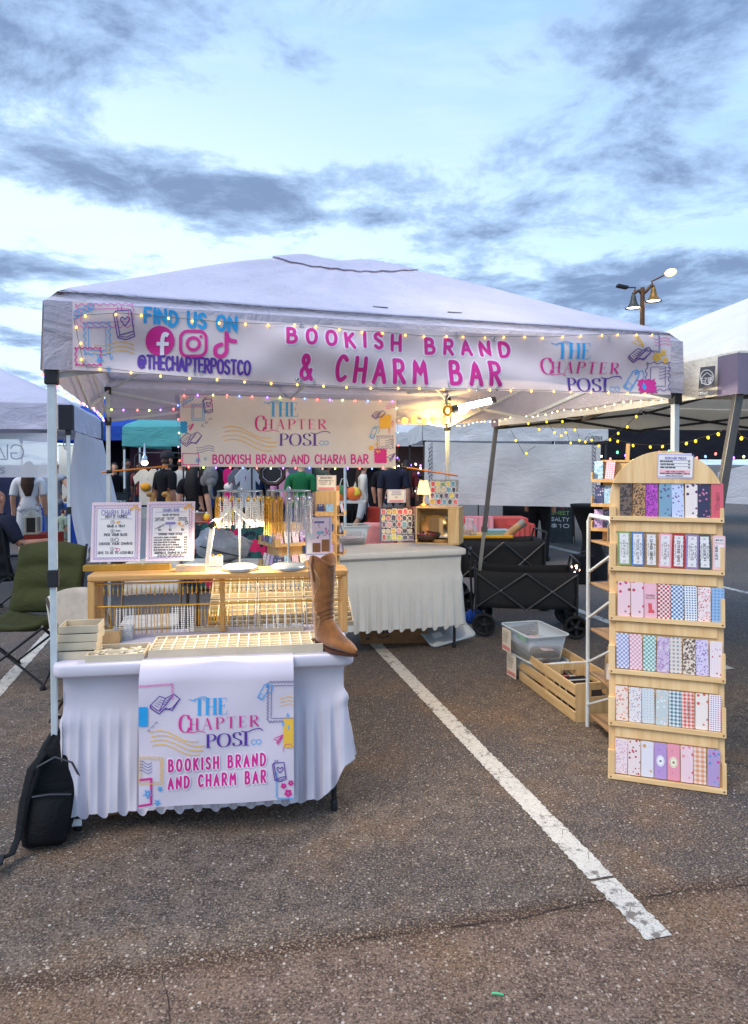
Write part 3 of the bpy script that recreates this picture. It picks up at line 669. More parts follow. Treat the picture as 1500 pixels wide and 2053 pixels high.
stamp(ik, T, 1264, 762, 1298, 792, 1, PINK, fill=PINK, tooth=5); ik.fill([(1275,768),(1271,779),(1275,786),(1279,779)], BLUE, .001)
btag(ik, lambda x, y: (x, 2*766-y), 1254, 768, 26, -.55, 1.8, BLUE); open_book(ik, lambda x, y: (x, 2*718-y), 1262, 720, 22, 1.5, PURP)
for x, y, r in ((1297,720,9),(1309,712,6),(1314,727,6)): flower(ik, T, x, y, r, YEL)
waves(ik, T, 1288, 1324, 684, 2, -6, 3, 1.2, LPINK); waves(ik, T, 1304, 1324, 742, 1.5, -6, 4, 1.2, GREYI); plane_(ik, T, 1252, 690, 20, 1.2, YEL); done(ik, 'doodle', fb)
for px, py in ((597,661),(981,683),(592,765),(979,783)):
    p = SF.px(px, py, .004); m = MB(); m.M = Matrix.Translation(p) @ Matrix.Rotation(TH, 4, 'Z') @ Matrix.Rotation(R(90), 4, 'X')
    m.tube([(math.cos(R(a))*.0085, math.sin(R(a))*.0085, 0) for a in range(0, 360, 30)], .0032, 6, True); keep(m.build('eyelet', CHROME), fb)
for px, py in ((388,748),(402,747),(620,664),(906,676),(600,768),(625,770),(746,770),(790,770),(884,774),(940,780),(1198,686),(1200,784),(175,732)):
    p = SF.px(px, py, .005); m = MB(); m.M = Matrix.Translation(p) @ Matrix.Rotation(TH, 4, 'Z') @ Matrix.Rotation(rnd(-.35,.35), 4, 'Y')
    m.tube([(-.004,0,-.02),(-.004,0,.014),(0,0,.018),(.004,0,.014),(.004,0,-.016),(.001,0,-.019),(-.0015,0,-.016),(-.0015,0,.008)], .0009, 5); keep(m.build('paper_clip', CHROME), fb)

# ---------------------------------------------------------------- hanging banner at the back of the booth
def wr_back(s, z): return .006*math.sin(4*s+7*z)+.004*math.sin(9*s-6*z)
SBK = Surf(TP(0,TW-.07,0), TX, wr=wr_back)
hb = thing('hanging_banner', 'cream vinyl banner with the wordmark and wavy lines hung at the back of the booth', 'banner', TP(1.45,TW-.07,1.6), TH)
HT, HB = [(360,791),(795,803)], [(364,936),(793,938)]
m = MB(); m.grid(lambda u, v: SBK.px(*(( (360+435*u)*(1-v)+(364+429*u)*v), (791+12*u)*(1-v)+(936+2*u)*v)), 100, 30)
CREAM = cloth('banner_cream', lin(246, 236, 224), .15, rough=.5, var=.03, bump=.05); keep(m.build('sheet', CREAM), hb)
zx = lambda x, y: (340+x/3.125, 780+y/3.125)
ik = ink_on(SBK, 6); logo(ik, lambda x, y: zx(768+x*100, 218-y*100)); done(ik, 'wordmark', hb)
q = (*zx(272, 466), *zx(1243, 466), 17, .26, .02); print_words(SBK, 'BOOKISH BRAND AND CHARM BAR', q, 1, hb, 6, HALO, -.0012, 'word_halo'); print_words(SBK, 'BOOKISH BRAND AND CHARM BAR', q, 1, hb, 3.2, PINK)
ik = ink_on(SBK, 5); Tz = lambda x, y: zx(x, y)
for i in range(4): ik.stroke([Tz(335+ (i%2)*8 + t*(330-30*(i in (0,3)))/24, 250+27*i+(24*math.sin(-t/24*5.2-.3)) + t*1.6) for t in range(25)], 1.5, YEL, cap=False)
stamp(ik, Tz, 85, 38, 268, 115, 1, LPINK, True, tooth=9); stamp(ik, Tz, 138, 92, 220, 198, 1, BLUE, True, tooth=9); stamp(ik, Tz, 80, 402, 184, 476, 1.5, PINK, False, tooth=8)
coil(ik, Tz, 70, 95, 150, 50, 4, 14, 1, BLUE); book(ik, lambda x, y: Tz(x, 200-y), 238, 100, 62, 1.4, PURP); open_book(ik, lambda x, y: Tz(x, 620-y), 136, 308, 70, 1.3, PURP)
plane_(ik, lambda x, y: Tz(x, 480-y), 130, 240, 38, 1.2, PINK); star(ik, Tz, 178, 447, 19, 1.2, BLUE); star(ik, Tz, 224, 436, 11, 1.2, BLUE); waves(ik, Tz, 168, 282, 362, 7, -14, 3, 1, GREYI)
for a in (0, 1, 2): ik.stroke(_cr([Tz(200+22*a, 236-20*a), Tz(206+26*a, 222-20*a), Tz(214+24*a, 240-24*a)], 3), 1, GREYI)
stamp(ik, Tz, 66, 200, 112, 278, 1, BLUE, fill=BLUE, tooth=8)
stamp(ik, Tz, 1316, 158, 1390, 248, 1, YEL, fill=YEL, tooth=8); stamp(ik, Tz, 1280, 372, 1362, 466, 1, PINK, fill=PINK, tooth=8)
stamp(ik, Tz, 1300, 292, 1402, 372, 1, GREYI, True, tooth=9); btag(ik, lambda x, y: Tz(x, 540-y), 1280, 268, 46, -.35, 1.4, BLUE); open_book(ik, lambda x, y: Tz(x, 320-y), 1312, 160, 42, 1.1, PURP)
plane_(ik, lambda x, y: Tz(x, 860-y), 1386, 430, 46, 1.2, PURP); waves(ik, Tz, 1352, 1405, 320, 4, -14, 3, 1, GREYI); waves(ik, Tz, 1356, 1420, 90, 5, -14, 3, 1, LPINK)
for x, y, r in ((1264,370,17),(1298,346,11),(1306,386,15)): flower(ik, Tz, x, y, r, YEL)
for x, y, r in ((1398,218,20),(1378,262,18),(1366,205,12)): ik.stroke([Tz(x, y-r), Tz(x+r*.3, y), Tz(x, y+r), Tz(x-r*.3, y), Tz(x, y-r)], 1, PINK, cap=False)
done(ik, 'doodle', hb)
# orange tension rod behind it
rod = thing('tension_rod', 'thin orange rod stretched between the back legs behind the hanging banner', 'rod', TP(1.65,TW-.04,1.55), TH)
ORANGE = mat('orange_fibreglass', lin(222, 130, 32), .4)
for (a, b), (c, d) in (((204, 947), (342, 934)), ((812, 937), (918, 954))):
    m = MB(); m.tube([Surf(TP(0,TW-.04,0), TX).px(a, b), Surf(TP(0,TW-.04,0), TX).px(c, d)], .008, 8); keep(m.build('rod_segment', ORANGE), rod)
m = MB(); S9 = Surf(TP(0,TW-.04,0), TX); m.tube([S9.px(342, 934), S9.px(560, 925), S9.px(812, 937)], .006, 6); keep(m.build('rod_core', BLACKP), rod)
for a, b in ((219, 945), (342, 934), (808, 937)): m = MB(); m.tube([S9.px(a-5, b+1), S9.px(a+6, b)], .016, 8); keep(m.build('clamp', BLACKP), rod)
# ================================================================ front table
ZT = .745
TA, TB = Z(100, 1337, ZT), Z(711, 1311, ZT)
A1 = math.atan2(TB.y-TA.y, TB.x-TA.x); W1 = (TB-TA).length; D1 = .61
X1 = Vector((math.cos(A1), math.sin(A1), 0)); Y1 = Vector((-math.sin(A1), math.cos(A1), 0)); O1 = Vector((TA.x, TA.y, 0))
def F1(x, y, z=0.0): return O1 + X1*x + Y1*y + Vector((0,0,z))
SPANDEX = cloth('spandex_white', lin(226, 218, 226), .12, rough=.7, var=.03, bump=.1, bs=60, cmap=(1.6,1.6,.35))
SPANDEX2 = cloth('spandex_offwhite', lin(226, 226, 222), .12, rough=.7, var=.03, bump=.1, bs=60, creases=.10, cmap=(1.6,1.6,.35), cs=7)
BLKSTEEL = mat('black_steel', (.03,.03,.033), .45, .3, var=.1)
GREYPL = mat('grey_plastic', lin(170,170,172), .5)
def cover(t, w, d, z, m, hem, fold, seed, drop=.055, tuck=.04, k0=26.0, rcorner=.05, ncol=340, up=None):
    """stretch cover: smooth lid with a rolled lip and a skirt that falls into folds"""
    rg = random.Random(seed); pr = rrect(0, w, 0, d, rcorner, 6); n = len(pr)
    mb = MB()
    rings = [(-.012, z), (-.003, z-.002), (0, z-.010), (.001, z-drop+.012), (-.004, z-drop+.003), (-.014, z-drop)]
    cx, cy = w/2, d/2
    def off(p, o):
        x, y = p; dx, dy = (1 if x > cx else -1), (1 if y > cy else -1); return (min(max(x, 0), w)+(o*(1 if x > w-rcorner*.9 else -1 if x < rcorner*.9 else 0)), y+(o*(1 if y > d-rcorner*.9 else -1 if y < rcorner*.9 else 0)))
    vs = [off(p, o)+(zz,) for o, zz in rings for p in pr]
    fs = [(i*n+k, (i+1)*n+k, (i+1)*n+(k+1)%n, i*n+(k+1)%n) for i in range(len(rings)-1) for k in range(n)]
    mb.add(vs, fs, True); mb.add(vs[:n], [tuple(range(n))])
    lid = mb.build('lid', m, t)
    # skirt: walk the perimeter
    e = tuck; segs = [((e,e),(w-e,e)), ((w-e,e),(w-e,d-e)), ((w-e,d-e),(e,d-e)), ((e,d-e),(e,e))]; per = 2*(w+d)-8*e
    def P(s):
        s %= per
        for a, b in segs:
            L = math.hypot(b[0]-a[0], b[1]-a[1])
            if s <= L: t_ = s/L; dx, dy = (b[0]-a[0])/L, (b[1]-a[1])/L; return a[0]+dx*s, a[1]+dy*s, dy, -dx, min(s, L-s)
            s -= L
        return segs[0][0]+(0,-1,0)
    ph = [rg.uniform(0, 6.3) for _ in range(6)]; nz = 26
    def fn(u, v):
        s = u*per; x, y, nx, ny, ed = P(s); f = max(0, (v-.25)/.75)**.9
        wv = math.sin(k0*s+ph[0]+1.3*math.sin(3.1*s+ph[1])); wv = 1-2*abs(wv)**.55 if wv > 0 else 1-.2*abs(wv)
        a = fold*(.5+.5*math.sin(2.3*s+ph[2])**2)
        o = f*(wv*a + .035 + .010*math.sin(7*s+ph[3])) + .012*math.sin(v*math.pi)*0 - .012*math.sin(math.pi*min(1, v*3))
        o += .004*math.sin(41*s+9*v+ph[4])*f
        h = hem + .018*wv*f + .014*math.sin(2.9*s+ph[5]) + (up(s/per, x, y) if up else 0)
        ek = max(0, 1-ed/.06)                                                # the corner hugs the leg
        o = o*(1-.5*ek) + .02*f*ek + (.014*math.exp(-((v-.32)/.06)**2)*ek)
        return (x+nx*o, y+ny*o, (z-drop)*(1-v)+h*v)
    mb = MB(); mb.grid(fn, ncol, nz); mb.build('skirt', m, t)
    return lid
def folding_legs(t, w, d, z, inset=.07, r=.0125):
    for x in (inset, w-inset):
        for y in (inset, d-inset):
            m = MB(); m.tube([(x, y, .03), (x, y, z-.06)], r, 10); lg = m.build('leg', BLKSTEEL, t)
            m = MB(); m.lathe([(.015,0),(.017,.006),(.016,.045),(.0135,.05)], (x,y,0), 12); m.build('foot_cap', BLACKP, lg)
        m = MB(); m.tube([(x, inset, .28), (x, d-inset, .28)], .009, 8); m.build('cross_bar', BLKSTEEL, t)
    m = MB(); m.prism(rrect(.015, w-.015, .015, d-.015, .04), z-.05, z-.015); m.build('table_top', GREYPL, t)
ft = thing('folding_table', 'small black-legged folding table holding up the front charm counter', 'table', O1, A1); folding_legs(ft, W1, D1, ZT, .085)
fc = thing('tablecloth', 'white stretch cover with gathered skirt over the front charm table', 'tablecloth', O1, A1)
def up1(k, x, y): return .05*max(0, (x-W1*.78)/(W1*.22))**1.2 + (.16*math.exp(-((x-W1)/.08)**2) if y < .2 else .05)
cover(fc, W1, D1, ZT, SPANDEX, .078, .026, 3, up=up1, k0=80, ncol=620)
m = MB(); m.box(.075, .115, .028, .032, .045, .075); m.build('care_tag', mat('white_label', lin(235,235,235), .6), fc)

# ---------------------------------------------------------------- printed runner hanging over its front edge
def wr_run(s, z): return .052 + .03*(max(0, ZT-.06-z)/.6) + .004*math.sin(7*s+9*z) + .003*math.sin(13*s-15*z)
SR = Surf(O1, X1, wr=wr_run)
rn = thing('table_runner', 'white printed panel with wordmark and doodles hanging from the front table edge', 'banner', F1(.7,-.05,.2), A1)
RUNV = cloth('runner_vinyl', lin(230, 216, 224), .08, rough=.5, var=.02, bump=.06)
def runp(u, v):
    if v < .12:                            # lies on the counter, then turns over the edge
        k = v/.12; s0, _ = SR.st(283+305*u, 1325-8*u); return F1(s0, .16-.16*k-.012*max(0, k-.8)*5, ZT+.004-.004*max(0, k-.8)*5)
    k = (v-.12)/.88; px = (283+305*u)*(1-k)+(285+303*u)*k; py = (1330-10*u)*(1-k)+(1604-20*u)*k; p = SR.px(px, py)
    if k < .12: p = p - SR.n*(.04*(1-k/.12)**2)
    return p
m = MB(); m.grid(runp, 44, 60); keep(m.build('sheet', RUNV), rn)
rx = lambda x, y: (260+x/3.125, 1300+y/3.125)
ik = ink_on(SR, 6); logo(ik, lambda x, y: rx(576+x*110, 428-x*5-y*108)); done(ik, 'wordmark', rn)
for s_, q in (('BOOKISH BRAND', (*rx(263,722), *rx(849,684), 22, .58)), ('AND CHARM BAR', (*rx(260,830), *rx(851,782), 22, .58))):
    print_words(SR, s_, q, 1, rn, 8.5, HALO, -.0012, 'word_halo'); print_words(SR, s_, q, 1, rn, 4.0, PINK)
Tr = lambda x, y: rx(x, y); ik = ink_on(SR, 5)
for i in range(4): ik.stroke([Tr(145+(i%2)*8+t*(325-30*(i in (0,3)))/24, 497+27*i+(24*math.sin(-t/24*5.2-.3))+t*1.0) for t in range(25)], 1.6, YEL, cap=False)
ik.stroke([Tr(*p) for p in zig((72,205),(284,192),12,10)+zig((284,192),(284,290),6,10)], 1.4, LPINK, cap=False); open_book(ik, lambda x, y: Tr(x, 630-y), 238, 315, 92, 1.6, PURP)
stamp(ik, Tr, 72, 332, 132, 456, 1, BLUE, fill=BLUE, tooth=8); stamp(ik, Tr, 960, 398, 1026, 584, 1, YEL, fill=YEL, tooth=9)
stamp(ik, Tr, 872, 186, 1040, 422, 1.4, GREYI, True, tooth=10) if False else ik.stroke([Tr(*p) for p in zig((1026,188),(872,190),8,10)+zig((872,190),(870,424),12,10)+zig((870,424),(960,420),5,10)], 1.4, GREYI, cap=False)
ik.stroke([Tr(1024,206),Tr(888,208),Tr(886,408),Tr(1022,406)], 1.3, GREYI, cap=False)
btag(ik, lambda x, y: Tr(x, 490-y), 842, 246, 62, -.5, 1.6, BLUE); book(ik, lambda x, y: Tr(x, 1430-y), 934, 714, 80, 1.7, PURP); plane_(ik, lambda x, y: Tr(x, 1070-y), 930, 535, 50, 1.5, PINK)
ik.stroke([Tr(*p) for p in circ(990,590,30,14,150,330)], 1, PINK, cap=False)
stamp(ik, Tr, 78, 636, 224, 800, 1.4, YEL, True, tooth=10); stamp(ik, Tr, 60, 765, 158, 930, 2.4, PINK, False, tooth=9) if False else ik.stroke([Tr(*p) for p in zig((76,772),(158,762),6,9)+zig((158,762),(158,925),12,9)+zig((158,925),(76,936),6,9)], 2.6, PINK, cap=False)
waves(ik, Tr, 78, 158, 672, -9, -18, 4, 1.2, GREYI); star(ik, Tr, 134, 858, 31, 1.7, BLUE); star(ik, Tr, 208, 828, 18, 1.6, BLUE); star(ik, Tr, 191, 912, 22, 1.6, BLUE)
ik.stroke([Tr(*p) for p in zig((925,724),(925,880),10,9)+zig((925,880),(1022,880),6,9)], 1.3, BLUE, cap=False); waves(ik, Tr, 938, 1024, 280, 6, -22, 3, 1.2, YEL)
for x, y, r in ((962,808,18),(1006,792,18),(990,852,24)): flower(ik, Tr, x, y, r, PINK)
for x, y, r in ((988,400,24),(962,444,20),(994,464,14)): ik.stroke([Tr(x, y-r), Tr(x+r*.3, y), Tr(x, y+r), Tr(x-r*.3, y), Tr(x, y-r)], 1.4, BLUE, cap=False)
for a in (0, 1, 2): ik.stroke(_cr([Tr(130+20*a, 486-22*a), Tr(136+24*a, 470-22*a), Tr(146+22*a, 484-26*a)], 3), 1.1, GREYI)
done(ik, 'doodle', rn)

# ---------------------------------------------------------------- trays
TRAY = mat('tray_linen', lin(206, 190, 162), .8, var=.05, bump=.15, bs=300); TRAYI = mat('tray_suede', lin(176, 148, 100), .9, var=.06); TRAYD = mat('tray_divider', lin(232, 220, 190), .8, var=.03)
TAN = mat('tray_card', lin(196, 160, 110), .7); BEADS = [mat('bead_%d' % i, lin(*c), .3) for i, c in enumerate(((238,236,232),(246,190,40),(240,150,170),(214,40,80),(120,180,210),(60,50,48),(120,150,70),(200,90,60)))]
GOLD = mat('gold_metal', lin(214, 164, 70), .3, .85, var=.1, vs=60); SILVER = mat('silver_metal', lin(200,200,205), .25, .9, var=.05); PEARL = mat('pearl', lin(240,234,224), .2, var=.02)
def tray(label, loc, rz, w, d, h, cols=1, rows=1, m=TRAY, mi=TRAYI, tilt=0.0, name='bead_tray', t=.006, group='beige charm trays', cat='tray'):
    o = thing(name, label, cat, loc, rz, group, rx=tilt)
    b = MB(); b.box(0,w,0,t,0,h); b.box(0,w,d-t,d,0,h); b.box(0,t,t,d-t,0,h); b.box(w-t,w,t,d-t,0,h); b.build('rim', m, o, bevel=.0015)
    b = MB(); b.box(t,w-t,t,d-t,.001,.008); b.build('base', mi, o)
    if cols > 1 or rows > 1:
        src = None
        for i in range(1, cols):
            x = w*i/cols; b = MB(); b.box(-.0022,.0022,t,d-t,.008,h-.003); src = like(src, o, (x,0,0)) if src else b.build('divider', TRAYD, o, loc=(x,0,0))
        src = None
        for j in range(1, rows):
            y = d*j/rows; b = MB(); b.box(t,w-t,-.0022,.0022,.008,h-.004); src = like(src, o, (0,y,0)) if src else b.build('divider', TRAYD, o, loc=(0,y,0))
    return o
def on1(px, py, z=ZT): p = Z(px, py, z); return p
p = on1(107, 1324); th = A1
for i in range(4): tray(('bottom','second from bottom','third from bottom','top')[i]+' beige tray of the stack at the left table corner' , p+Vector((rnd(-.006,.006), .012*i+rnd(-.003,.003), .035*i)), th+(rnd(-.03,.03) if i < 3 else .03), .168, .13, .034)
o = tray('two-part beige tray of clear acrylic pieces beside the tray stack', on1(170, 1329), th+.02, .245, .185, .03, 1, 2)
CLR = glass('clear_acrylic', a=.22)
b = MB()
for i in range(70):
    x, y = rnd(.02,.225), rnd(.02,.165); a = rnd(0,3); b.M = Matrix.Translation((x,y,rnd(.012,.024))) @ Matrix.Rotation(a,4,'Z') @ Matrix.Rotation(rnd(-.4,.4),4,'X'); b.box(-.012,.012,-.006,.006,-.001,.001)
tag(b.build('acrylic_chip', mat('frosted_chip', lin(226,218,196), .15, var=.2, vs=30), o), kind='stuff')
tray('left long beige tray of small compartments along the front edge', on1(297, 1322), th+.01, .385, .245, .040, 8, 5)
tray('right long beige tray of small compartments along the front edge', on1(475, 1315), th+.005, .385, .245, .040, 8, 5)
tray('narrow beige tray of three cells behind the left compartment tray', on1(378, 1268), th, .20, .045, .02, 3, 1)
tray('narrow beige tray of three cells behind the right compartment tray', on1(479, 1265), th, .20, .045, .02, 3, 1)
o = tray('small beige tray of white, yellow and pink beads', on1(524, 1268), th, .215, .075, .026, 3, 1)
for i, cs in enumerate(((0,4),(1,1),(2,3))):
    for c in set(cs):
        b = MB()
        for k in range(46):
            r = rnd(.0035,.006); q = (rnd(.012,.062)+.0717*i, rnd(.012,.062), .012+rnd(0,.016)); b.lathe([(0,-r),(r*.8,-r*.5),(r,0),(r*.8,r*.5),(0,r)], q, 6)
        tag(b.build('bead', BEADS[c if k % 5 else 0], o), kind='stuff')
tray('shallow tan wooden box standing behind the tray stack', on1(187, 1292), th, .12, .10, .06, 1, 2, TAN, TAN, name='wooden_box', group=None, cat='box')
o = thing('acrylic_box', 'small clear box of shiny silver charms behind the front trays', 'box', on1(227, 1286), th)
b = MB(); w_ = .085
for q in ((0,w_,0,.002,0,.065),(0,w_,.068,.07,0,.065),(0,.002,.002,.068,0,.065),(w_-.002,w_,.002,.068,0,.065),(0,w_,0,.07,0,.002)): b.box(*q)
b.build('case', CLR, o); b = MB()
for i in range(40): c = (rnd(.012,.073), rnd(.012,.058), rnd(.008,.045)); a = rnd(0,6); b.M = Matrix.Translation(c) @ Matrix.Rotation(a,4,(rnd(-1,1),rnd(-1,1),1)); b.tube([(math.cos(R(t))*.01, math.sin(R(t))*.007, 0) for t in range(0,360,45)], .0022, 5, True)
tag(b.build('charm', SILVER, o), kind='stuff')

# ---------------------------------------------------------------- wooden riser with hanging chains
OAK = wood('riser_wood', lin(220,170,104), lin(190,136,76), 0, 1.0); OAKV = wood('riser_wood_upright', lin(222,174,108), lin(192,140,80), 2, 1.0)
RZ0, RZ1, RY = ZT+.002, 1.062, .40; RD = .20
rs = thing('wooden_riser', 'long bench-like wooden riser standing across the back of the front table', 'riser', F1(.0, RY, 0), A1)
RX0, RX1 = .045, W1+.02
m = MB(); m.prism(rrect(RX0, RX1, 0, RD, .03, 5), RZ1-.03, RZ1); m.build('shelf_top', OAK, rs, bevel=.008, seg=3)
for x in (RX0+.004, RX1-.036): m = MB(); m.box(x, x+.032, .008, RD-.008, RZ0, RZ1-.031); m.build('side_panel', OAKV, rs, bevel=.004)
m = MB(); m.box((RX0+RX1)/2-.012, (RX0+RX1)/2+.012, .09, .112, RZ0, RZ1-.031); m.build('centre_post', OAKV, rs, bevel=.003)
for y, z, nm in ((.03, RZ1-.045, 'upper'), (.03, .905, 'lower')): m = MB(); m.tube([(RX0+.036, y, z), (RX1-.036, y, z)], .0045, 8); m.build('hanging_rod', GOLD, rs)
def chain_mesh(kind, L, sd):
    rg = random.Random(sd); b = MB(); z = 0
    if kind == 'pend':
        b.tube([(0,0,0),(0,0,-.016)], .0012, 5); b.tube([(0,0,-.016),(0,0,-.02),(0,0,-.022-L*.6),(0,0,-.026-L*.6)], [.001,.0036,.0036,.001], 6); return b
    r = {'pearl':.0046,'gold':.0034,'link':.0038}[kind]; st = {'pearl':.0094,'gold':.0068,'link':.0086}[kind]; b.tube([(0,0,.006),(0,0,-.012)], .0014, 5); z = -.012
    while z > -L: b.lathe([(0,-r),(r*.8,-r*.5),(r,0),(r*.8,r*.5),(0,r)], (rg.uniform(-.0006,.0006),0,z), 6); z -= st
    return b
CH = {}
def chain(kind, L, m, label, loc, group, cat='chain', name=None):
    key = (kind, round(L,2), m.name)
    if key not in CH: CH[key] = chain_mesh(kind, L, len(CH)).build(name or {'pend':'pendant','pearl':'bead_strand'}.get(kind,'chain_strand'), m); o = CH[key]
    else: o = like(CH[key])
    o.location = loc; o.rotation_euler = (rnd(-.05,.05), rnd(-.03,.03), rnd(0,3)); return tag(o, label, cat, group)
n = 52
for i in range(n):
    x = RX0+.075+(RX1-RX0-.15)*i/(n-1)
    chain('pend', .045+.01*(i % 2), GOLD if i < 30 else SILVER, ('short gold pendant, ' if i < 30 else 'short silver pendant, ')+ordinal(i)+' from the left in the row under the riser top', F1(x, RY+.03, RZ1-.05), 'pendants in a row under the riser top')
n = 78
for i in range(n):
    x = RX0+.05+(RX1-RX0-.16)*i/(n-1)+rnd(-.003,.003); k = i/n
    if k > .56 and i % 2: continue
    kind, mm, lb = ('gold', GOLD, 'gold chain on the lower rod of the riser, left end') if k < .07 else ('pearl', PEARL, 'pearl strand on the lower rod of the riser, left cluster') if k < .15 else ('gold', GOLD, 'gold chain on the lower rod between the two pearl clusters') if k < .30 else ('pearl', PEARL, 'pearl strand on the lower rod at the second cluster from the left') if k < .40 else \
        ('pend', GOLD, 'long gold bar pendant on the lower rod left of the centre post') if k < .56 else ('link', SILVER, 'silver chain on the lower rod right of the centre post') if k < .70 else ('pearl', PEARL, 'pearl strand on the lower rod in the right-hand cluster') if k < .8 else ('gold', SILVER, 'thin silver chain on the lower rod, right end')
    lb = lb.split(' on the lower')[0]+', '+ordinal(i)+' from the left on the lower rod of the riser'
    chain(kind, .13 if kind != 'pend' else .12, mm, lb, F1(x, RY+.03, .898), 'chains hanging on the lower riser rod')

# ---------------------------------------------------------------- acrylic sign holders on the riser
PAPER = mat('paper_white', lin(238,234,232), .6, var=.02); PPINK = mat('paper_pink', lin(240,216,222), .6, var=.02); INKD = ink_mat('ink_dark', 60, 56, 66); INKL = ink_mat('ink_lilac', 134, 124, 176); INKO = ink_mat('ink_orange', 236, 170, 70)
def sign_panel(label, x0, x1, y0, y1, surf, name='sign_holder', base=True, border=True, pm=PPINK):
    p, q = surf.st(x0, y1), surf.st(x1, y0)
    o = thing(name, label, 'sign', surf.at(p[0], p[1]), 0)
    b = MB(); b.add([surf.at(p[0],p[1],.0), surf.at(q[0],p[1],.0), surf.at(q[0],q[1],.0), surf.at(p[0],q[1],.0)], [(0,1,2,3)]); sh = b.build('sheet', pm); keep(sh, o); k = sh.modifiers.new('solid','SOLIDIFY'); k.thickness = .003; k.offset = -1
    if base: b = MB(); c = [surf.at(a, p[1], l) for l in (.05, -.05) for a in (p[0], q[0])]; b.add(c+[v+Vector((0,0,.003)) for v in c], [(0,1,3,2),(4,5,7,6),(0,1,5,4),(2,3,7,6),(0,2,6,4),(1,3,7,5)]); keep(b.build('stand', CLR), o)
    return o
SS = Surf(F1(0, RY+.12, 0), X1, up=(0, .10, 1))
def ink_s(): return Ink(lambda x, y, l: SS.px(x, y, l), .0012, 8)
def rect(x0, y0, x1, y1): return [(x0,y0),(x1,y0),(x1,y1),(x0,y1)]
zs = lambda x, y: (x*.28, 980+y*.28)                  # 1500-wide crop of the left counter
def frame_print(x0, y0, x1, y1, root):
    ik = ink_s(); ik.fill([zs(*p) for p in rect(x0+44, y0+42, x1-40, y1-26)], PAPER); done(ik, 'panel_print', root)
    ik = ink_s(); ik.lift = .0022
    per = zig((x0+22,y0+18),(x1-20,y0+18),12,8)+zig((x1-20,y0+18),(x1-20,y1-12),16,8)+zig((x1-20,y1-12),(x0+22,y1-12),12,8)+zig((x0+22,y1-12),(x0+22,y0+18),16,8); ik.stroke([zs(*p) for p in per], .9, INKL, cap=False)
    ik.stroke([zs(*p) for p in rect(x0+44, y0+42, x1-40, y1-26)+[(x0+44,y0+42)]], .7, INKL, cap=False)
    for dx, dy, r in ((-48,32,15),(-22,50,12),(-72,48,13)): flower(ik, zs, x1+dx+4, y0+dy, r, INKO)
    done(ik, 'border_print', root); return
s1 = sign_panel('white and pink acrylic sign numbered one to four, how the charm bar works', *[c for c in (174, 275, 1008, 1127)], SS); frame_print(622, 100, 982, 520, s1)
ik = ink_s(); ik.lift = .0022
def tl(s_, x, y, h, w_, mm, wd, an='c'):
    q = text(s_, 0, 0, h, .24); ww = max([a for p in q for a, b in p] or [1]); k = wd/ww; x0 = x-wd/2 if an == 'c' else x
    ik.lines([[zs(x0+a*k, y-b) for a, b in p] for p in q], w_, mm)
tl('CHARM BAR', 803, 190, 36, 1.5, INKL, 208); tl('HOW IT WORKS', 803, 211, 20, .9, INKD, 152); ik.stroke([zs(690,218), zs(916,218)], .7, INKL)
for k, (s_, y, wd, nx) in enumerate((('GRAB A TRAY', 277, 128, 778), ('PICK YOUR BASE', 339, 164, 778), ('CHOOSE YOUR CHARMS', 403, 238, 778), ('GIVE TO US TO ASSEMBLE', 468, 252, 778))):
    tl(s_, 803, y, 17, .95, INKD, wd); yy = y-36; ik.stroke([zs(*p) for p in circ(nx, yy, 13, 14)], .6, INKD, cap=False); tl(str(k+1), nx, yy+6, 12, .7, INKD, 7)
    if k == 0: ik.fill([zs(*p) for p in ((800,yy+2),(822,yy-10),(838,yy-4),(812,yy+10))], INKO)
    if k == 1: ik.stroke([zs(802,yy), zs(834,yy)], 1.6, INKD)
    if k == 2: ik.stroke([zs(*p) for p in circ(810, yy, 13, 12)], .9, INKD, cap=False)
    if k == 3: ik.stroke([zs(798,yy-8), zs(816,yy+2)], 1, INKD); ik.stroke([zs(*p) for p in circ(820, yy+6, 10, 10, sx=1.3)], .9, PINK, cap=False)
done(ik, 'lettering', s1)
s2 = sign_panel('white and pink acrylic sign listing charm bar bases, styles and prices', 285, 383, 1008, 1127, SS); frame_print(1018, 98, 1368, 520, s2)
ik = ink_s(); ik.lift = .0022
tl('CHARM BAR', 1196, 169, 19, 1.2, INKL, 114); ik.stroke([zs(1088,174), zs(1304,174)], .6, INKL); tl('BASE OPTIONS', 1196, 200, 12, .8, INKD, 114)
for x, wd, tx in ((1116, 72, ('LANYARD WRIST','STRAP TETHER','ADD A CHAIN')), (1192, 54, ('CARD TETHER','ADD A PIN')), (1280, 66, ('ADHESIVE HOOK','BAG CHAIN','MINI CLASP'))):
    for k, q in enumerate(tx): tl(q, x, 219+k*9, 6, .45, INKD, wd*(.8+.2*((k+1) % 2)))
ik.stroke([zs(*p) for p in _cr([(1082,296),(1110,280),(1146,262),(1148,268),(1116,284),(1088,292)], 4)], .8, INKD); ik.fill([zs(*p) for p in rrect(1156,1230,246,264,7,3)], INKL); ik.stroke([zs(*p) for p in circ(1192, 276, 8, 10)], .7, INKL, cap=False); ik.stroke([zs(1190,264), zs(1190,285)], .6, INKL)
flower(ik, zs, 1258, 258, 13, INKO); flower(ik, zs, 1284, 274, 9, INKO); ik.stroke([zs(*p) for p in _cr([(1296,250),(1312,242),(1318,256),(1300,264)], 4)], 1.4, INKD)
for x, q in ((1116,'$1'),(1192,'$2'),(1281,'$2')): tl(q, x, 307, 13, .9, INKD, 18)
ik.stroke([zs(1076,324), zs(1316,324)], .5, INKL); tl('CHOOSE YOUR STYLE', 1194, 338, 13, .9, INKD, 168)
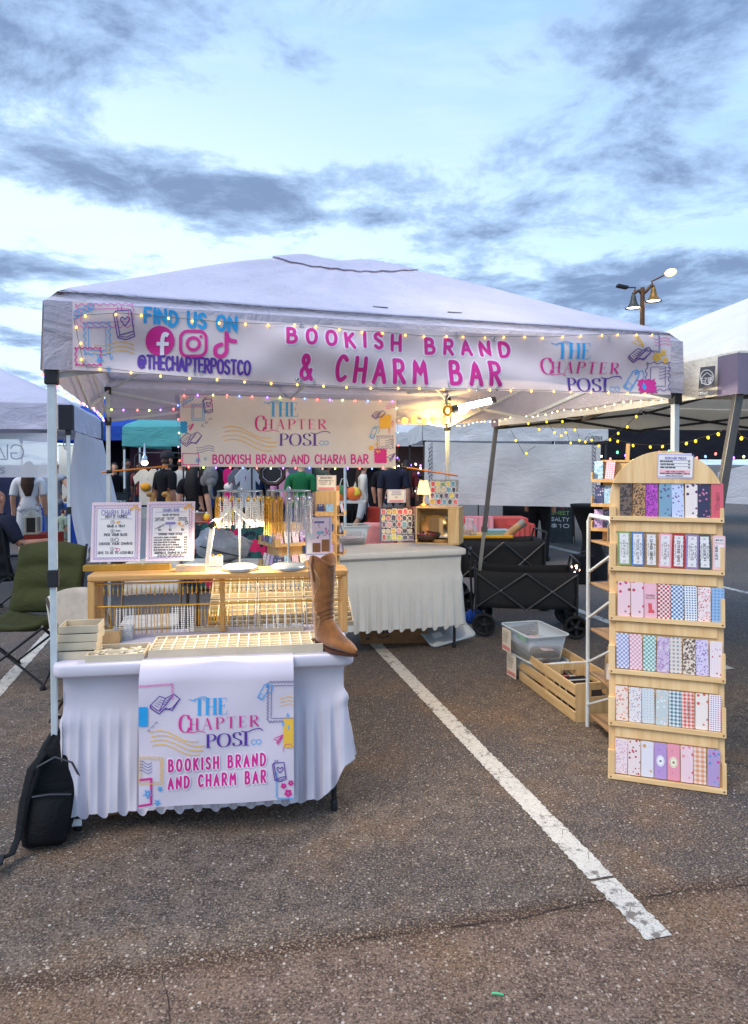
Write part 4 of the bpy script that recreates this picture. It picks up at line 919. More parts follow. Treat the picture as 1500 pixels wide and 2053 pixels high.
for k, (q, pr_, wd) in enumerate((('MINI CLASP (1 CHARM NO CHAIN)','$8',162),('MINI CLASP AND CHAIN (4 CHARMS)','$12',186),('BOOK CHAIN OR PIN (3 CHARMS)','$12',158),('MINI CHAIN WITH CLASP (4 CHARMS)','$14',180),('REGULAR CHAIN WITH CLASP (6 CHARMS)','$18',198),('BEAD BOOKMARK (6 CHARMS)','$20',150))): tl(q, 1077, 360+k*17.6, 9, .7, INKD, wd, 'l'); tl(pr_, 1304, 360+k*17.6, 9, .7, INKD, 20)
ik.stroke([zs(1076,453), zs(1316,453)], .5, INKL); tl('ADDITIONAL CHARMS $2 EACH', 1196, 472, 13, .95, INKD, 230); tl('CHARMS NOT SOLD SEPARATELY', 1196, 485, 7, .6, INKD, 180); tl('WE DO NOT SELL SINGLE ITEMS', 1196, 496, 7, .6, INKD, 196); done(ik, 'lettering', s2)
# things on top of the riser
zr = RZ1+.001
def onr(px, py): return Z(px, py, zr)
o = tray('long shallow gold tray in front of the acrylic signs', onr(166, 1146), A1, .42, .05, .028, 3, 1, mat('gold_card', lin(190,146,60), .45, .3), mat('gold_card_in', lin(206,168,96), .6), group=None)
b = MB()
for i in range(12): b.lathe([(0,-.006),(.006,0),(0,.006)], (.30+rnd(-.04,.04), .025+rnd(-.012,.012), .02), 6)
tag(b.build('charm', BEADS[5], o), kind='stuff')
o = tray('small beige tray of white charms right of the acrylic signs', onr(352, 1147), A1, .145, .06, .03, 2, 1, group=None)
b = MB()
for i in range(40): b.lathe([(0,-.005),(.005,0),(0,.005)], (rnd(.012,.13), .03+rnd(-.018,.018), .016+rnd(0,.012)), 6)
tag(b.build('charm', PEARL, o), kind='stuff')
o = thing('acrylic_box', 'small clear box of tangled gold chains beside the grey rack base', 'box', onr(413, 1136), A1); b = MB()
for q in ((0,.085,0,.002,0,.05),(0,.085,.05,.052,0,.05),(0,.002,.002,.05,0,.05),(.083,.085,.002,.05,0,.05),(0,.085,0,.052,0,.002)): b.box(*q)
b.build('case', CLR, o); b = MB()
for i in range(70): b.M = Matrix.Translation((rnd(.012,.073), rnd(.012,.04), rnd(.008,.04)+(.02 if i % 7 == 0 else 0))) @ Matrix.Rotation(rnd(0,6),4,(rnd(-1,1),rnd(-1,1),1)); b.tube([(math.cos(R(t))*.007, math.sin(R(t))*.005, 0) for t in range(0,360,60)], .0018, 5, True)
tag(b.build('chain_link', GOLD, o), kind='stuff')
# folding bar lamp: two lit bars hinged to a jointed stand
LAMPW = mat('lamp_white', lin(238,232,214), .35); LED = glow_mat('led_bar', (1.0,.90,.72,1), 8)
dl = thing('desk_lamp', 'jointed white bar lamp shining over the trays from the riser', 'lamp', onr(416, 1136), A1)
SL = Surf(F1(0, RY+.07, 0), X1)
P_ = lambda x, y: SL.px(x, y)
b = MB(); b.bar(P_(415,1132), P_(426,1052), .024, .014, up=X1.cross(Vector((0,0,1)))); keep(b.build('lower_arm', LAMPW, bevel=.002), dl)
b = MB(); b.bar(P_(420,1056), P_(433,1046), .03, .03, up=X1.cross(Vector((0,0,1)))); keep(b.build('hinge', BLACKP, bevel=.003), dl)
for a, c, nm in (((430,1047),(460,1018),'lit_bar'), ((468,1016),(510,1054),'lit_bar')):
    u = P_(*a); v = P_(*c); d = (v-u).normalized(); nrm = Vector((0,0,1)); b = MB(); b.bar(u, v, .014, .022, up=(0,0,1)); ob = keep(b.build('lamp_bar', LAMPW, bevel=.002), dl)
    b = MB(); k = Vector((0,0,-.0135)); b.bar(u+k+d*.01, v+k-d*.01, .010, .004, up=(0,0,1)); keep(b.build('led_strip', LED), dl)
    L = bpy.data.lights.new('lamp_bar_light','AREA'); L.shape = 'RECTANGLE'; L.size = (v-u).length; L.size_y = .03; L.energy = 4.8; L.color = (1,.85,.62); L.spread = R(170); lo = bpy.data.objects.new('lamp_bar_light', L); COL.objects.link(lo)
    lo.location = (u+v)/2+Vector((0,0,-.02)); lo.rotation_euler = (R(-8), 0, A1); keep(lo, dl)
# two rotating racks of charms
RACK = mat('rack_steel', lin(160,166,168), .35, .5, var=.04)
for k, (px, lb) in enumerate(((481,'grey round-based rack of pearl and gold strands on the riser, left one'), (579,'grey round-based rack of gold and silver chains on the riser, right one'))):
    p = F1(SL.st(px, 1128)[0], RY+.085, zr); o = thing('charm_rack', lb, 'rack', p, A1, 'round charm racks')
    b = MB(); b.lathe([(.088,0),(.092,.006),(.09,.016),(.07,.026),(.014,.03)], (0,0,0), 32); b.build('base', RACK, o)
    b = MB(); b.tube([(0,0,.028),(0,0,.40)], .0055, 10); b.build('pole', RACK, o); b = MB(); b.lathe([(.010,0),(.012,.012),(.006,.024),(0,.028)], (0,0,.398), 10); b.build('finial', RACK, o)
    b = MB(); b.tube([(math.cos(R(t))*.11, math.sin(R(t))*.11, .40) for t in range(0,360,15)], .0028, 6, True); b.tube([(-.11,0,.40),(.11,0,.40)], .0024, 6); b.tube([(0,-.11,.40),(0,.11,.40)], .0024, 6); b.build('ring', RACK, o)
    hk = None
    for i in range(16):
        a = R(22.5*i); q = Vector((math.cos(a)*.11, math.sin(a)*.11, .40)); b = MB(); b.tube([(0,0,0),(0,0,-.024),(.004,0,-.028),(.006,0,-.022)], .0014, 5)
        hk = like(hk, o, q, (0,0,a)) if hk else b.build('hook', RACK, o, loc=q)
        for j in range(4 if (i+k) % 3 else 5):
            w_ = p + Matrix.Rotation(A1,3,'Z') @ (q + Vector((rnd(-.014,.014), rnd(-.014,.014), -.034)))
            left = math.cos(a) < -.25
            if k == 0: kd, mm, lb2 = ('gold', GOLD, 'gold chain hanging on the left side of the left round rack') if math.cos(a) < -.75 else ('pearl', PEARL, 'pearl strand hanging on the left round rack')
            else: kd, mm, lb2 = ('gold', GOLD, 'gold chain hanging on the left side of the right round rack') if left else ('link', SILVER, 'silver chain hanging on the right round rack')
            cw_ = (12-i) % 16; lb2 = lb2.split(' hanging')[0]+', '+ordinal(j)+' on the '+('front hook' if cw_ == 0 else ordinal(cw_)+' hook clockwise from the front')+' of the '+('left' if k == 0 else 'right')+' round rack'
            chain(kd, .15 if k == 0 else .19, mm, lb2, w_, 'chains on the two round racks')
            if j == 0: b = MB(); b.lathe([(0,.012),(.006,.006),(.007,-.006),(0,-.014)], (0,0,0), 6); b.build('clasp', GOLD if k == 0 or left else SILVER, o, loc=q+Vector((0,0,-.04)))
# acrylic sign with a pink sheet, right end of the riser
SS2 = Surf(F1(0, RY+.16, 0), X1, up=(0,.06,1))
s3 = sign_panel('clear stand with a pink printed sheet of charm ideas near the boot', 610, 661, 1040, 1126, SS2)
ik = Ink(lambda x, y, l: SS2.px(x, y, l), .0014, 8); zq = lambda x, y: (400+x/4.6875, 1000+y/4.6875)
ik.stroke([zq(*p) for p in rect(982,190,1206,540)+[(982,190)]], 1.4, ink_mat('steel_blue', 110,140,170), cap=False); ik.fill([zq(*p) for p in rect(1058,230,1152,248)], GREYI); ik.stroke([zq(1105,250), zq(1098,270), zq(1112,290)], .9, INKD)
ik.fill([zq(*p) for p in circ(1022,370,40,14,sx=1.0)[:-1]], ink_mat('pale_grey',190,196,196)); ik.fill([zq(*p) for p in rrect(1084,1148,324,350,8,3)], ink_mat('teal_grey',130,176,190)); ik.stroke([zq(1112,350), zq(1096,384)], .9, PURP); ik.fill([zq(*p) for p in circ(1092,384,9,8)[:-1]], PURP)
for i in range(26): x, y = (1000+rnd(0,44), 200+rnd(0,90)) if i < 10 else (1140+rnd(0,60), 290+rnd(0,95)); ik.fill([zq(*p) for p in circ(x, y, 5, 6)[:-1]], INKD if i % 3 else PINK)
ik.fill([zq(*p) for p in rect(990,432,1042,530)], PAPER); ik.fill([zq(*p) for p in rect(1046,434,1118,520)], ink_mat('tag_brown',112,76,46)); ik.fill([zq(*p) for p in rect(1130,402,1200,515)], ink_mat('tag_brown2',128,86,50)); done(ik, 'sheet_print', s3)

# ---------------------------------------------------------------- cowboy boot
SUEDE = None
def suede():
    m, n, b = pmat('boot_suede'); co = n.coord(); f = n.noise(co, 9, 5, .65); g_ = n.noise(co, 160, 2)
    c = n.mix(f.step(.3,.7), lin(100, 55, 18), lin(152, 92, 36)); n.put(n.mix(g_.step(.4,.7)*.2, c, lin(166,108,52)), b.inputs['Base Color']); b.inputs['Roughness'].default_value = .9; b.inputs['Sheen Weight'].default_value = .4
    n.put(n.bump(g_, .25, .002), b.inputs['Normal']); return m
SUEDE = suede(); STITCH = mat('stitch_thread', lin(206,164,110), .7); SOLE = mat('boot_sole', lin(70,38,24), .5)
bp = Z(650, 1301, ZT+.001); bt = thing('cowboy_boot', 'tan suede western boot standing on the right front corner of the table', 'boot', bp, R(-44))
# sections along the boot from the top of the shaft to the toe: centre (x,z), half width across, half length, tilt
secs = [(-.010,.415,.060,.072,0),(-.010,.36,.057,.069,0),(-.008,.30,.053,.063,0),(-.006,.24,.049,.057,2),(-.005,.19,.046,.053,6),(-.004,.155,.044,.055,16),(-.004,.122,.043,.060,26),(.010,.086,.042,.075,33),(.033,.062,.041,.075,36),(.072,.052,.042,.056,41),(.110,.0455,.043,.039,51),(.149,.040,.038,.026,69),(.182,.033,.027,.019,82),(.205,.027,.013,.012,90),(.214,.025,.004,.007,90)]
NB = 28
def boot_pt(u, v, lift=0.0):
    k = v*(len(secs)-1); i = min(int(k), len(secs)-2); f = k-i; a, b_ = secs[i], secs[i+1]; cx, cz, hw, hl, tl_ = [a[j]+(b_[j]-a[j])*f for j in range(5)]
    th_ = 2*math.pi*u; ct, st_ = math.cos(th_), math.sin(th_); t_ = R(tl_); hw = hw*.90+lift; hl = hl*.93+lift
    lx, ly = ct*hl, st_*hw; x = cx + lx*math.cos(t_); z = cz - lx*math.sin(t_)*-1 if False else cz + lx*math.sin(t_)
    if v < .03: z += .022*(st_*st_)*1.0 - .018*(ct*ct)          # scalloped top: dips front and back
    w = .0035*math.sin(40*v*3+5*ct)*max(0, 1-abs(v-.33)/.2) + .002*math.sin(23*u*6.28)*max(0,1-abs(v-.35)/.15)
    zm = .037-.021*min(1, max(0, (x-.0)/.07))
    return (x+w, ly*(1+w*8), max(z, zm))
m = MB(); vs = [boot_pt(i/NB, j/78) for j in range(79) for i in range(NB)]; m.add(vs, [(j*NB+i, (j+1)*NB+i, (j+1)*NB+(i+1)%NB, j*NB+(i+1)%NB) for j in range(78) for i in range(NB)], True)
up_ = m.build('upper', SUEDE, bt, solid=.004)
sole = [(-.062,.024),(-.03,.034),(.03,.034),(.09,.044),(.14,.043),(.18,.032),(.208,.014),(.218,0)]; out_ = [(x,-y) for x,y in sole]+[(x,y) for x,y in reversed(sole[:-1])]
def sole_pt(u, v, low):
    k = u*(len(sole)-1); i = min(int(k), len(sole)-2); f = k-i; x = sole[i][0]+(sole[i+1][0]-sole[i][0])*f; h_ = sole[i][1]+(sole[i+1][1]-sole[i][1])*f; zm = .037-.021*min(1, max(0, x/.07)); return (x, (2*v-1)*(h_+.002), zm+.003-(.012 if low else 0))
m = MB(); m.grid(lambda u, v: sole_pt(u, v, False), 24, 6); m.grid(lambda u, v: sole_pt(u, 1-v, True), 24, 6)
for e_ in (0, 1): m.grid(lambda u, v: sole_pt(u, e_, v > .5), 24, 1)
m.build('sole', SOLE, bt)
m = MB(); m.prism([(-.064,-.026),(-.064,.026),(-.052,.033),(.0,.031),(.004,-.031),(-.052,-.033)], 0, .030); m.build('heel', SOLE, bt, bevel=.003)
for sgn in (1, -1):
    for r_ in range(4):
        pts = []
        for t in range(40):
            k = t/39; v = .05+.42*k; u = (.25 if sgn > 0 else .75) + (.085-.017*r_)*math.sin(k*9.4)*(1-.3*k)+(.02*r_ if False else 0); pts.append(boot_pt(u, v, .0025))
        m = MB(); m.tube(pts, .0009, 5); m.build('stitching', STITCH, bt)
for sgn in (1, -1): m = MB(); m.tube([boot_pt(.25*(2-sgn)+.0, .0+.0, .003), boot_pt(.25*(2-sgn), .03, .012), boot_pt(.25*(2-sgn), .12, .004)], .007, 8, flat=.35); m.build('pull_strap', SUEDE, bt)
m = MB(); q = [Vector(boot_pt(.60, .02, .006)), Vector(boot_pt(.61, .10, .008)), Vector(boot_pt(.60,.16,.008))]; m.tube(q, .0022, 6); q = [Vector(boot_pt(.66, .02, .006)), Vector(boot_pt(.64, .08, .008)), Vector(boot_pt(.61,.11,.009))]; m.tube(q, .002, 6); m.build('hanging_charm', SILVER, bt)

# ---------------------------------------------------------------- second table joined behind, with tilted compartment trays
O2 = F1(W1-.70, D1+.02, 0); st2 = thing('folding_table', 'folding table set lengthwise behind the front counter under tilted trays', 'table', O2, A1); W2, D2 = .74, 1.25
folding_legs(st2, W2, D2, ZT-.03); sc2 = thing('tablecloth', 'white stretch cover on the lengthwise table behind the riser', 'tablecloth', O2, A1); cover(sc2, W2, D2, ZT-.03, SPANDEX2, .10, .015, 8, ncol=200)
def F2(x, y, z): return O2 + X1*x + Y1*y + Vector((0,0,z))
GRN = [mat('charm_fill_%d' % i, lin(*c), .5) for i, c in enumerate(((196,90,60),(120,140,70),(210,180,90),(70,40,40)))]
for j in range(2):
    for i in range(3):
        o = tray(('left','middle','right')[i]+(' tilted compartment tray in the front row behind the riser' if j == 0 else ' tilted compartment tray in the back row behind the riser'), F2(-.005+.262*i, .02+.235*j, ZT-.028+.10*j), A1, .255, .24, .030, 5, 5, tilt=R(23))
        if (i, j) in ((0,0), (1,1)):
            for q in range(3): b = MB(); b.box(.012+.0,.044,.012,.034,.009,.014); b.build('charm_pile', GRN[(q+2*j)%4], o, loc=(.051*(0 if j == 0 else q), .04*q if j == 0 else .08, 0))
for k, (x, y, a) in enumerate(((.18,.62,.2),(.36,.66,-.15),(.5,.6,.5))):
    b = MB(); b.box(-.08,.08,-.06,.06,0,.002); o = b.build('paper_sheet', PAPER); o.location = F2(x, y, ZT-.026+.004*k); o.rotation_euler = (0,0,A1+a); tag(o, ('loose white paper on the lengthwise table, left one','loose white paper on the lengthwise table, middle one','loose white paper on the lengthwise table, right one')[k], 'paper', 'loose papers')
# ================================================================ back table on the right
Z3 = .87
A3_, B3_ = Z(655, 1112, Z3), Z(938, 1100, Z3); A3 = math.atan2(B3_.y-A3_.y, B3_.x-A3_.x); W3 = (B3_-A3_).length; D3 = .61
X3 = Vector((math.cos(A3), math.sin(A3), 0)); Y3 = Vector((-math.sin(A3), math.cos(A3), 0)); O3 = Vector((A3_.x, A3_.y, 0))
def F3(x, y, z=0.0): return O3 + X3*x + Y3*y + Vector((0,0,z))
t3 = thing('folding_table', 'tall folding table at the back right under the sticker displays', 'table', O3, A3); folding_legs(t3, W3, D3, Z3, .085)
c3 = thing('tablecloth', 'off-white gathered cover on the back table with sticker displays', 'tablecloth', O3, A3); cover(c3, W3, D3, Z3, SPANDEX2, .215, .020, 12, k0=60, ncol=420, up=lambda k, x, y: .0)
def on3(px, py): return Z(px, py, Z3+.001)
BIN = glass('bin_plastic', (.9,.94,.96,1), .25, .20); BINW = mat('bin_rim', lin(214,224,230), .3, var=.02, alpha=.75)
def bin_(name, label, loc, rz, w, d, h, group=None):
    o = thing(name, label, 'storage bin', loc, rz, group); ti = .03; b = MB()
    lo = rrect(ti, w-ti, ti, d-ti, .03, 4); hi = rrect(0, w, 0, d, .035, 4); n = len(lo); vs = [(x,y,.003) for x,y in lo]+[(x,y,h) for x,y in hi]
    b.add(vs, [(i,(i+1)%n,n+(i+1)%n,n+i) for i in range(n)], True); b.add(vs[:n], [tuple(reversed(range(n)))]); b.build('tub', BIN, o, solid=.002)
    b = MB(); pr = rrect(-.012, w+.012, -.012, d+.012, .04, 4); b.tube([(x,y,h) for x,y in pr], .007, 6, True); b.build('rim', BINW, o); return o
o = bin_('storage_bin', 'clear plastic tub of pink packets on the back table', on3(671, 1095), A3, .33, .24, .17)
PK = [mat('packet_%d' % i, lin(*c), .5) for i, c in enumerate(((236,196,196),(226,170,176),(190,178,160),(240,214,206)))]
src = None
for i in range(22): b = MB(); b.box(-.05,.05,-.035,.035,-.002,.002); x = b.build('packet', PK[i%4], o, loc=(rnd(.08,.25), rnd(.07,.17), .02+.0022*i)); x.rotation_euler = (rnd(-.15,.15), rnd(-.15,.15), rnd(-.6,.6))
STK = [mat('sticker_%d' % i, lin(*c), .4, var=.25, vs=60) for i, c in enumerate(((236,120,120),(246,190,80),(110,170,200),(140,170,110),(214,70,80),(240,170,180),(120,90,130),(230,210,170),(60,60,90),(250,220,90)))]
STW = mat('sticker_white', lin(244,240,236), .4, var=0)
_sk = {}
def sticker(parent, loc, rot, w, h, k, shape):
    key = (shape, round(w,3), round(h,3))
    def outline(e):
        if shape == 0: return rrect(-w/2-e, w/2+e, -h/2-e, h/2+e, .008, 3)
        if shape == 1: return [(x, y) for x, y in circ(0, 0, 1, 14)[:-1]] and [(x*(w/2+e), y*(h/2+e)) for x, y in circ(0, 0, 1, 14)[:-1]]
        return [((w/2+e)*math.cos(R(a))*(1+.15*math.sin(R(3*a))), (h/2+e)*math.sin(R(a))*(1+.12*math.cos(R(2*a)))) for a in range(0, 360, 20)]
    b = MB(); b.prism(outline(.0045), .0, .0008, 1); p = b.build('sticker_back', STW, parent, loc=loc); p.rotation_euler = rot
    b = MB(); b.prism(outline(-.001), -.0010, -.0002, 1); b.build('sticker_print', STK[k % 10], p); return p
def sticker_stand(label, loc, rz, w, h, d, rows, seed):
    rg = random.Random(seed); o = thing('sticker_stand', label, 'display stand', loc, rz, 'acrylic sticker stands')
    for x in (0, w-.004): b = MB(); b.prism([(0,0),(d,0),(d,h),(d-.03,h)], x, x+.004, 0); b.build('side_panel', CLR, o)
    for r in range(rows):
        y0, z0 = .012+(d-.06)*r/(rows-1)*.8, .012+(h-.09)*r/(rows-1); b = MB(); b.box(.005, w-.005, y0, y0+.045, z0, z0+.003); b.box(.005, w-.005, y0, y0+.003, z0+.003, z0+.016); b.build('shelf', CLR, o)
        b = MB(); b.add([(.006,y0+.03,z0+.004),(w-.006,y0+.03,z0+.004),(w-.006,y0+.05,z0+.075),(.006,y0+.05,z0+.075)], [(0,1,2,3)]); b.build('backing_card', mat('brown_card', lin(96,66,58), .7) if seed == 1 else mat('grey_card', lin(168,170,170), .7), o)
        x = .012
        while x < w-.03:
            sw, sh = rg.uniform(.026,.046), rg.uniform(.04,.056); sticker(o, (x+sw/2, y0+.016, z0+.008+sh/2), (R(-14), rg.uniform(-.12,.12), 0), sw, sh, rg.randrange(10), rg.randrange(3)); x += sw+.012
    return o
sticker_stand('clear tiered sticker stand on the back table under a price card', on3(765, 1088), A3-.25, .325, .32, .20, 5, 1)
SP = Surf(on3(775,1060)+Vector((0,.12,0)), Vector((math.cos(A3-.2), math.sin(A3-.2), 0)), up=(0,.15,1))
CREAMP = mat('paper_cream', lin(246,230,206), .6, var=.02)
def small_sign(label, x0, y0, x1, y1, surf, txt, name='price_card'):
    o = sign_panel(label, x0, x1, y0, y1, surf, name, base=False, pm=CREAMP); ik = Ink(lambda x, y, l: surf.px(x, y, l), .0016, 6); w, h = x1-x0, y1-y0
    ik.stroke([(x0+w*.04,y0+h*.05),(x1-w*.04,y0+h*.05),(x1-w*.04,y1-h*.05),(x0+w*.04,y1-h*.05),(x0+w*.04,y0+h*.05)], .6, INKL, cap=False)
    for s_, fx, fy, fh, fw, mm in txt:
        q = text(s_, 0, 0, h*fh, .24); ww = max(a for p in q for a, b in p); k = w*fw/ww; ik.lines([[(x0+w*fx-w*fw/2+a*k, y0+h*fy-b) for a, b in p] for p in q], max(.35, h*fh*.14), mm)
    ik.fill([(x0+w*.1,y0+h*.8),(x0+w*.9,y0+h*.8),(x0+w*.9,y0+h*.92),(x0+w*.1,y0+h*.92)], ink_mat('salmon', 214, 132, 128)); done(ik, 'lettering', o); return o
small_sign('small cream sticker price card above the lower sticker stand', 776, 982, 812, 1008, SP, (('STICKERS',.5,.28,.16,.5,INKL),('EACH STICKER',.5,.42,.08,.55,INKD),('$4',.5,.64,.12,.12,INKD)))
# wooden crate on its side with a mirror inside
PINE = wood('pine', lin(238,204,150), lin(212,170,112), 0, 1.0); PINEV = wood('pine_upright', lin(238,204,150), lin(212,170,112), 2, 1.0)
cr = thing('wooden_crate', 'pine crate turned on its side holding a mirror, on the back table', 'crate', on3(833, 1090), R(-16)); cw, cd, chh = .40, .27, .335
for z in (0, chh-.012): b = MB(); b.box(0, cw, 0, cd, z, z+.012); b.build('panel', PINE, cr, bevel=.002)
b = MB(); b.box(0, .014, .0, cd, .0125, chh-.0125); b.build('end_panel', PINEV, cr, bevel=.002)
b = MB(); b.box(cw-.10, cw, -.004, .010, .0125, chh-.0125); b.build('end_panel', PINEV, cr, bevel=.002); b = MB(); b.box(cw-.014, cw, .0105, cd, .0125, chh-.0125); b.build('end_panel', PINEV, cr, bevel=.002)
for k in range(3): b = MB(); b.box(.0145, cw-.0145, cd-.01, cd, .02+.105*k, .108+.105*k); b.build('slat', PINE, cr)
mr = thing('gold_mirror', 'gold arched mirror leaning inside the pine crate', 'mirror', cr.location + Matrix.Rotation(R(-16),3,'Z') @ Vector((.03,.12,.0135)), R(-16))
arch = [(0,0),(.25,0),(.25,.13)]+[(.125+.125*math.cos(R(a)), .13+.10*math.sin(R(a))) for a in range(15, 180, 15)]+[(0,.13)]
b = MB(); b.tube([(x,0,z+.008) for x, z in arch], .010, 8, True); b.build('frame', GOLD, mr); b = MB(); b.prism([(x,z+.008) for x,z in arch], .002, .006, 1); b.build('glass', mat('mirror_glass', (.8,.8,.8), .04, 1.0, var=0), mr)
sticker_stand('clear tiered sticker stand on top of the pine crate', cr.location + Matrix.Rotation(R(-16),3,'Z') @ Vector((.115,.03,chh+.001)), R(-10), .27, .25, .17, 4, 2)
# little lamp with a pleated shade on the crate
LSH = mat('lamp_shade_cream', lin(248,220,150), .7, emit=(1.0,.78,.36,1), es=.9); 
def table_lamp(label, loc, h, r, e):
    o = thing('table_lamp', label, 'lamp', loc, 0, 'small lit table lamps'); b = MB(); b.lathe([(r*.8,0),(r*.85,.008),(r*.5,.018),(.008,.03),(.007,h*.5),(.012,h*.52),(.006,h*.55)], (0,0,0), 16); b.build('stem', GOLD, o)
    b = MB(); n = 44; vs = [((r*k)*(1+(.04 if i % 2 else -.02))*math.cos(2*math.pi*i/n), (r*k)*(1+(.04 if i % 2 else -.02))*math.sin(2*math.pi*i/n), z) for k, z in ((1.12, h*.48), (.70, h)) for i in range(n)]
    b.add(vs, [(i,(i+1)%n,n+(i+1)%n,n+i) for i in range(n)]); b.build('lamp_shade', LSH, o)
    L = bpy.data.lights.new('table_lamp_light','POINT'); L.energy = e; L.color = (1,.74,.36); L.shadow_soft_size = .03; lo = bpy.data.objects.new('table_lamp_light', L); COL.objects.link(lo); lo.parent = o; lo.location = (0,0,h*.6); return o
table_lamp('small lit lamp with pleated yellow shade on the pine crate', cr.location + Matrix.Rotation(R(-16),3,'Z') @ Vector((.055,.10,chh+.001)), .235, .055, 1.6)
bw = thing('wooden_bowl', 'dark wooden footed bowl of bright trinkets on the back table', 'bowl', on3(856, 1089)+Vector((0,.02,0)), 0); DKW = wood('dark_wood', lin(92,62,44), lin(60,40,30), 0)
b = MB(); b.lathe([(.02,.02),(.07,.025),(.105,.05),(.118,.085),(.112,.086),(.098,.055),(.06,.034),(0,.032)], (0,0,0), 28); b.build('bowl', DKW, bw)
for a in (0,120,240): b = MB(); b.lathe([(.009,0),(.011,.02),(.014,.03)], (.05*math.cos(R(a+30)), .05*math.sin(R(a+30)), 0), 8); b.build('foot', DKW, bw)
b = MB()
for i in range(60): r = rnd(.006,.012); a, q = rnd(0,6.28), rnd(0,.095); b.cur = i % 4; b.lathe([(0,-r),(r*.9,-r*.4),(r,.2*r),(0,r)], (q*math.cos(a), q*math.sin(a), .076+rnd(0,.02)-q*.05), 6)
tag(b.build('trinket', [BEADS[3], BEADS[1], STK[4], STK[5]], bw), kind='stuff')
o = thing('wicker_tray', 'shallow wooden basket tucked under the mirror', 'basket', on3(884, 1090)+Vector((0,.05,0)), R(-16)); b = MB(); b.lathe([(.055,0),(.068,.01),(.072,.04),(.068,.041),(.06,.014),(0,.012)], (0,0,0), 20, 1.1); b.build('basket', wood('basket', lin(206,160,96), lin(170,120,64), 0, 3), o)

# ---------------------------------------------------------------- wooden bookmark spinners behind the riser
LW = wood('spinner_wood', lin(226,186,128), lin(200,152,92), 2)
def pat(name, kind, c1, c2, c3=None, sc=1.0):
    """printed bookmark patterns in the object's own x-z plane (metres)"""
    if name in MATS: return MATS[name]
    m, n, b = pmat(name); x, y, z = n.sep(n.coord()); v = n.com(x, z, 0.0); c1, c2 = lin(*c1), lin(*c2); c3 = lin(*c3) if c3 else c2
    if kind == 'leopard':
        d, co = n.vor(v, 95*sc, 'F1', ('Distance','Color')); r = n.sep(co)[0]; nz = n.noise(v, 160*sc, 2); ring = ((d+nz*.5-.25) > .22)*((d+nz*.5-.25) < .50); col = n.mix(ring, c1, c2); col = n.mix(((d+nz*.4-.2) < .16), col, c3)
    elif kind == 'spots':
        d, co = n.vor(v, 75*sc, 'F1', ('Distance','Color'), .75); r = n.sep(co)[0]; s1_ = (d < .34); col = n.mix(s1_*(r > .38), c1, n.mix((r > .7), c2, c3))
    elif kind == 'dots':
        d = n.vor(v, 80*sc, 'F1', 'Distance', 0.0); col = n.mix(d < .3, c1, c2)
    elif kind == 'floral':
        d, co = n.vor(v, 95*sc, 'F1', ('Distance','Color'), .9); r, g_, q = n.sep(co); w = n.noise(v, 260*sc, 1); col = n.mix(((d+w*.3-.15) < .36), c1, n.mix(r > .5, c2, c3)); col = n.mix((d < .13), col, lin(250,240,214))
    elif kind == 'check':
        a = ((x*(95*sc)).floor() + (z*(95*sc)).floor()).mod(2.0); col = n.mix(a, c1, c2)
    elif kind == 'argyle':
        u, w = (x+z)*(75*sc), (x-z)*(75*sc); a = (u.floor()+w.floor()).mod(2.0); col = n.mix(a*.8, c1, c2); col = n.mix((u.frac()-.5).abs().max((w.frac()-.5).abs()) < .2, col, c3)
    elif kind == 'gingham':
        a = ((x*(110*sc)).floor().mod(2.0)*.5 + (z*(110*sc)).floor().mod(2.0)*.5); col = n.mix(a, c1, c2)
    elif kind == 'stripe':
        a = (x*(150*sc)).frac() < .35; col = n.mix(a*.6, c1, c2); d, co = n.vor(v, 60*sc, 'F1', ('Distance','Color')); col = n.mix((d < .22)*(n.sep(co)[0] > .45), col, c3)
    elif kind == 'marble':
        w = n.noise(v, 40*sc, 4, .6, 2.0); col = n.mix(w.step(.4,.62), c1, c2); col = n.mix(((w-.5).abs() < .025), col, c3)
    else: col = n.mix(n.noise(v, 300, 2)*.15, c1, c2)
    n.put(col, b.inputs['Base Color']); b.inputs['Roughness'].default_value = .32; b.inputs['Coat Weight'].default_value = .15; MATS[name] = m; return m
CARD = [pat('mini_rose','floral',(240,222,224),(214,120,130),(190,90,110),1.2), pat('mini_lilac','marble',(170,120,190),(196,160,210),(236,224,240)), pat('mini_navy','spots',(62,66,104),(210,150,180),(230,220,230),1.2), pat('mini_blue','floral',(150,184,206),(240,240,240),(90,130,170)), pat('mini_pink','dots',(244,206,214),(214,110,140)), pat('mini_white','floral',(238,234,226),(150,150,120),(230,160,160))]
def card_row(parent, x0, x1, y, z, n, w, h, lean, sd):
    for i in range(n):
        b = MB(); b.box(-w/2, w/2, 0, .0015, 0, h); o = b.build('card', CARD[(i*2+sd) % 6] if i % 2 else CARD[(i+sd+1) % 6], parent, loc=(x0+(x1-x0)*(i+.5)/n, y, z)); o.rotation_euler = (R(-lean), rnd(-.08,.08), rnd(-.1,.1))
sp = thing('bookmark_spinner', 'square wooden spinner of small bookmark cards behind the right round rack', 'display stand', F2(.42, .78, ZT-.025), A1+R(24)); sw_ = .125
b = MB(); b.box(-sw_, sw_, -sw_, sw_, .0, .014); b.build('base', LW, sp); b = MB(); b.box(-.085,.085,-.085,.085,.015,.50); b.build('core', LW, sp, bevel=.002)
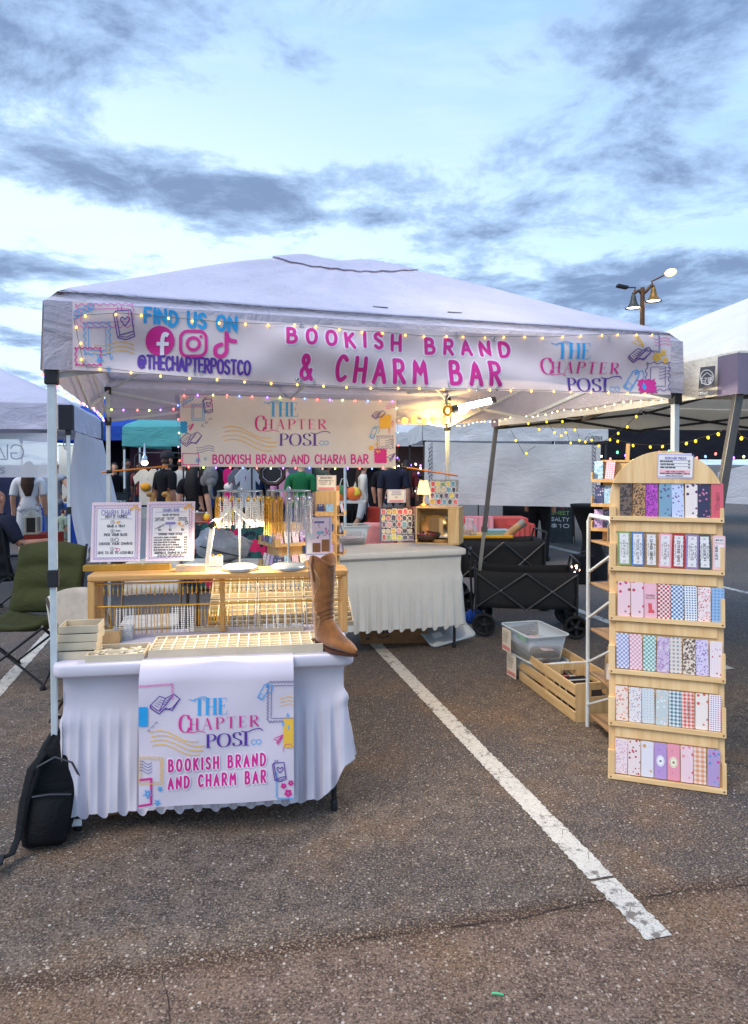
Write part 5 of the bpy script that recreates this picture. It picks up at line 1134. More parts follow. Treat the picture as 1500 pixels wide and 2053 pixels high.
for f in range(4):
    for r_ in range(3):
        z = .05+.155*r_; e = bpy.data.objects.new('ledge', None); COL.objects.link(e); bpy.data.objects.remove(e)
        b = MB(); b.M = Matrix.Rotation(R(90*f), 4, 'Z'); b.box(-.125,.125,-.128,-.086,z,z+.008); b.box(-.125,.125,-.132,-.1285,z,z+.045 if False else z+.022)
        for x in (-.125, .119): b.box(x, x+.006, -.128, -.086, z+.0085, z+.055)
        lg = b.build('ledge', LW, sp)
        if f in (0, 3):
            for i in range(4): b = MB(); b.box(-.022,.022,0,.0015,0,.09); o = b.build('card', CARD[(i+r_*2+f) % 6], sp); o.matrix_local = Matrix.Rotation(R(90*f),4,'Z') @ Matrix.Translation((-.085+.055*i, -.118, z+.009)) @ Matrix.Rotation(R(-14),4,'X')
def at_px0(px, d, z): return Vector(((px-CXP)/FPX*d, d, z))
tw = thing('bookmark_tower', 'tall narrow wooden spinner topped by a price card behind the counter', 'display stand', at_px0(657, 4.55, ZT-.025), A1-R(14))
b = MB(); b.box(-.07,.07,-.07,.07,0,.70); b.build('core', LW, tw, bevel=.002)
for f in (0, 1, 3):
    for r_ in range(3):
        z = .28+.13*r_; b = MB(); b.M = Matrix.Rotation(R(90*f), 4, 'Z'); b.box(-.065,.065,-.115,-.071,z,z+.006); b.box(-.065,.065,-.118,-.1155,z,z+.03); b.build('ledge', LW, tw)
        for i in range(2): b = MB(); b.box(-.025,.025,0,.0015,0,.07); o = b.build('card', CARD[(i+r_+f) % 6], tw); o.matrix_local = Matrix.Rotation(R(90*f),4,'Z') @ Matrix.Translation((-.032+.06*i, -.105, z+.007)) @ Matrix.Rotation(R(-12),4,'X')
ST_ = Surf(at_px0(657, 4.50, 0), Vector((math.cos(A1-.2), math.sin(A1-.2), 0)))
small_sign('cream bookmark price card standing on the tall wooden spinner', 635, 953, 674, 983, ST_, (('BOOKMARK PRICING',.5,.22,.10,.6,INKD),('REGULAR BOOKMARKS  $3',.5,.38,.07,.74,INKD),('MAGNETIC  $5',.45,.5,.07,.62,INKD),('WOODEN  $8',.43,.62,.07,.58,INKD)))
table_lamp('small lit lamp with yellow shade half hidden behind the pink charm sheet', F2(.63, .66, ZT-.025), .30, .06, 1.6)
pg = thing('packet_pile', 'fan of clear-sleeved bookmarks leaning in front of the wooden spinner', 'packets', F2(.30, .58, ZT-.02), A1)
for i in range(7): b = MB(); b.box(0,.05,0,.0015,0,.15); o = b.build('sleeve', CLR if i % 2 else CARD[i % 6], pg, loc=(.028*i, .01*i, 0)); o.rotation_euler = (R(-22), R(-24+4*i), R(6))

# ================================================================ arched bookmark display
q0, q1 = G(1219, 1557), G(1456, 1590); AX = (q1-q0).normalized(); AW = (q1-q0).length; LEAN = R(6.5); NY = Vector((-AX.y, AX.x, 0)); UP = (Vector((0,0,1))*math.cos(LEAN)+NY*math.sin(LEAN)).normalized()
BD = Surf(q0, AX, UP); ang = math.atan2(AX.y, AX.x)
MD = Matrix.Translation(q0) @ Matrix.Rotation(ang, 4, 'Z') @ Matrix.Rotation(-LEAN, 4, 'X')      # local x across, z up the board, -y towards the viewer
ad = bpy.data.objects.new('bookmark_display', None); COL.objects.link(ad); ad.matrix_basis = MD; tag(ad, 'tall arch-topped wooden display of printed bookmarks in six tiers', 'display stand')
DW = wood('display_wood', lin(248,212,156), lin(226,180,120), 2, .8); DWH = wood('display_wood_rail', lin(250,214,158), lin(228,182,122), 0, .8)
top_t = BD.st(1353, 905)[1]; BRZ_ = mat('screw_bronze', lin(120,96,70), .4, .7)
tiers = [(1231,1043,1466.5,1050),(1227,1142,1465,1156),(1224.5,1240,1463,1261),(1224,1347,1460,1370),(1221,1450,1457,1479),(1219,1556,1455.5,1590)]
tz = [ (BD.st(a,b_)[1]+BD.st(c_,d_)[1])/2 for a,b_,c_,d_ in tiers]; tz[-1] = 0.0
R_ = AW/2
def archpts(z0, w0, w1, top): 
    c = top-R_*.92; pts = [(w0, z0), (w1, z0), (w1, c)]
    for a in range(6, 175, 6): pts.append((R_+(R_-(w0))*math.cos(R(a)), c+(R_*.92)*math.sin(R(a))))
    return pts+[(w0, c)]
b = MB(); b.prism(archpts(.012, .003, AW-.003, top_t), .0, .014, 1); b.build('back_board', DW, ad, bevel=.002)
zt_ = [top_t]+tz[:-1]
for i, z in enumerate(tz):
    h = (zt_[i]-z); rail = .024
    b = MB(); b.box(0, AW, -.030, -.002, z, z+rail); b.build('rail', DWH, ad, bevel=.0015)
    hs = .118 if i else .05
    for x, xe in ((0, .033), (AW-.019, AW)): b = MB(); b.box(x, xe, -.028, -.003, z+rail+.0005, z+rail+hs); b.build('stile', DW, ad, bevel=.0015)
    if i == 0:
        c = top_t-R_*.92; z_in = z+rail+.172
        pts = [(.0005, z+rail+hs+.001)]; pts = []
        for a in range(0, 181, 6): pts.append((R_+R_*math.cos(R(a)), c+R_*.92*math.sin(R(a))))
        pts = [p for p in pts if p[1] > z_in]; xr = math.sqrt(max(0, 1-((z_in-c)/(R_*.92))**2))*R_ if z_in > c else R_
        b = MB(); b.prism([(R_-xr+.0005, z_in), (R_+xr-.0005, z_in)]+pts, -.028, -.0005, 1); b.build('arch_panel', DW, ad, bevel=.0015)
    if i: b = MB(); b.box(.034, AW-.034, -.012, -.0005, z+h-.026*1-.030, z+h-.004); b.build('upper_strip', DW, ad)
for z in tz:
    for sx in (.014, AW-.012): b = MB(); b.lathe([(0,-.0012),(.0042,-.001),(.0042,.001),(0,.0012)], (0,0,0), 8); k = b.build('screw', BRZ_, ad, loc=(sx,-.0305,z+.012)); k.rotation_euler = (R(90),0,0)
for sx in (0.05, AW-.09): b = MB(); b.bar((sx, .02, 1.2), (sx, .42, .06), .04, .018); b.build('prop_leg', DW, ad)
rows_ = [(1242,1451,966,968,1033,1039),(1239,1454,1064,1073,1131,1142),(1238,1452,1163,1178,1232,1247),(1236,1448,1266,1284,1336,1356),(1234,1446,1371,1391,1440,1464),(1232,1443,1475,1499,1545,1574)]
BM = [
 [('leopard',(120,98,84),(48,38,36),(90,72,62),.8,'brown and black leopard print'),('leopard',(196,148,98),(70,46,34),(120,78,50),1.3,'tan cheetah print'),('leopard',(206,84,200),(110,40,130),(180,60,180),1.4,'magenta cheetah print'),('spots',(130,168,190),(120,70,120),(70,90,130),.75,'dusty blue western motif print'),('spots',(206,216,244),(150,80,140),(90,80,150),1.0,'pale lavender boots and bows print'),('spots',(246,232,224),(120,60,110),(90,50,90),.62,'cream print with purple roses'),('spots',(54,50,84),(214,110,150),(220,140,170),.85,'navy print with pink hearts and stars'),('plain',(222,96,110),(230,110,124),None,1,'coral bookmark with vertical cowboy lettering')],
 [('label',(140,164,104),None,'FANTASY',1,'olive-bordered fantasy book club bookmark'),('label',(84,124,182),None,'ANTI SOCIAL',1,'blue-bordered anti social book club bookmark'),('label',(160,120,74),None,'COWBOY ROMANCE',1,'tan-bordered cowboy romance bookmark'),('label',(240,170,178),None,'ROMANCE',1,'pink-bordered romance book club bookmark'),('label',(190,30,48),None,'DARK ROMANCE',1,'crimson-bordered dark romance bookmark'),('label',(160,130,178),None,'SMUTTY',1,'mauve-bordered book club bookmark'),('label',(70,84,84),None,'HORROR',1,'charcoal-bordered horror book club bookmark'),('ticket',(240,196,200),None,'SLOW BURN',1,'pale pink ticket-style bookmark')],
 [('spots',(246,210,214),(170,60,70),(214,70,110),.6,'pink print with red boots'),('spots',(246,214,218),(220,80,120),(200,90,110),.55,'pink print with cowboy hats'),('boot',(246,190,200),None,'COWBOY',1,'plain pink bookmark with a red boot'),('check',(240,236,232),(206,62,70),None,1.0,'red and white checkerboard bookmark'),('check',(236,238,240),(74,122,176),None,1.0,'blue and white checkerboard bookmark'),('dots',(238,240,242),(90,120,160),None,1.0,'white bookmark with small blue dots'),('floral',(250,230,228),(220,110,110),(200,80,90),1.2,'white print with tiny red flowers'),('dots',(156,190,226),(110,150,200),None,.8,'light blue bookmark with small bows')],
 [('check',(232,232,240),(150,156,206),None,1.0,'lilac checkerboard bookmark'),('check',(244,232,234),(236,160,176),None,1.0,'pink checkerboard bookmark'),('check',(228,238,234),(110,170,156),None,1.0,'sage green checkerboard bookmark'),('marble',(180,140,190),(210,186,216),(240,232,240),1,'purple marbled bookmark'),('dots',(238,220,206),(150,170,180),None,.65,'peach bookmark with blue shells'),('leopard',(238,222,204),(90,60,54),(180,120,90),1.1,'cream print with small brown hearts'),('floral',(226,214,240),(110,80,150),(150,120,190),1.2,'lavender print with tiny violets'),('stripe',(248,238,238),(238,190,196),(190,50,60),1,'pink striped bookmark with cherries')],
 [('floral',(250,230,216),(240,150,110),(230,130,110),.8,'white print with orange poppies'),('floral',(240,232,230),(214,140,130),(170,180,190),1.1,'faded rose trellis print bookmark'),('argyle',(238,238,238),(206,216,220),(150,170,180),1,'pale grey diamond print bookmark'),('floral',(204,214,214),(236,200,170),(240,240,236),.7,'grey-blue print with peach flowers'),('gingham',(236,240,240),(70,124,140),None,1,'teal gingham bookmark'),('gingham',(250,226,216),(226,90,76),None,1,'coral red gingham bookmark'),('spots',(250,236,226),(232,130,104),(226,110,90),.6,'white print with coral strawberries'),('dots',(246,242,246),(196,120,140),None,1.2,'white bookmark with rows of tiny hearts')],
 [('floral',(248,226,226),(226,170,190),(200,150,180),1.2,'blush ditsy floral bookmark'),('spots',(246,226,222),(200,40,60),(180,50,60),.9,'cream print with red cherries and strawberries'),('spots',(236,230,236),(120,110,150),(222,170,110),.5,'white print with teapots and cakes'),('cameo',(190,156,210),(236,230,240),None,1,'lilac bookmark with a white oval cameo'),('cameo',(244,160,176),(246,222,190),None,1,'pink bookmark with a cream oval cameo'),('spots',(248,214,218),(226,100,110),(240,160,170),.6,'pink print with red starfish'),('gingham',(248,226,206),(232,150,110),None,.8,'orange gingham bookmark with flowers'),('spots',(186,160,206),(214,70,150),(100,150,206),.7,'purple print with pink smiley faces')]]
BG = 'bookmarks on the arched display'; pos = ('top','second','third','fourth','fifth','bottom')
for r_, (row, items) in enumerate(zip(rows_, BM)):
    xl, xr, tL, tR, bL, bR = row; n = len(items)
    for i, (kd, c1, c2, c3, sc_, lb) in enumerate(items):
        f0, f1 = (i+.02)/n, (i+.96)/n; ps = [BD.st(xl+(xr-xl)*f, (t0+(t1-t0)*f)) for f, t0, t1 in ((f0,bL,bR),(f1,bL,bR),(f0,tL,tR))]
        w, h = ps[1][0]-ps[0][0], ps[2][1]-ps[0][1]; z0 = tz[r_]+.0245+.001
        if z0 > ps[0][1]-.02: z0 = min(ps[0][1], tz[r_]+.02)
        pr = [(x+w/2, z) for x, z in rrect(-w/2, w/2, 0, h, .006, 3)]
        b = MB(); b.prism(pr, 0, .0016, 1)
        if kd in ('label','ticket','boot','cameo'): mm = pat('bm_%d_%d' % (r_, i), 'plain', c1, tuple(min(255, int(v*1.05)) for v in c1))
        else: mm = pat('bm_%d_%d' % (r_, i), kd, c1, c2 or c1, c3, sc_)
        o = b.build('bookmark', mm); ly = -.016-.003*(i % 2); o.matrix_basis = MD @ Matrix.Translation((ps[0][0], ly, max(z0, ps[0][1]-.004))) @ Matrix.Rotation(R(1.5), 4, 'X') @ Matrix.Rotation(R(rnd(-1.3,1.3)), 4, 'Y')
        tag(o, lb+' on the '+pos[r_]+' tier of the arched display', 'bookmark', BG)
        ik = Ink(lambda x, y, l: (x, -l, y), .0008, .02); tm = ink_mat('bm_ink_%d_%d' % (r_, i), *[int(v*.55) for v in c1])
        def vtext(s_, cx, hh, th_, wd, mm_):
            q = text(s_, 0, 0, hh, .2); ww = max(a for p in q for a, b_ in p); k = wd/ww; ik.lines([[(cx+hh/2-b_, h/2-wd/2+a*k) if False else (cx+hh/2-b_, h/2-wd/2+a*k) for a, b_ in p] for p in q], th_, mm_)
        if kd == 'label':
            e = .009; edge = [(w/2+(w/2-e+.0012*math.sin(t*1.9))*a, z) for a, t, z in ([(1, t, e+(h-2*e)*t/24) for t in range(25)]+[(-1, t, e+(h-2*e)*t/24) for t in range(24,-1,-1)])]
            ik.fill(edge, PAPER); ik.lift = .0012; vtext(c3, w*.50, .013, .0022, h*.62 if len(c3) > 7 else h*.5, tm); vtext('BOOK CLUB', w*.74, .006, .0011, h*.36, tm); vtext('EXCLUSIVE MEMBER', w*.26, .004, .0007, h*.4, tm)
            for z in (.12, .88): ik.stroke([(w*.4,h*z-.005),(w*.6,h*z+.005)], .0012, tm); ik.stroke([(w*.6,h*z-.004),(w*.42,h*z+.004)], .001, tm)
        elif kd == 'ticket':
            ik.fill([(w*.16,h*.08),(w*.84,h*.08),(w*.84,h*.74),(w*.16,h*.74)], ink_mat('ticket_grey', 214,210,210)); ik.fill([(w*.16,h*.8),(w*.84,h*.8),(w*.84,h*.93),(w*.16,h*.93)], PAPER); ik.lift = .0012; vtext('SLOW BURN', w*.3, .012, .0018, h*.4, INKD); ik.lines([[(w*.22+a, h*.845+b_) for a, b_ in p] for p in text_fit('ADMIT ONE', 0, w*.56, 0, .008)], .0014, INKD); vtext('BOOK CLUB PASS', w*.72, .004, .0008, h*.36, INKD)
        elif kd == 'boot' or lb.startswith('coral'):
            if kd == 'boot': 
                ik.fill([(w*.3,h*.14),(w*.8,h*.14),(w*.8,h*.2),(w*.62,h*.25),(w*.6,h*.42),(w*.3,h*.42),(w*.34,h*.24)], ink_mat('boot_red',206,84,92)); ik.lines([[(a+w*.14, b_+h*.62) for a, b_ in p] for p in text_fit('COWBOY', 0, w*.72, 0, .009)], .0018, tm); ik.lines([[(a+w*.14, b_+h*.55) for a, b_ in p] for p in text_fit('ROMANCE', 0, w*.72, 0, .007)], .0014, tm)
            else: vtext('COWBOY', w*.55, .014, .0018, h*.5, tm); ik.stroke([(w*.3,h*.12),(w*.36,h*.4)], .001, tm)
        elif kd == 'cameo':
            ik.fill([(w/2+x*.030*.62, h*.5+z*.034*.8) for x, z in circ(0,0,1,20)[:-1]], ink_mat('cameo_%d' % i, *c2)); ik.lift = .0014; ik.stroke([(w/2+x*.024*.62, h*.5+z*.027*.8) for x, z in circ(0,0,1,20)], .0010, tm, cap=False); flower(ik, lambda a, b_: (a, b_), w/2, h*.5, .006, tm)
            for z in (.2,.8): ik.stroke([(w*.3,h*z),(w*.45,h*z+.004),(w*.4,h*z-.004)], .001, tm)
        ik.build('bookmark_print', o)
pc = BD.st(1316, 960); pc2 = BD.st(1390, 908)
small = Surf(MD @ Vector((0,-.0305,0)), AX, UP)
o = sign_panel('white bookmark price sheet fixed to the top of the arched display', 1319, 1387, 909, 959, small, 'price_card', base=False, pm=mat('paper_lilac', lin(232,222,238), .6, var=.02))
ik = Ink(lambda x, y, l: small.px(x, y, l), .0010, 6); zw = lambda x, y: (1180+x/4.6875, 820+y/4.6875)
ik.fill([zw(*p) for p in ((662,434),(984,440),(976,642),(654,630))], PAPER); ik.lift = .0018
def tl2(s_, x0, y0, x1, y1, h, w_, mm): ik.lines([[zw(*p) for p in q] for q in slant(s_, x0, y0, x1, y1, h)], w_, mm)
tl2('BOOKMARK PRICING', 722, 470, 918, 474, 20, 1.0, INKL)
for k, (a, c) in enumerate((('REGULAR BOOKMARKS','$3'),('MAGNETIC BOOKMARKS','$5'),('WOODEN JUMBO BOOKMARKS','$8'))): y = 496+k*29; ik.stroke([zw(672,y-16), zw(960,y-12)], .5, INKD); tl2(a, 674, y, 674+118+12*k, y+2, 10, .7, INKD); tl2(c, 938, y+4, 954, y+4, 10, .7, INKD)
ik.fill([zw(*p) for p in ((668,568),(956,576),(952,618),(664,608))], ink_mat('blush', 226,170,176)); ik.lift = .0026; tl2('MIX AND MATCH', 726, 592, 900, 596, 10, .8, INKD); tl2('BOOKMARKS OR STICKERS 4 FOR 10', 676, 608, 950, 614, 9, .7, INKD); tl2('SEPARATELY PRICED ITEMS EXCLUDED', 726, 628, 886, 632, 5, .5, INKD)
ik.stroke([zw(*p) for p in zig((652,424),(994,430),16,6)+zig((994,430),(988,652),11,6)+zig((988,652),(640,640),16,6)+zig((640,640),(652,424),11,6)], .6, INKL, cap=False); done(ik, 'lettering', o)

# ================================================================ white folding shelf with wooden boards behind it
e0 = G(1178, 1456); e1 = G(1226, 1502); sy = (e1-e0).normalized(); sx_ = Vector((-sy.y, sy.x, 0)); sd_len = (e1-e0).length
ms = Matrix(((sx_.x, -sy.x, 0, e0.x), (sx_.y, -sy.y, 0, e0.y), (0, 0, 1, 0), (0, 0, 0, 1)))
fs_ = bpy.data.objects.new('folding_shelf', None); COL.objects.link(fs_); fs_.matrix_basis = ms; tag(fs_, 'white metal folding shelf with five wooden boards behind the arched display', 'shelf')
WM = mat('white_metal', lin(222,226,226), .4, var=.03); SHW = wood('shelf_wood', lin(186,150,110), lin(150,112,76), 1)
sw2 = .55
for x in (0, sw2):
    b = MB(); b.tube([(x,0,0),(x,0,1.25),(x,-.03,1.29),(x,-sd_len+.03,1.29),(x,-sd_len,1.25),(x,-sd_len,0)], .0125, 8); b.build('side_frame', WM, fs_)
szs = [1.14,.883,.603,.335,.076]
for z in szs: b = MB(); b.box(.012, sw2-.012, -sd_len, .0, z-.012, z); b.build('shelf_board', SHW, fs_, bevel=.002)
for z0, z1 in zip(szs[1:], szs[:-1]): b = MB(); b.bar((.0,-.005,z0+.06), (.0,-sd_len+.01,z1-.05), .016, .010); b.build('brace', WM, fs_)
def sh(x, y, z): return ms @ Vector((x, y, z))
BAGK = mat('kraft_bag', lin(176,146,110), .6, var=.1); 
def pouch(label, loc, rz, w, h, m):
    o = thing('gift_bag', label, 'bag', loc, rz, 'small labelled bags on the folding shelf'); b = MB(); prof = [(.9,.0),(1,.05),(1,.6),(.75,.78),(.3,.86),(.55,1.0)]
    b.lathe([(w/2*k, h*z) for k, z in prof], (0,0,0), 14, 1.0, .55); b.build('bag', m, o); b = MB(); b.prism(rrect(-w*.32, w*.32, h*.08, h*.55, .006, 3), -w*.30, -w*.295, 1); b.build('paper_label', PAPER, o); return o
k = 0; pn = ('upper','middle','lower')
for z, x, y, w, h, m_, lb in ((.883,.09,-.16,.07,.20,BAGK,'kraft bag with white label on the second shelf, rear one'),(.883,.10,-.27,.06,.15,BAGK,'kraft bag with white label on the second shelf, front one'),(.603,.10,-.22,.06,.22,mat('pink_bag', lin(210,160,140), .6),'pinkish bag on the middle shelf'),(.335,.05,-.2,.06,.20,BAGK,'kraft bag with white label on the fourth shelf, rear one'),(.335,.085,-.27,.065,.17,BAGK,'kraft bag with white label on the fourth shelf, front one'),(.076,.09,-.22,.065,.20,mat('green_bag', lin(150,176,150), .6),'greenish bag with white label on the bottom shelf')):
    pouch(lb, sh(x, y, z+.001), ang, w, h, m_)
o = thing('small_display', 'wooden holder of cards on the top shelf board beside the display', 'display stand', sh(.02,-.22,1.141), ang)
b = MB(); b.box(0,.10,0,.08,0,.012); b.box(0,.006,0,.08,.012,.10); b.box(.094,.10,0,.08,.012,.10); b.box(.0065,.0935,.07,.08,.012,.13); b.build('holder', LW, o); card_row(o, .01, .09, .02, .013, 3, .035, .11, 10, 2)
tw2 = thing('bookmark_tower', 'tall wooden tower with bookmark boxes standing on the folding shelf behind the arch', 'display stand', sh(.16,-.09,1.141), ang+R(-8))
b = MB(); b.box(-.10,.12,-.02,.10,0,.47); b.build('core', LW, tw2, bevel=.002); b = MB(); b.box(-.11,.13,-.03,.11,.4705,.482); b.build('cap', LW, tw2); b = MB(); b.bar((.03,.05,.483), (.035,.05,.58), .022, .022); b.build('mast', LW, tw2)
for r_ in range(3):
    z = .06+.145*r_; b = MB(); b.box(-.16,-.02,-.075,-.021,z,z+.008); b.box(-.16,-.152,-.075,-.021,z+.0085,z+.06); b.box(-.152,-.02,-.078,-.0755,z,z+.02); b.build('ledge', LW, tw2); card_row(tw2, -.15, -.03, -.06, z+.009, 2, .05, .12, 12, r_)

# ================================================================ crates and bins on the asphalt
g0, g1 = G(1044, 1363), G(1156, 1449); cv = (g1-g0).normalized(); CL = (g1-g0).length/2-.004; ca = math.atan2(cv.y, cv.x); pv = Vector((-cv.y, cv.x, 0))
for k, lb in enumerate(('far pine crate in line on the asphalt beside the clear bins','near pine crate of black booklets on the asphalt beside the shelf')):
    o = thing('wooden_crate', lb, 'crate', g0+cv*(CL+.006)*k, ca, 'pine crates on the asphalt'); cwid, hh = .31, .24
    for x in (0, CL-.014):
        if True:
            hole = k == 0 and x == 0
            b = MB(); b.box(x, x+.014, 0, cwid, 0, hh-.09); b.box(x, x+.014, 0, .10, hh-.0895, hh-.045); b.box(x, x+.014, cwid-.10, cwid, hh-.0895, hh-.045); b.box(x, x+.014, 0, cwid, hh-.0445, hh); b.build('end_panel', PINEV, o)
    for y in (-.012, cwid+.0005):
        for z in (.004, .088, .172): b = MB(); b.box(-.001, CL+.001, y, y+.0115, z, z+.062); b.build('slat', PINE, o, bevel=.0015)
    for j in range(3): b = MB(); b.box(.0145, CL-.0145, .005+.102*j, .095+.102*j, .002, .012); b.build('base_slat', PINE, o)
    bk = mat('booklet_black', (.03,.03,.034), .4) if k else mat('booklet_mixed', lin(110,60,50), .6)
    for j in range(12 if k else 8): b = MB(); b.box(-.004,.004,-.11,.11,0,.15); x = b.build('booklet', bk if j % 4 else PAPER, o, loc=(.05+.022*j, .155, .013)); x.rotation_euler = (0, R(-18), 0)
    if k: b = MB(); b.box(.02,.022,.06,.16,.14,.16); b.build('red_label', STK[4], o); b = MB(); b.box(-.012,.012,.02,.30,hh+.001,hh+.004); b.build('paper_strip', PAPER, o)
def labelcard(parent, w, h, mtx):
    b = MB(); b.box(0,w,-.002,0,0,h); o = b.build('label_card', CREAMP, parent); o.matrix_local = mtx; ik = Ink(lambda x, y, l: (x, -.002-l, y), .001, .05)
    for j, f in enumerate((.8,.68,.58,.48,.38)): ik.lines([[(w*.1+a, h*f+b_) for a, b_ in p] for p in text_fit(('MYSTERY','ASSORTED ITEMS','IN THIS BIN','PRICED','EACH')[j], 0, w*(.7-.06*j), 0, h*.06)], .0016, INKD)
    ik.fill([(w*.06,h*.08),(w*.94,h*.08),(w*.94,h*.24),(w*.06,h*.24)], ink_mat('salmon',0,0,0)); ik.build('lettering', o)
gb = G(1016, 1350); ba = ca
lo_ = bin_('storage_bin', 'lower clear plastic bin with a label card on the asphalt', gb, ca+R(6), .40, .28, .18, 'stacked clear bins'); hi_ = bin_('storage_bin', 'upper clear plastic bin with green latches, stacked on another', gb+Vector((-.03,.02,.187)), ca+R(4), .44, .30, .19, 'stacked clear bins')
for o_ in (lo_, hi_): labelcard(o_, .14, .17, Matrix.Translation((.05,-.024,.01)))
for y in (.18,): b = MB(); b.box(.44,.452,y-.03+.05,y+.05+.05,.15,.185) if False else b.box(.10+y, .22+y, -.018, -.008, .15, .186); b.build('latch', mat('sage_plastic', lin(150,190,170), .4), hi_)
for i in range(10): b = MB(); b.box(-.07,.07,-.05,.05,0,.003); x = b.build('packet', PK[i%4], hi_, loc=(rnd(.14,.34), rnd(.09,.2), .07+.006*i)); x.rotation_euler = (rnd(-.3,.3), rnd(-.3,.3), rnd(-1,1))
for i in range(5): b = MB(); b.box(-.08,.08,-.05,.05,0,.012); x = b.build('packet', PAPER if i % 2 else PK[2], lo_, loc=(.2+rnd(-.03,.03), .14, .012+.014*i)); x.rotation_euler = (0,0,rnd(-.4,.4))
# under the back table: carton and a loose lid
KRAFT = mat('cardboard', lin(150,108,72), .8, var=.08, vs=14)
cb = thing('cardboard_box', 'brown printed shipping carton under the back table skirt', 'box', G(723, 1292), A3-R(14)); b = MB(); b.box(0,.60,0,.34,0,.26); b.build('carton', KRAFT, cb, bevel=.004); b = MB(); b.box(.005,.595,.16,.18,.2603,.2608); b.build('tape', mat('carton_tape', lin(70,70,76), .4), cb)
ik = Ink(lambda x, y, l: (x, -l, y), .001, .03); ik.lines([[(.14+a, .10+b_) for a, b_ in p] for p in text_fit('PRIME', 0, .12, 0, .045)], .012, INKD); ik.stroke(_cr([(.15,.075),(.18,.058),(.22,.058),(.25,.075)], 6), .008, INKD); ik.stroke([(.235,.076),(.252,.078),(.25,.062)], .005, INKD)
for z in (.05,.09,.13): ik.stroke([(.05,z),(.08,z)], .02, INKD, cap=False)
ik.build('lettering', cb)
ld = thing('bin_lid', 'clear grey plastic lid leaning against the back table leg', 'lid', G(868, 1299), A3+R(4), rx=R(0)); ld.rotation_euler = (R(22), R(-8), A3+R(6)); b = MB(); b.prism(rrect(0,.44,0,.28,.04,4), .01, .016); b.build('panel', BIN, ld); b = MB(); b.tube([(x,y,.012) for x,y in rrect(-.004,.444,-.004,.284,.044,4)], .010, 6, True); b.build('rim', BINW, ld)
small_lbl = MB(); small_lbl.box(.07,.16,.09,.16,.0165,.0172); small_lbl.build('label', PAPER, ld)

# ================================================================ folding wagons
FAB = cloth('wagon_fabric', (.032,.032,.034), 0, .9, .1, .1, 60); RUB = mat('rubber', (.018,.018,.018), .8, bump=.2, bs=80)
def wagon(label, loc, rz, L=.90, Wd=.48, h0=.26, h1=.60, handle=True):
    o = thing('folding_wagon', label, 'wagon', loc, rz, 'black folding wagons')
    def side(u, v, y, s): return (L*u, y+s*(.012*math.sin(math.pi*v)+.006*math.sin(9*u)), h0+(h1-h0)*v-.012*math.sin(math.pi*u)*(1-v)-.015*math.sin(math.pi*u)*v)
    for y, s in ((0,-1),(Wd,1)): b = MB(); b.grid(lambda u, v: side(u, v, y, s), 20, 6); b.build('side_panel', FAB, o, solid=.006)
    for x in (0, L): b = MB(); b.grid(lambda u, v: (x+(.01 if x else -.01)*math.sin(math.pi*v), Wd*u, h0+(h1-h0)*v), 10, 6); b.build('end_panel', FAB, o, solid=.006)
    b = MB(); b.box(.0,L,0.005,Wd-.005,h0-.004,h0+.004); b.build('floor_panel', FAB, o)
    for y in (-.028, Wd+.028):
        for p, q in (((0,h0),(L*.5,h1-.02)), ((0,h1-.02),(L*.5,h0-.02)), ((L*.5,h0-.02),(L,h1-.02)), ((L*.5,h1-.02),(L,h0))): b = MB(); b.tube([(p[0],y,p[1]),(q[0],y,q[1])], .011, 8); b.build('frame_bar', mat('wagon_tube', (.10,.10,.105), .3, .7), o)
        for x in (0, L): b = MB(); b.tube([(x,y,h0-.06),(x,y,h1+.02)], .011, 8); b.build('upright', BLKSTEEL, o)
        for x, z in ((.25*L,(h0+h1)/2-.01),(.75*L,(h0+h1)/2-.01),(.5*L,h0-.02)): b = MB(); b.lathe([(0,-.004),(.007,-.003),(.007,.003),(0,.004)], (0,0,0), 8); k = b.build('rivet', SILVER, o, loc=(x, y-.011 if y < 0 else y+.011, z)); k.rotation_euler = (R(90),0,0)
    b = MB(); b.tube([(L,-.028,h1),(L+.02,-.028,h1+.09),(L+.02,Wd+.028,h1+.09),(L,Wd+.028,h1)], .010, 8); b.build('push_bar', BLKSTEEL, o)
    wh = None
    for x in (.07, L-.02):
        for y in (-.075, Wd+.075):
            if wh is None:
                b = MB(); r = .108; b.M = Matrix.Rotation(R(90),4,'X'); b.lathe([(r*.78,-.024),(r*.95,-.026),(r,-.014),(r,.014),(r*.95,.026),(r*.78,.024),(r*.78,-.024)], (0,0,0), 24); wh = b.build('tyre', RUB, o, loc=(x,y,r))
                b = MB(); b.M = Matrix.Rotation(R(90),4,'X'); b.lathe([(r*.72,-.012),(r*.79,-.014),(r*.79,.014),(r*.72,.012),(r*.72,-.012)], (0,0,0), 20); b.lathe([(0,-.03),(.02,-.03),(.022,.03),(0,.03)], (0,0,0), 12)
                for a in range(5): t_ = R(72*a+10); b.bar((.018*math.cos(t_), .018*math.sin(t_), 0), (r*.76*math.cos(t_), r*.76*math.sin(t_), 0), .026, .014)
                rim = b.build('rim', BLACKP, wh)
            else:
                w2 = like(wh, o, (x,y,.108), (0,R(rnd(0,70)),0)); like(rim, w2)
            b = MB(); s = 1 if y > 0 else -1; b.bar((x,y-s*.04,.19), (x,y-s*.04,.10), .014, .04, up=(1,0,0)); b.tube([(x,y-s*.04,.19),(x,y-s*.055,.23)], .016, 8); b.build('caster_fork', BLACKP, o)
    if handle: b = MB(); b.tube([(-.03,Wd*.3,.18),(-.06,Wd*.3,h1+.12)], .011, 8); b.tube([(-.06,Wd*.22,h1+.12),(-.06,Wd*.38,h1+.15),(-.05,Wd*.38,h1+.19),(-.05,Wd*.22,h1+.17)], .014, 8); b.build('pull_handle', BLACKP, o)
    return o
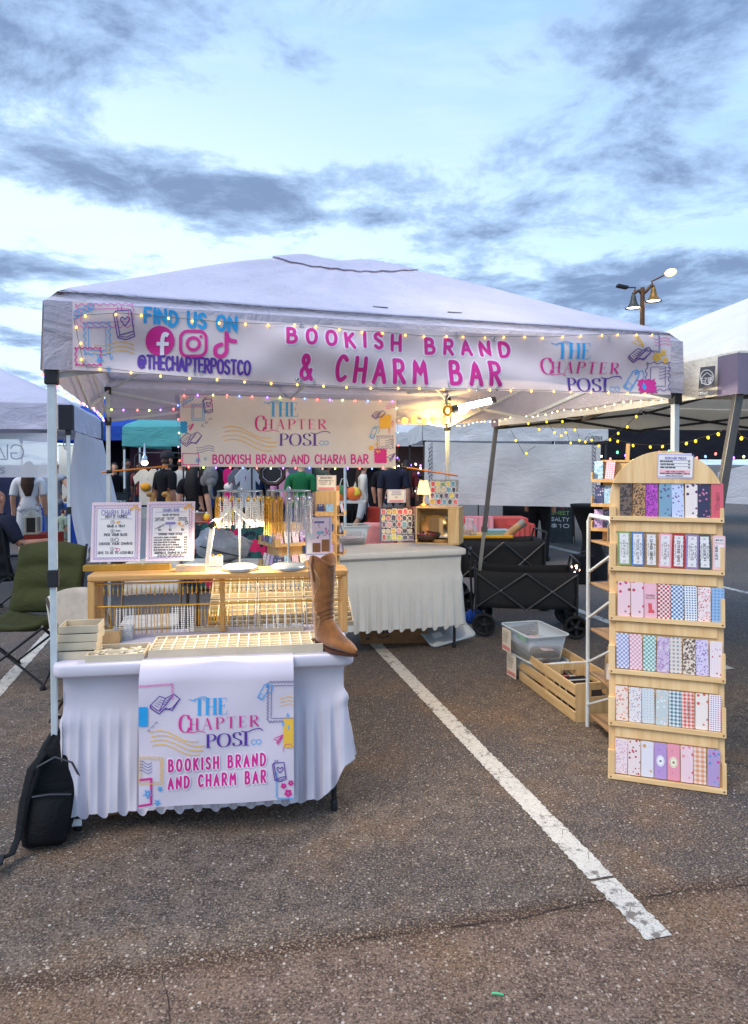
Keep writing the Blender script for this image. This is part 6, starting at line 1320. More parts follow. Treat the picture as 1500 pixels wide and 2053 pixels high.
g0 = G(955, 1272); g1 = G(1142, 1278); wa = math.atan2(g1.y-g0.y, g1.x-g0.x)
wagon('nearer black folding wagon with criss-cross frame parked right of the back table', g0+Vector((-.0,.02,0)), wa, L=.92)
wagon('farther black folding wagon loaded with a yellow-lidded tub', D(925, 930, 7.45)*1.0-Vector((0,0,1.6))+Vector((0,0,0)), R(2), L=.92, h0=.36, h1=.76, handle=False)
p = D(930, 930, 7.5); o = thing('storage_tub', 'dark tub with a bright yellow lid sitting in the farther wagon', 'storage bin', (p.x, 7.55, .50), 0); b = MB(); b.prism(rrect(0,.54,0,.36,.03), .0, .275); b.build('tub', mat('tub_black', (.03,.03,.03), .5), o); b = MB(); b.prism(rrect(-.02,.56,-.02,.38,.03), .2755, .305); b.build('lid', mat('tub_yellow', lin(246,176,30), .45), o, bevel=.006)
o = thing('towel_stack', 'folded pale turquoise towels lying on the yellow tub lid', 'towels', (p.x+.26, 7.60, .8055), R(4)); 
for k in range(3): b = MB(); b.prism(rrect(0,.29,0,.2,.02), .018*k, .018*k+.016); b.build('towel', cloth('towel_teal', lin(150,190,192), 0, .9), o, bevel=.006)
o = thing('cookie_bag', 'clear bag of round cookies on the yellow tub lid', 'bag', (p.x+.08, 7.62, .8055), 0); b = MB(); b.lathe([(.07,0),(.085,.04),(.075,.10),(.03,.15),(.05,.18)], (0,0,0), 14); b.build('bag', CLR, o); b = MB()
for i in range(14): b.lathe([(.022,0),(.024,.006),(.02,.012)], (rnd(-.04,.04), rnd(-.04,.04), .004+.008*(i//2)), 8)
tag(b.build('cookie', mat('cookie', lin(214,170,120), .8), o), kind='stuff')
a, c = D(1000, 1085, 7.65), D(1052, 1046, 7.6); o = thing('paper_tube', 'brown cardboard tube with taped end sticking out of the farther wagon', 'tube', a, 0); b = MB(); b.tube([Vector((-.08,0,-.22)), Vector((0,0,0)), c-a], .042, 14); b.build('tube', mat('kraft_tube', lin(196,156,110), .6), o); b = MB(); b.tube([(c-a)*.82, (c-a)*1.01], .044, 14); b.build('taped_end', mat('silver_tape', lin(150,150,144), .3), o)
# ================================================================ people
SKIN = mat('skin_light', lin(214,164,136), .55, var=.06); SKIN2 = mat('skin_tan', lin(190,134,104), .55, var=.06)
def person(label, loc, rz, h=1.7, pose='stand', top=None, low=None, shoe=None, hair=None, long_hair=False, sleeve=.55, low_to='ankle', skin=None, arms=None, twist=0.0, cap=None, top_low=1.0):
    """one continuous skinned figure; clothes are shells lifted off its surface. Faces -y at rz 0"""
    J = {'pel':(0,.0,.94),'spi':(0,.01,1.12),'che':(0,.02,1.32),'nek':(0,.015,1.49),'hb':(0,-.005,1.57),'hm':(0,-.015,1.65),'ht':(0,-.005,1.735),'nose':(0,-.105,1.635)}
    for s, sg in (('L',1),('R',-1)):
        J['sh'+s] = (.185*sg,.02,1.42); J['el'+s] = (.235*sg,.05,1.14); J['wr'+s] = (.235*sg,-.03,.92); J['ha'+s] = (.235*sg,-.05,.84)
        J['hi'+s] = (.10*sg,0,.90); J['kn'+s] = (.11*sg,-.02,.50); J['an'+s] = (.11*sg,.02,.09); J['to'+s] = (.125*sg,-.13,.035)
    if pose == 'walk': J['knL'] = (.10,-.18,.53); J['anL'] = (.10,-.22,.12); J['toL'] = (.11,-.37,.09); J['knR'] = (-.10,.10,.50); J['anR'] = (-.10,.36,.16); J['toR'] = (-.11,.26,.05); J['elL'] = (.24,.14,1.15); J['wrL'] = (.25,.16,.92); J['haL'] = (.25,.15,.84)
    if pose == 'sit':
        for k, v in list(J.items()): J[k] = (v[0], v[1], v[2]-.46)
        for s, sg in (('L',1),('R',-1)): J['kn'+s] = (.14*sg,-.44,.50); J['an'+s] = (.15*sg,-.46,.09); J['to'+s] = (.16*sg,-.60,.035); J['wr'+s] = (.26*sg,-.22,.66); J['ha'+s] = (.25*sg,-.30,.66); J['el'+s] = (.26*sg,.02,.70)
    for k, v in (arms or {}).items(): J[k] = v
    B = [('pel','spi','torso'),('spi','che','torso'),('che','nek','torso2'),('nek','hb','neck'),('hb','hm','head'),('hm','ht','head'),('hm','nose','head')]
    for s in 'LR': B += [('che','sh'+s,'torso2'),('sh'+s,'el'+s,'uarm'+s),('el'+s,'wr'+s,'farm'+s),('wr'+s,'ha'+s,'hand'),('pel','hi'+s,'hips'),('hi'+s,'kn'+s,'thigh'+s),('kn'+s,'an'+s,'calf'+s),('an'+s,'to'+s,'foot')]
    RD = {'pel':(.145,.105),'spi':(.135,.10),'che':(.155,.11),'nek':(.058,.058),'hb':(.068,.075),'hm':(.082,.098),'ht':(.055,.065),'nose':(.016,.02),'sh':(.068,.068),'el':(.046,.046),'wr':(.031,.036),'ha':(.026,.042),'hi':(.10,.10),'kn':(.064,.064),'an':(.043,.048),'to':(.036,.028)}
    sc = h/1.78; names = list(J); me = bpy.data.meshes.new('person_body'); me.from_pydata([tuple(c*sc for c in J[k]) for k in names], [(names.index(a), names.index(b)) for a, b, _ in B], [])
    tmp = bpy.data.objects.new('person_tmp', me); COL.objects.link(tmp); tmp.modifiers.new('skin','SKIN').use_smooth_shade = True; sv = me.skin_vertices[0].data
    for i, k in enumerate(names): r = RD.get(k) or RD[k[:2]]; sv[i].radius = (r[0]*sc, r[1]*sc); sv[i].use_root = (k == 'pel')
    s_ = tmp.modifiers.new('sub','SUBSURF'); s_.levels = s_.render_levels = 2
    dg = bpy.context.evaluated_depsgraph_get(); bm_ = bpy.data.meshes.new_from_object(tmp.evaluated_get(dg)); bpy.data.objects.remove(tmp)
    bm_.materials.clear(); bm_.materials.append(skin or SKIN); o = bpy.data.objects.new('person', None); COL.objects.link(o); o.location = loc; o.rotation_euler = (0,0,rz); tag(o, label, 'person')
    body = bpy.data.objects.new('body', bm_); COL.objects.link(body); body.parent = o; bm_.polygons.foreach_set('use_smooth', [True]*len(bm_.polygons))
    segs = [(Vector(J[a])*sc, Vector(J[b])*sc, r) for a, b, r in B]
    def region(c):
        best, bd, bt = None, 9, 0
        for a, b, r in segs:
            d = b-a; t = max(0, min(1, (c-a).dot(d)/max(d.length_squared,1e-9))); q = (c-a-d*t).length
            if q < bd: best, bd, bt = r, q, t
        return best, bt
    reg = [region(p.center) for p in bm_.polygons]
    def shell(name, test, m, off):
        fs = [p for p, r in zip(bm_.polygons, reg) if test(r[0], r[1], p.center)]
        if not fs: return
        idx, vs, out = {}, [], []
        for p in fs:
            f = []
            for i in p.vertices:
                if i not in idx: v = bm_.vertices[i]; idx[i] = len(vs); vs.append(v.co+v.normal*off)
                f.append(idx[i])
            out.append(f)
        b = MB(); b.add(vs, out, True); return b.build(name, m, o, solid=.004)
    is_t = lambda r, t, c: r in ('torso','torso2') or (r == 'hips' and c.z > (J['pel'][2]-.02)*sc*top_low) or (r.startswith('uarm') and t < sleeve*1.6) or (r.startswith('farm') and sleeve > .8)
    lo_f = {'ankle': lambda r, t: r == 'hips' or r.startswith('thigh') or r.startswith('calf'), 'knee': lambda r, t: r == 'hips' or (r.startswith('thigh')), 'short': lambda r, t: r == 'hips' or (r.startswith('thigh') and t < .5)}[low_to]
    if top: shell('shirt', is_t, top, .014*sc)
    if low: shell('trousers' if low_to == 'ankle' else 'shorts', lambda r, t, c: lo_f(r, t) or (r == 'torso' and c.z < J['pel'][2]*sc+.02), low, .010*sc)
    if shoe: shell('shoe', lambda r, t, c: r == 'foot', shoe, .012*sc)
    hz = J['hm'][2]*sc; hy = J['hm'][1]*sc
    if hair: shell('hair', lambda r, t, c: r == 'head' and (c.z > hz+.045*sc or (c.y > hy+.005*sc and c.z > hz-.05*sc)), hair, .016*sc)
    if long_hair:
        b = MB(); b.tube([Vector((0,.055,J['hm'][2]+.04))*sc, Vector((0,.10,J['nek'][2]+.08))*sc, Vector((.01,.115,J['che'][2]+.02))*sc, Vector((.0,.105,J['spi'][2]+.05))*sc], [.07*sc,.095*sc,.105*sc,.05*sc], 12, flat=.55, up=(0,1,0)); b.build('long_hair', hair, o)
    for sg in (1,-1): b = MB(); b.lathe([(0,-.034),(.014,-.022),(.019,.0),(.016,.024),(0,.034)], (0,0,0), 10, .6, 1.0); b.build('ear', skin or SKIN, o, loc=(.088*sg*sc, J['hm'][1]*sc+.01, J['hm'][2]*sc-.015))
    for sg in (1,-1): b = MB(); b.lathe([(0,-.010),(.011,0),(0,.010)], (0,0,0), 8); b.build('eye', mat('eye_dark', (.03,.025,.02), .3), o, loc=(.034*sg*sc, (J['hm'][1]-.088)*sc, J['hm'][2]*sc+.012))
    if cap: b = MB(); b.lathe([(.104,0),(.106,.03),(.085,.085),(.04,.11),(0,.115)], (0,0,0), 18, .92, 1.08); b.box(-.07,.07,-.19,-.09,.0,.012); b.build('cap', cap, o, loc=(0, J['hm'][1]*sc, J['hm'][2]*sc+.03))
    return o
def at_px(px, d): return Vector(((px-CXP)/FPX*d, d, 0))
NAVY = cloth('tee_navy', lin(34,38,54), 0, .9); BLK = cloth('tee_black', lin(24,24,28), 0, .9); WHT = cloth('tee_white', lin(226,226,228), 0, .9); JEAN = cloth('denim', lin(70,86,120), 0, .9); GRN_ = cloth('tee_green', lin(34,110,66), 0, .9); SAGE = cloth('romper_sage', lin(150,166,148), 0, .9); PNK = cloth('tee_pink', lin(214,150,180), 0, .9); CRM = cloth('knit_cream', lin(222,214,198), 0, .9); KHK = cloth('shorts_grey', lin(120,120,124), 0, .9)
HB, HD = mat('hair_brown', lin(70,46,34), .6, var=.3, vs=40), mat('hair_dark', lin(30,24,22), .6, var=.3, vs=40)
def plaid():
    m, n, b = pmat('plaid_red'); x, y, z = n.sep(n.coord()); a = (((x+y*.5)*22).frac() < .5)*.5 + ((z*22).frac() < .5)*.5; n.put(n.mix(a, lin(196,30,44), lin(26,12,16)), b.inputs['Base Color']); b.inputs['Roughness'].default_value = .9; return m
PLAID = plaid(); SHOE = mat('shoe_dark', (.03,.03,.03), .6); SHOEW = mat('shoe_white', lin(220,220,220), .6)
# ---------------------------------------------------------------- left side: camp chairs and the seated man
OLIVE = cloth('camp_olive', lin(62,64,36), 0, .9, .12, .15, 90, creases=.35); CBLK = cloth('camp_black', lin(26,27,32), 0, .9, .1, .1, 60)
DKM = mat('chair_frame', (.025,.025,.028), .4, .4)
def camp_chair(label, loc, rz, m, w=.54, arm=True):
    o = thing('camp_chair', label, 'chair', loc, rz, 'folding camp chairs')
    def bk(u, v): return (-w/2+w*u, .20+.16*v+.05*math.sin(math.pi*u)-.035*abs(math.sin(v*math.pi*3))*math.sin(math.pi*u)**.5, .44+.50*v+.025*math.sin(math.pi*u)*v+.004*math.sin(v*19))
    b = MB(); b.grid(bk, 16, 26); b.build('backrest', m, o, solid=.035)
    b = MB(); b.grid(lambda u, v: (-w/2+w*u, -.27+.50*v, .45-.045*math.sin(math.pi*u)-.03*v+(.02*math.cos(v*math.pi*2))), 14, 12); b.build('seat', m, o, solid=.04)
    b = MB(); b.grid(lambda u, v: (-w/2-.01+(w+.02)*u, .255+.02*v-.035*math.sin(math.pi*u)*-1, .58+.045*v), 10, 2); b.build('back_strap', CBLK, o, solid=.004)
    for x in (-1, 1):
        for p, q in (((x*w/2,-.28,.02),(x*w/2,.24,.47)), ((x*w/2,.30,.02),(x*w/2,-.28,.45)), ((x*w/2,.24,.40),(x*w/2,.37,.96))): b = MB(); b.tube([p, q], .010, 8); b.build('leg' if p[2] < .1 else 'back_post', DKM, o)
        for y in (-.28, .30): b = MB(); b.lathe([(.02,0),(.024,.008),(.014,.035)], (x*w/2,y,0), 10); b.build('foot', BLACKP, o)
        if arm: b = MB(); b.tube([(x*(w/2+.02),-.26,.62),(x*(w/2+.02),.30,.66)], .022, 8, flat=.5); b.build('armrest', m, o); b = MB(); b.tube([(x*w/2,-.26,.45),(x*(w/2+.02),-.26,.62)], .009, 8); b.build('arm_post', DKM, o)
    for y in (-.28, .30): b = MB(); b.tube([(-w/2,y,.03),(w/2,y,.44)], .009, 8); b.tube([(w/2,y+.012,.03),(-w/2,y+.012,.44)], .009, 8); b.build('cross_leg', DKM, o)
    return o
camp_chair('padded olive green camp chair behind the front left tent leg', at_px(62, 5.0)+Vector((-.08,.1,0)), R(-4), OLIVE, .54, False)
camp_chair('black camp chair in which the bald man sits', at_px(6, 7.25), R(168), CBLK, .56)
person('bald man in a navy tee sitting in a black camp chair, seen from behind', at_px(-4, 7.2)+Vector((0,-.05,.04)), R(160), 1.80, 'sit', NAVY, KHK, SHOE, None, skin=mat('skin_ruddy', lin(206,144,116), .45, var=.06), arms={'elR':(-.30,-.02,.72),'wrR':(-.36,-.24,.72),'haR':(-.37,-.33,.72)})
# folding chairs of white plastic seen under the riser
PLW = mat('chair_plastic', lin(214,208,198), .5); BRZ = mat('bronze_tube', lin(92,80,70), .4, .6)
def fold_chair(label, loc, rz):
    o = thing('folding_chair', label, 'chair', loc, rz, 'white folding chairs')
    b = MB(); b.prism(rrect(-.20,.20,-.20,.20,.05,4), .43, .452); b.build('seat', PLW, o, bevel=.006); b = MB(); b.grid(lambda u, v: (-.21+.42*u, .22+.05*v+.03*math.sin(math.pi*u), .60+.24*v+.03*math.sin(math.pi*u)*v), 12, 6); b.build('backrest', PLW, o, solid=.014)
    for x in (-.21, .21):
        for p, q, nm in (((x,-.24,0),(x,.27,.84),'leg'), ((x*.93,.26,0),(x*.93,-.10,.44),'leg')): b = MB(); b.tube([p, q], .0115, 8); b.build(nm, BRZ, o)
    b = MB(); b.tube([(-.2,.26,.12),(.2,.26,.12)], .008, 8); b.build('cross_bar', BRZ, o); return o
fold_chair('white folding chair with bronze legs seen through the riser', at_px(300, 5.0), R(14))
fold_chair('white folding chair whose curved back shows beside the front tent leg', at_px(196, 4.25), R(62)).scale = (.9,.9,.92)
# ---------------------------------------------------------------- backpack slumped against the front table
BPK = cloth('backpack_nylon', (.007,.007,.008), 0, .8, .15, .2, 120, creases=.5)
k0 = G(66, 1700); k0 = G(74, 1700); bpck = thing('backpack', 'black backpack slumped on the asphalt against the left end of the front table', 'backpack', k0+Vector((0,.06,0)), R(24)); bpck.rotation_euler = (R(-6), R(7), R(24)); bpck.scale = (1.0,1.0,.92)
prof = [(.02,.135,.085),(.10,.155,.105),(.22,.152,.10),(.34,.13,.085),(.42,.105,.07),(.475,.07,.05),(.49,.02,.02)]
b = MB(); n = 28; vs = []
for z, a, c in [(.0,.125,.075)]+prof:
    for i in range(n):
        t = 2*math.pi*i/n; ct, st_ = math.cos(t), math.sin(t); e = .55; w = .007*math.sin(5*t+z*31)+.006*math.sin(9*t-z*17)
        vs.append((.05*z*1.0+(a*.68+w)*abs(ct)**e*(1 if ct > 0 else -1), (c+w)*abs(st_)**e*(1 if st_ > 0 else -1)+.05*z, z))
m_ = len(prof)+1; b.add(vs, [(j*n+i, j*n+(i+1)%n, (j+1)*n+(i+1)%n, (j+1)*n+i) for j in range(m_-1) for i in range(n)], True); b.add(vs[-n:], [tuple(range(n))]); b.build('body', BPK, bpck, sub=1)
b = MB(); b.grid(lambda u, v: (-.068+.15*u, -.10-.045*math.sin(math.pi*u)*math.sin(math.pi*v)**.6-.012*(1-v), .03+.21*v), 14, 12); b.build('front_pocket', BPK, bpck, solid=.01)
b = MB(); b.tube([(-.04,-.06,.41),(-.085,-.09,.34),(-.098,-.105,.20),(-.10,-.12,.07),(-.115,-.14,.012),(-.15,-.17,.010)], [.022,.026,.026,.022,.020,.018], 8, flat=.3); b.build('shoulder_strap', BPK, bpck)
b = MB(); b.tube([(-.075,-.075,.30),(-.06,-.105,.36),(0,-.11,.40),(.07,-.10,.37),(.105,-.07,.30)], .0045, 6); b.build('zip', mat('zip_grey', lin(70,70,74), .4), bpck); b = MB(); b.tube([(-.068,-.118,.235),(0,-.128,.245),(.08,-.118,.235)], .004, 6); b.build('zip', mat('zip_grey'), bpck)
b = MB(); b.tube([(.10,.0,.45),(.16,.03,.60),(.20,.10,.66),(.17,.12,.50)], .012, 8, flat=.4); b.build('shoulder_strap', BPK, bpck); b = MB(); b.tube([(-.02,.03,.49),(-.01,.03,.54),(.05,.03,.545),(.07,.03,.49)], .010, 8); b.build('grab_loop', BPK, bpck)
b = MB(); b.box(-.20,-.14,-.23,-.16,.004,.022); b.box(-.18,-.16,-.27,-.229,.004,.012); b.build('buckle', BLACKP, bpck, bevel=.005)
o = thing('cardboard_box', 'low cardboard box showing under the front table skirt', 'box', F1(.16,.18,0), A1+R(8)); b = MB(); b.box(0,.42,0,.28,0,.19); b.build('carton', KRAFT, o, bevel=.004); b = MB(); b.box(0,.42,-.001,.14,.1905,.194); b.build('flap', KRAFT, o)

# ================================================================ neighbouring tents
GREYC = cloth('canopy_grey', lin(252,242,222), .12, creases=.3); GLEG = mat('grey_steel', lin(112,110,108), .4, .5, var=.06); DBAR = mat('dark_truss', lin(60,58,58), .5, .2); PURPC = cloth('corner_purple', lin(136,124,142), 0); BLKC = cloth('corner_black', lin(46,46,52), 0)
GREYU = GREYC
N2 = Vector((1.93, 3.62, 0)); A2 = R(12.7); S2 = 3.3
t2 = tent('canopy_tent', 'light grey canopy tent with purple corners next door on the right', N2, A2, S2, 2.235, 1.975, 3.0, GREYC, GREYC, GLEG, legs=False, corner=PURPC, seed=21, nu=48, brace=DBAR, ridge=.05, flat=0.0, cw=.13)
def P2(x, y, z): return N2 + Matrix.Rotation(A2,3,'Z') @ Vector((x,y,z))
foot = G(950, 1248); tpt = P2(.02, S2-.02, 2.05)
for top_p, bot in ((tpt, foot), (P2(.04,.03,2.05), P2(-.16,.25,0)), (P2(S2,.03,2.05), P2(S2,-.1,0)), (P2(S2,S2,2.05), P2(S2,S2+.1,0))):
    b = MB(); mid = bot+(top_p-bot)*.46; b.bar(mid, top_p, .042, .042); lg = keep(b.build('leg', GLEG, bevel=.004), t2); b = MB(); b.bar(bot+Vector((0,0,.02)), mid, .032, .032); keep(b.build('lower_leg', mat('pale_steel', lin(176,172,164), .4, .4)), t2)
    b = MB(); b.bar(mid-(top_p-bot)*.012, mid+(top_p-bot)*.012, .056, .056); keep(b.build('leg_collar', GLEG), t2); b = MB(); b.lathe([(.05,0),(.05,.01),(.03,.02)], bot, 12); keep(b.build('foot_plate', GLEG), t2)
o = thing('leg_weight', 'blue weight bag wrapped round the slanted tent leg', 'weight', foot, 0); b = MB(); b.lathe([(.055,.0),(.085,.03),(.08,.09),(.05,.13),(.025,.14)], (.0,-.02,0), 14, 1.1, .8); b.build('bag', cloth('blue_nylon', lin(38,78,170), 0), o); b = MB(); b.tube([(.03,-.05,.12),(.09,-.10,.05),(.12,-.14,.004)], .008, 6); b.build('strap', BLACKP, o)
# badge printed on its valance: dark plate with a round peak mark and letters
SV = Surf(P2(-.03,0,0), Matrix.Rotation(A2,3,'Z') @ Vector((0,-1,0))); zc = lambda x, y: (1000+x/3, 480+y/3)
bk_ = thing('tent_badge', 'dark square maker badge with round emblem on the grey tent valance', 'badge', SV.px(1425, 780, .03)); ik = Ink(lambda x, y, l: SV.px(x, y, l), .03, 4); GP = ink_mat('badge_grey', 84,84,88); GW = ink_mat('badge_white', 206,206,206)
ik.fill([zc(*p) for p in ((1242,770),(1334,760),(1324,890),(1230,898))], GP); ik.fill([zc(*p) for p in ((1228,914),(1322,908),(1320,938),(1226,942))], GP); ik.lift = .033
ik.stroke([zc(*p) for p in circ(1284,830,44,24,sx=.9)], 2.0, GW, cap=False); ik.stroke([zc(1246,838), zc(1284,802), zc(1320,826)], 1.6, GW); ik.lines([[zc(*p) for p in q] for q in slant('E-Z UP', 1252, 868, 1314, 860, 30, .12)], 2.0, GW); ik.lines([[zc(*p) for p in q] for q in slant('INSTANT', 1234, 934, 1288, 932, 14)], .8, GW); done(ik, 'badge_print', bk_)
# left neighbour: white tent with black corners, white curtain, sheer banner
c3_ = at_px(142, 7.2); R3 = R(16.0); N3 = c3_ - Vector((math.cos(R3), math.sin(R3), 0))*3.0
t3_ = tent('canopy_tent', 'white canopy tent with black corner patches next door on the left', N3, R3, 3.0, 2.27, 1.965, 3.0, CANOPY, CANOPY, WHITE_TUBE, corner=BLKC, seed=31, nu=40, cw=.115)
SHEER = cloth('sheer_white', lin(236,234,240), .45, .8, .03); 
o = thing('side_curtain', 'long white curtain hanging at the near corner of the left tent', 'curtain', c3_+Vector((.15,.2,1.0))); 
def cur(u, v):
    a, c = D(152, 866, 7.28), D(206, 884, 8.5); d_, e = D(166, 1128, 7.3), D(236, 1010, 8.3); p = (a*(1-u)+c*u)*(1-v)+(d_*(1-u)+e*u)*v; s = math.sin(u*22)*.03*(.3+.7*v); return (p.x+s-.10*math.sin(math.pi*v)*(1-u), p.y-s*.4, p.z)
b = MB(); b.grid(cur, 60, 24); keep(b.build('cloth', SHEER), o)
SB = Surf(at_px(0, 7.12), Vector((1,.03,0)), wr=lambda s, z: .006*math.sin(7*s)+.004*math.sin(13*s+5*z))
o = thing('sheer_banner', 'see-through white banner with mirrored outline letters hung on the left tent', 'banner', SB.px(54, 956)); m, n, bb = pmat('sheer_vinyl'); bb.inputs['Base Color'].default_value = lin(214,214,220); bb.inputs['Alpha'].default_value = .72; bb.inputs['Roughness'].default_value = .4
b = MB(); b.grid(lambda u, v: SB.px(-30+139*u, 868+89*v), 30, 10); keep(b.build('sheet', m), o)
ik = Ink(lambda x, y, l: SB.px(x, y, l), .003, 5); zl = lambda x, y: (x*.14667, 830+y*.14667); GK = ink_mat('outline_grey', 110,112,124)
ik.stroke([zl(*p) for p in _cr([(150,470),(180,430),(235,422),(300,450),(324,520),(300,590),(235,615),(170,600),(156,560),(156,535),(240,535)], 5)], 1.6, GK); ik.stroke([zl(104,420), zl(104,618), zl(10,618)], 1.6, GK); ik.stroke([zl(70,600), zl(-20,420), zl(-90,600)], 1.6, GK); ik.stroke(_cr([zl(60,738), zl(20,735), zl(12,760), zl(55,775), zl(58,800), zl(10,808)], 5), 1.6, GK); done(ik, 'lettering', o)
o = thing('dream_catcher', 'round woven ornament on a string at the edge of the left tent', 'ornament', D(133, 890, 7.25)); q = Vector((0,0,0)); b = MB(); b.tube([(math.cos(R(a))*.03, 0, math.sin(R(a))*.06) for a in range(0,360,20)], .005, 6, True); b.build('hoop', GREYPL, o); b = MB()
for a in range(0,180,30): b.tube([(math.cos(R(a))*.03,0,math.sin(R(a))*.06), (-math.cos(R(a))*.03,0,-math.sin(R(a))*.06)], .0022, 4)
b.build('web', GREYPL, o); b = MB(); b.tube([(0,0,.06),(0,0,.16)], .0018, 4); b.build('string', GREYPL, o)
# tents farther back
TEALC = cloth('canopy_teal', lin(96,176,176), .2, creases=.4); BLUEC = cloth('canopy_blue', lin(36,78,172), .15, creases=.3); BLKT = cloth('canopy_black', lin(30,30,38), .05, creases=.3); WTC = cloth('canopy_white_far', lin(222,222,222), .2, creases=.4)
def far_tent(label, px, d, rz, m, size=3.0, ze=2.28, zb=1.97, zp=3.0, leg=WHITE_TUBE, seed=1, corner=None): return tent('canopy_tent', label, at_px(px, d), R(rz), size, ze, zb, zp, m, m, leg, seed=seed, nu=20, corner=corner, truss=False)
far_tent('teal canopy tent behind the booth on the left', 246, 12.6, -4, TEALC, seed=41, ze=2.32, zb=1.93, zp=3.05)
far_tent('royal blue canopy tent to the left of the teal tent', 40, 16.0, -8, BLUEC, 3.0, 2.5, 2.15, 3.3, seed=42)
far_tent('second royal blue canopy tent showing past the back tent leg', 175, 19.0, -6, BLUEC, seed=43, ze=2.5, zb=2.1, zp=3.4)
far_tent('white canopy tent with black legs behind the back table', 848, 10.9, 1.5, WTC, 2.98, 2.30, 1.975, 3.05, DBAR, seed=44)
far_tent('black canopy tent in the row behind the arched display', 1212, 12.2, 0, BLKT, 3.2, 2.24, 1.70, 2.9, DBAR, seed=45)
far_tent('pale canopy tent far behind the hanging banner', 520, 21.0, 3, WTC, 3.2, 2.6, 2.2, 3.6, seed=46)
far_tent('white canopy tent far behind, left of the white panel tent', 690, 15.0, 2, WTC, 3.0, 2.33, 2.0, 3.0, DBAR, seed=47)
far_tent('dark canopy tent at the far right edge behind the grey tent', 1390, 17.0, -3, BLKT, 3.2, 2.4, 2.0, 3.2, DBAR, seed=48)
# white wall panel with inked flower sprigs on the tent behind the back table
SW = Surf(at_px(850, 10.72), Vector((1,.03,0)), wr=lambda s, z: .012*math.sin(3*s+5*z)+.010*math.sin(5*s-7*z+1))
o = thing('backdrop_banner', 'large blank white wall panel with inked flower sprigs at both ends', 'banner', SW.px(1030, 1012)); b = MB(); b.grid(lambda u, v: SW.px(852+353*u-2*v, 886+6*u+(124+2*u)*v), 60, 22); keep(b.build('sheet', cloth('panel_white', lin(224,222,218), .25, creases=.25)), o)
ik = Ink(lambda x, y, l: SW.px(x, y, l), .006, 6); FG = ink_mat('sprig_ink', 74,76,84)
for x0, sg in ((858,1),(1196,-1)):
    for k in range(5):
        y = 905+24*k; ik.stroke(_cr([(x0,y+20),(x0+3*sg,y+6),(x0+1*sg,y-8)], 4), .9, FG)
        for j in range(3): ik.stroke(_cr([(x0+2*sg,y+12-8*j),(x0+7*sg,y+6-8*j),(x0+9*sg,y-2-8*j),(x0+3*sg,y+4-8*j)], 3), .8, FG)
done(ik, 'sprig_print', o)
ot = thing('tent_name', 'small dark maker name printed on the white tent valance', 'badge', SW.px(1190, 876)); S8 = Surf(at_px(850,10.83), Vector((1,.026,0))); ik = Ink(lambda x, y, l: S8.px(x, y, l), .0, 6); ik.lines(slant('OUTFINE', 1186, 881, 1208, 882, 6.5, .2), 1.3, INKD); ik.stroke([(1174,882),(1176,876),(1180,876)], 1.3, INKD); ik.stroke([(1180,882),(1182,876)], 1.3, INKD); done(ik, 'lettering', ot)
SQ = Surf(at_px(1480, 9.6), Vector((1,-.05,0)), wr=lambda s, z: .02*math.sin(3*s)+.015*math.sin(7*s+3*z))
o = thing('hanging_sheet', 'sagging white cloth wall at the far right edge behind the display', 'curtain', SQ.px(1480, 1010)); b = MB(); b.grid(lambda u, v: SQ.px(1440+110*u, (925-6*u+34*math.sin(math.pi*min(1,u*1.6))*0+ 22*(1-u))*(1-v)+(1008+6*u)*v), 24, 14); keep(b.build('cloth', cloth('wall_white', lin(224,220,222), .25, creases=.4)), o)

# ================================================================ stalls behind: tables, racks, goods
CORAL = cloth('cloth_coral', lin(196,84,76), 0, .85); PINKC = cloth('cloth_pink', lin(228,150,156), 0, .85); BLUET = cloth('cloth_blue', lin(24,62,150), 0, .85); BLKCL = cloth('cloth_black', lin(18,18,22), 0, .9)
def draped(label, loc, rz, w, d, h, m, name='draped_table', hem=.03):
    o = thing(name, label, 'table', loc, rz, 'cloth-covered stall tables'); b = MB(); b.prism(rrect(0,w,0,d,.03,3), h-.02, h); b.build('cloth_top', m, o); n = 60
    b = MB(); pr = []
    for (p, q) in (((0,0),(w,0)),((w,0),(w,d)),((w,d),(0,d)),((0,d),(0,0))): pr += [(p[0]+(q[0]-p[0])*i/n, p[1]+(q[1]-p[1])*i/n) for i in range(n)]
    k = len(pr); vs = []
    for v in (0,.5,1):
        for i, (x, y) in enumerate(pr): s = .018*v*math.sin(i*.55+loc[0]); vs.append((x+(s if y in (0,d) else 0)*.3+(1 if x == w else -1 if x == 0 else 0)*s, y+(1 if y == d else -1 if y == 0 else 0)*s, (h-.012)*(1-v)+hem*v))
    b.add(vs, [(j*k+i, j*k+(i+1)%k, (j+1)*k+(i+1)%k, (j+1)*k+i) for j in range(2) for i in range(k)], True); b.build('cloth_skirt', m, o); return o
draped('coral draped table behind the far wagon', at_px(930, 10.0), 0, .95, .5, .80, CORAL); draped('coral draped stall table right of the tent leg', at_px(1020, 9.9), R(4), .40, .5, .72, CORAL)
draped('pale pink runner table behind the coral table', at_px(935, 9.9), 0, .40, .10, .83, PINKC)
draped('red draped table behind the two dark-shirted men', at_px(735, 12.6), 0, 1.15, .5, .78, cloth('cloth_red', lin(176,62,48), 0, .85)); draped('blue draped table beyond the white curtain', at_px(70, 12.9), R(-3), 1.0, .6, .82, BLUET); draped('red draped low table beside the bald man', at_px(45, 9.4), 0, .34, .5, .62, cloth('cloth_red')); draped('white draped table under the plush giraffes', at_px(270, 9.4), R(2), .95, .5, .86, cloth('cloth_white', lin(222,222,226), 0, .85)); 
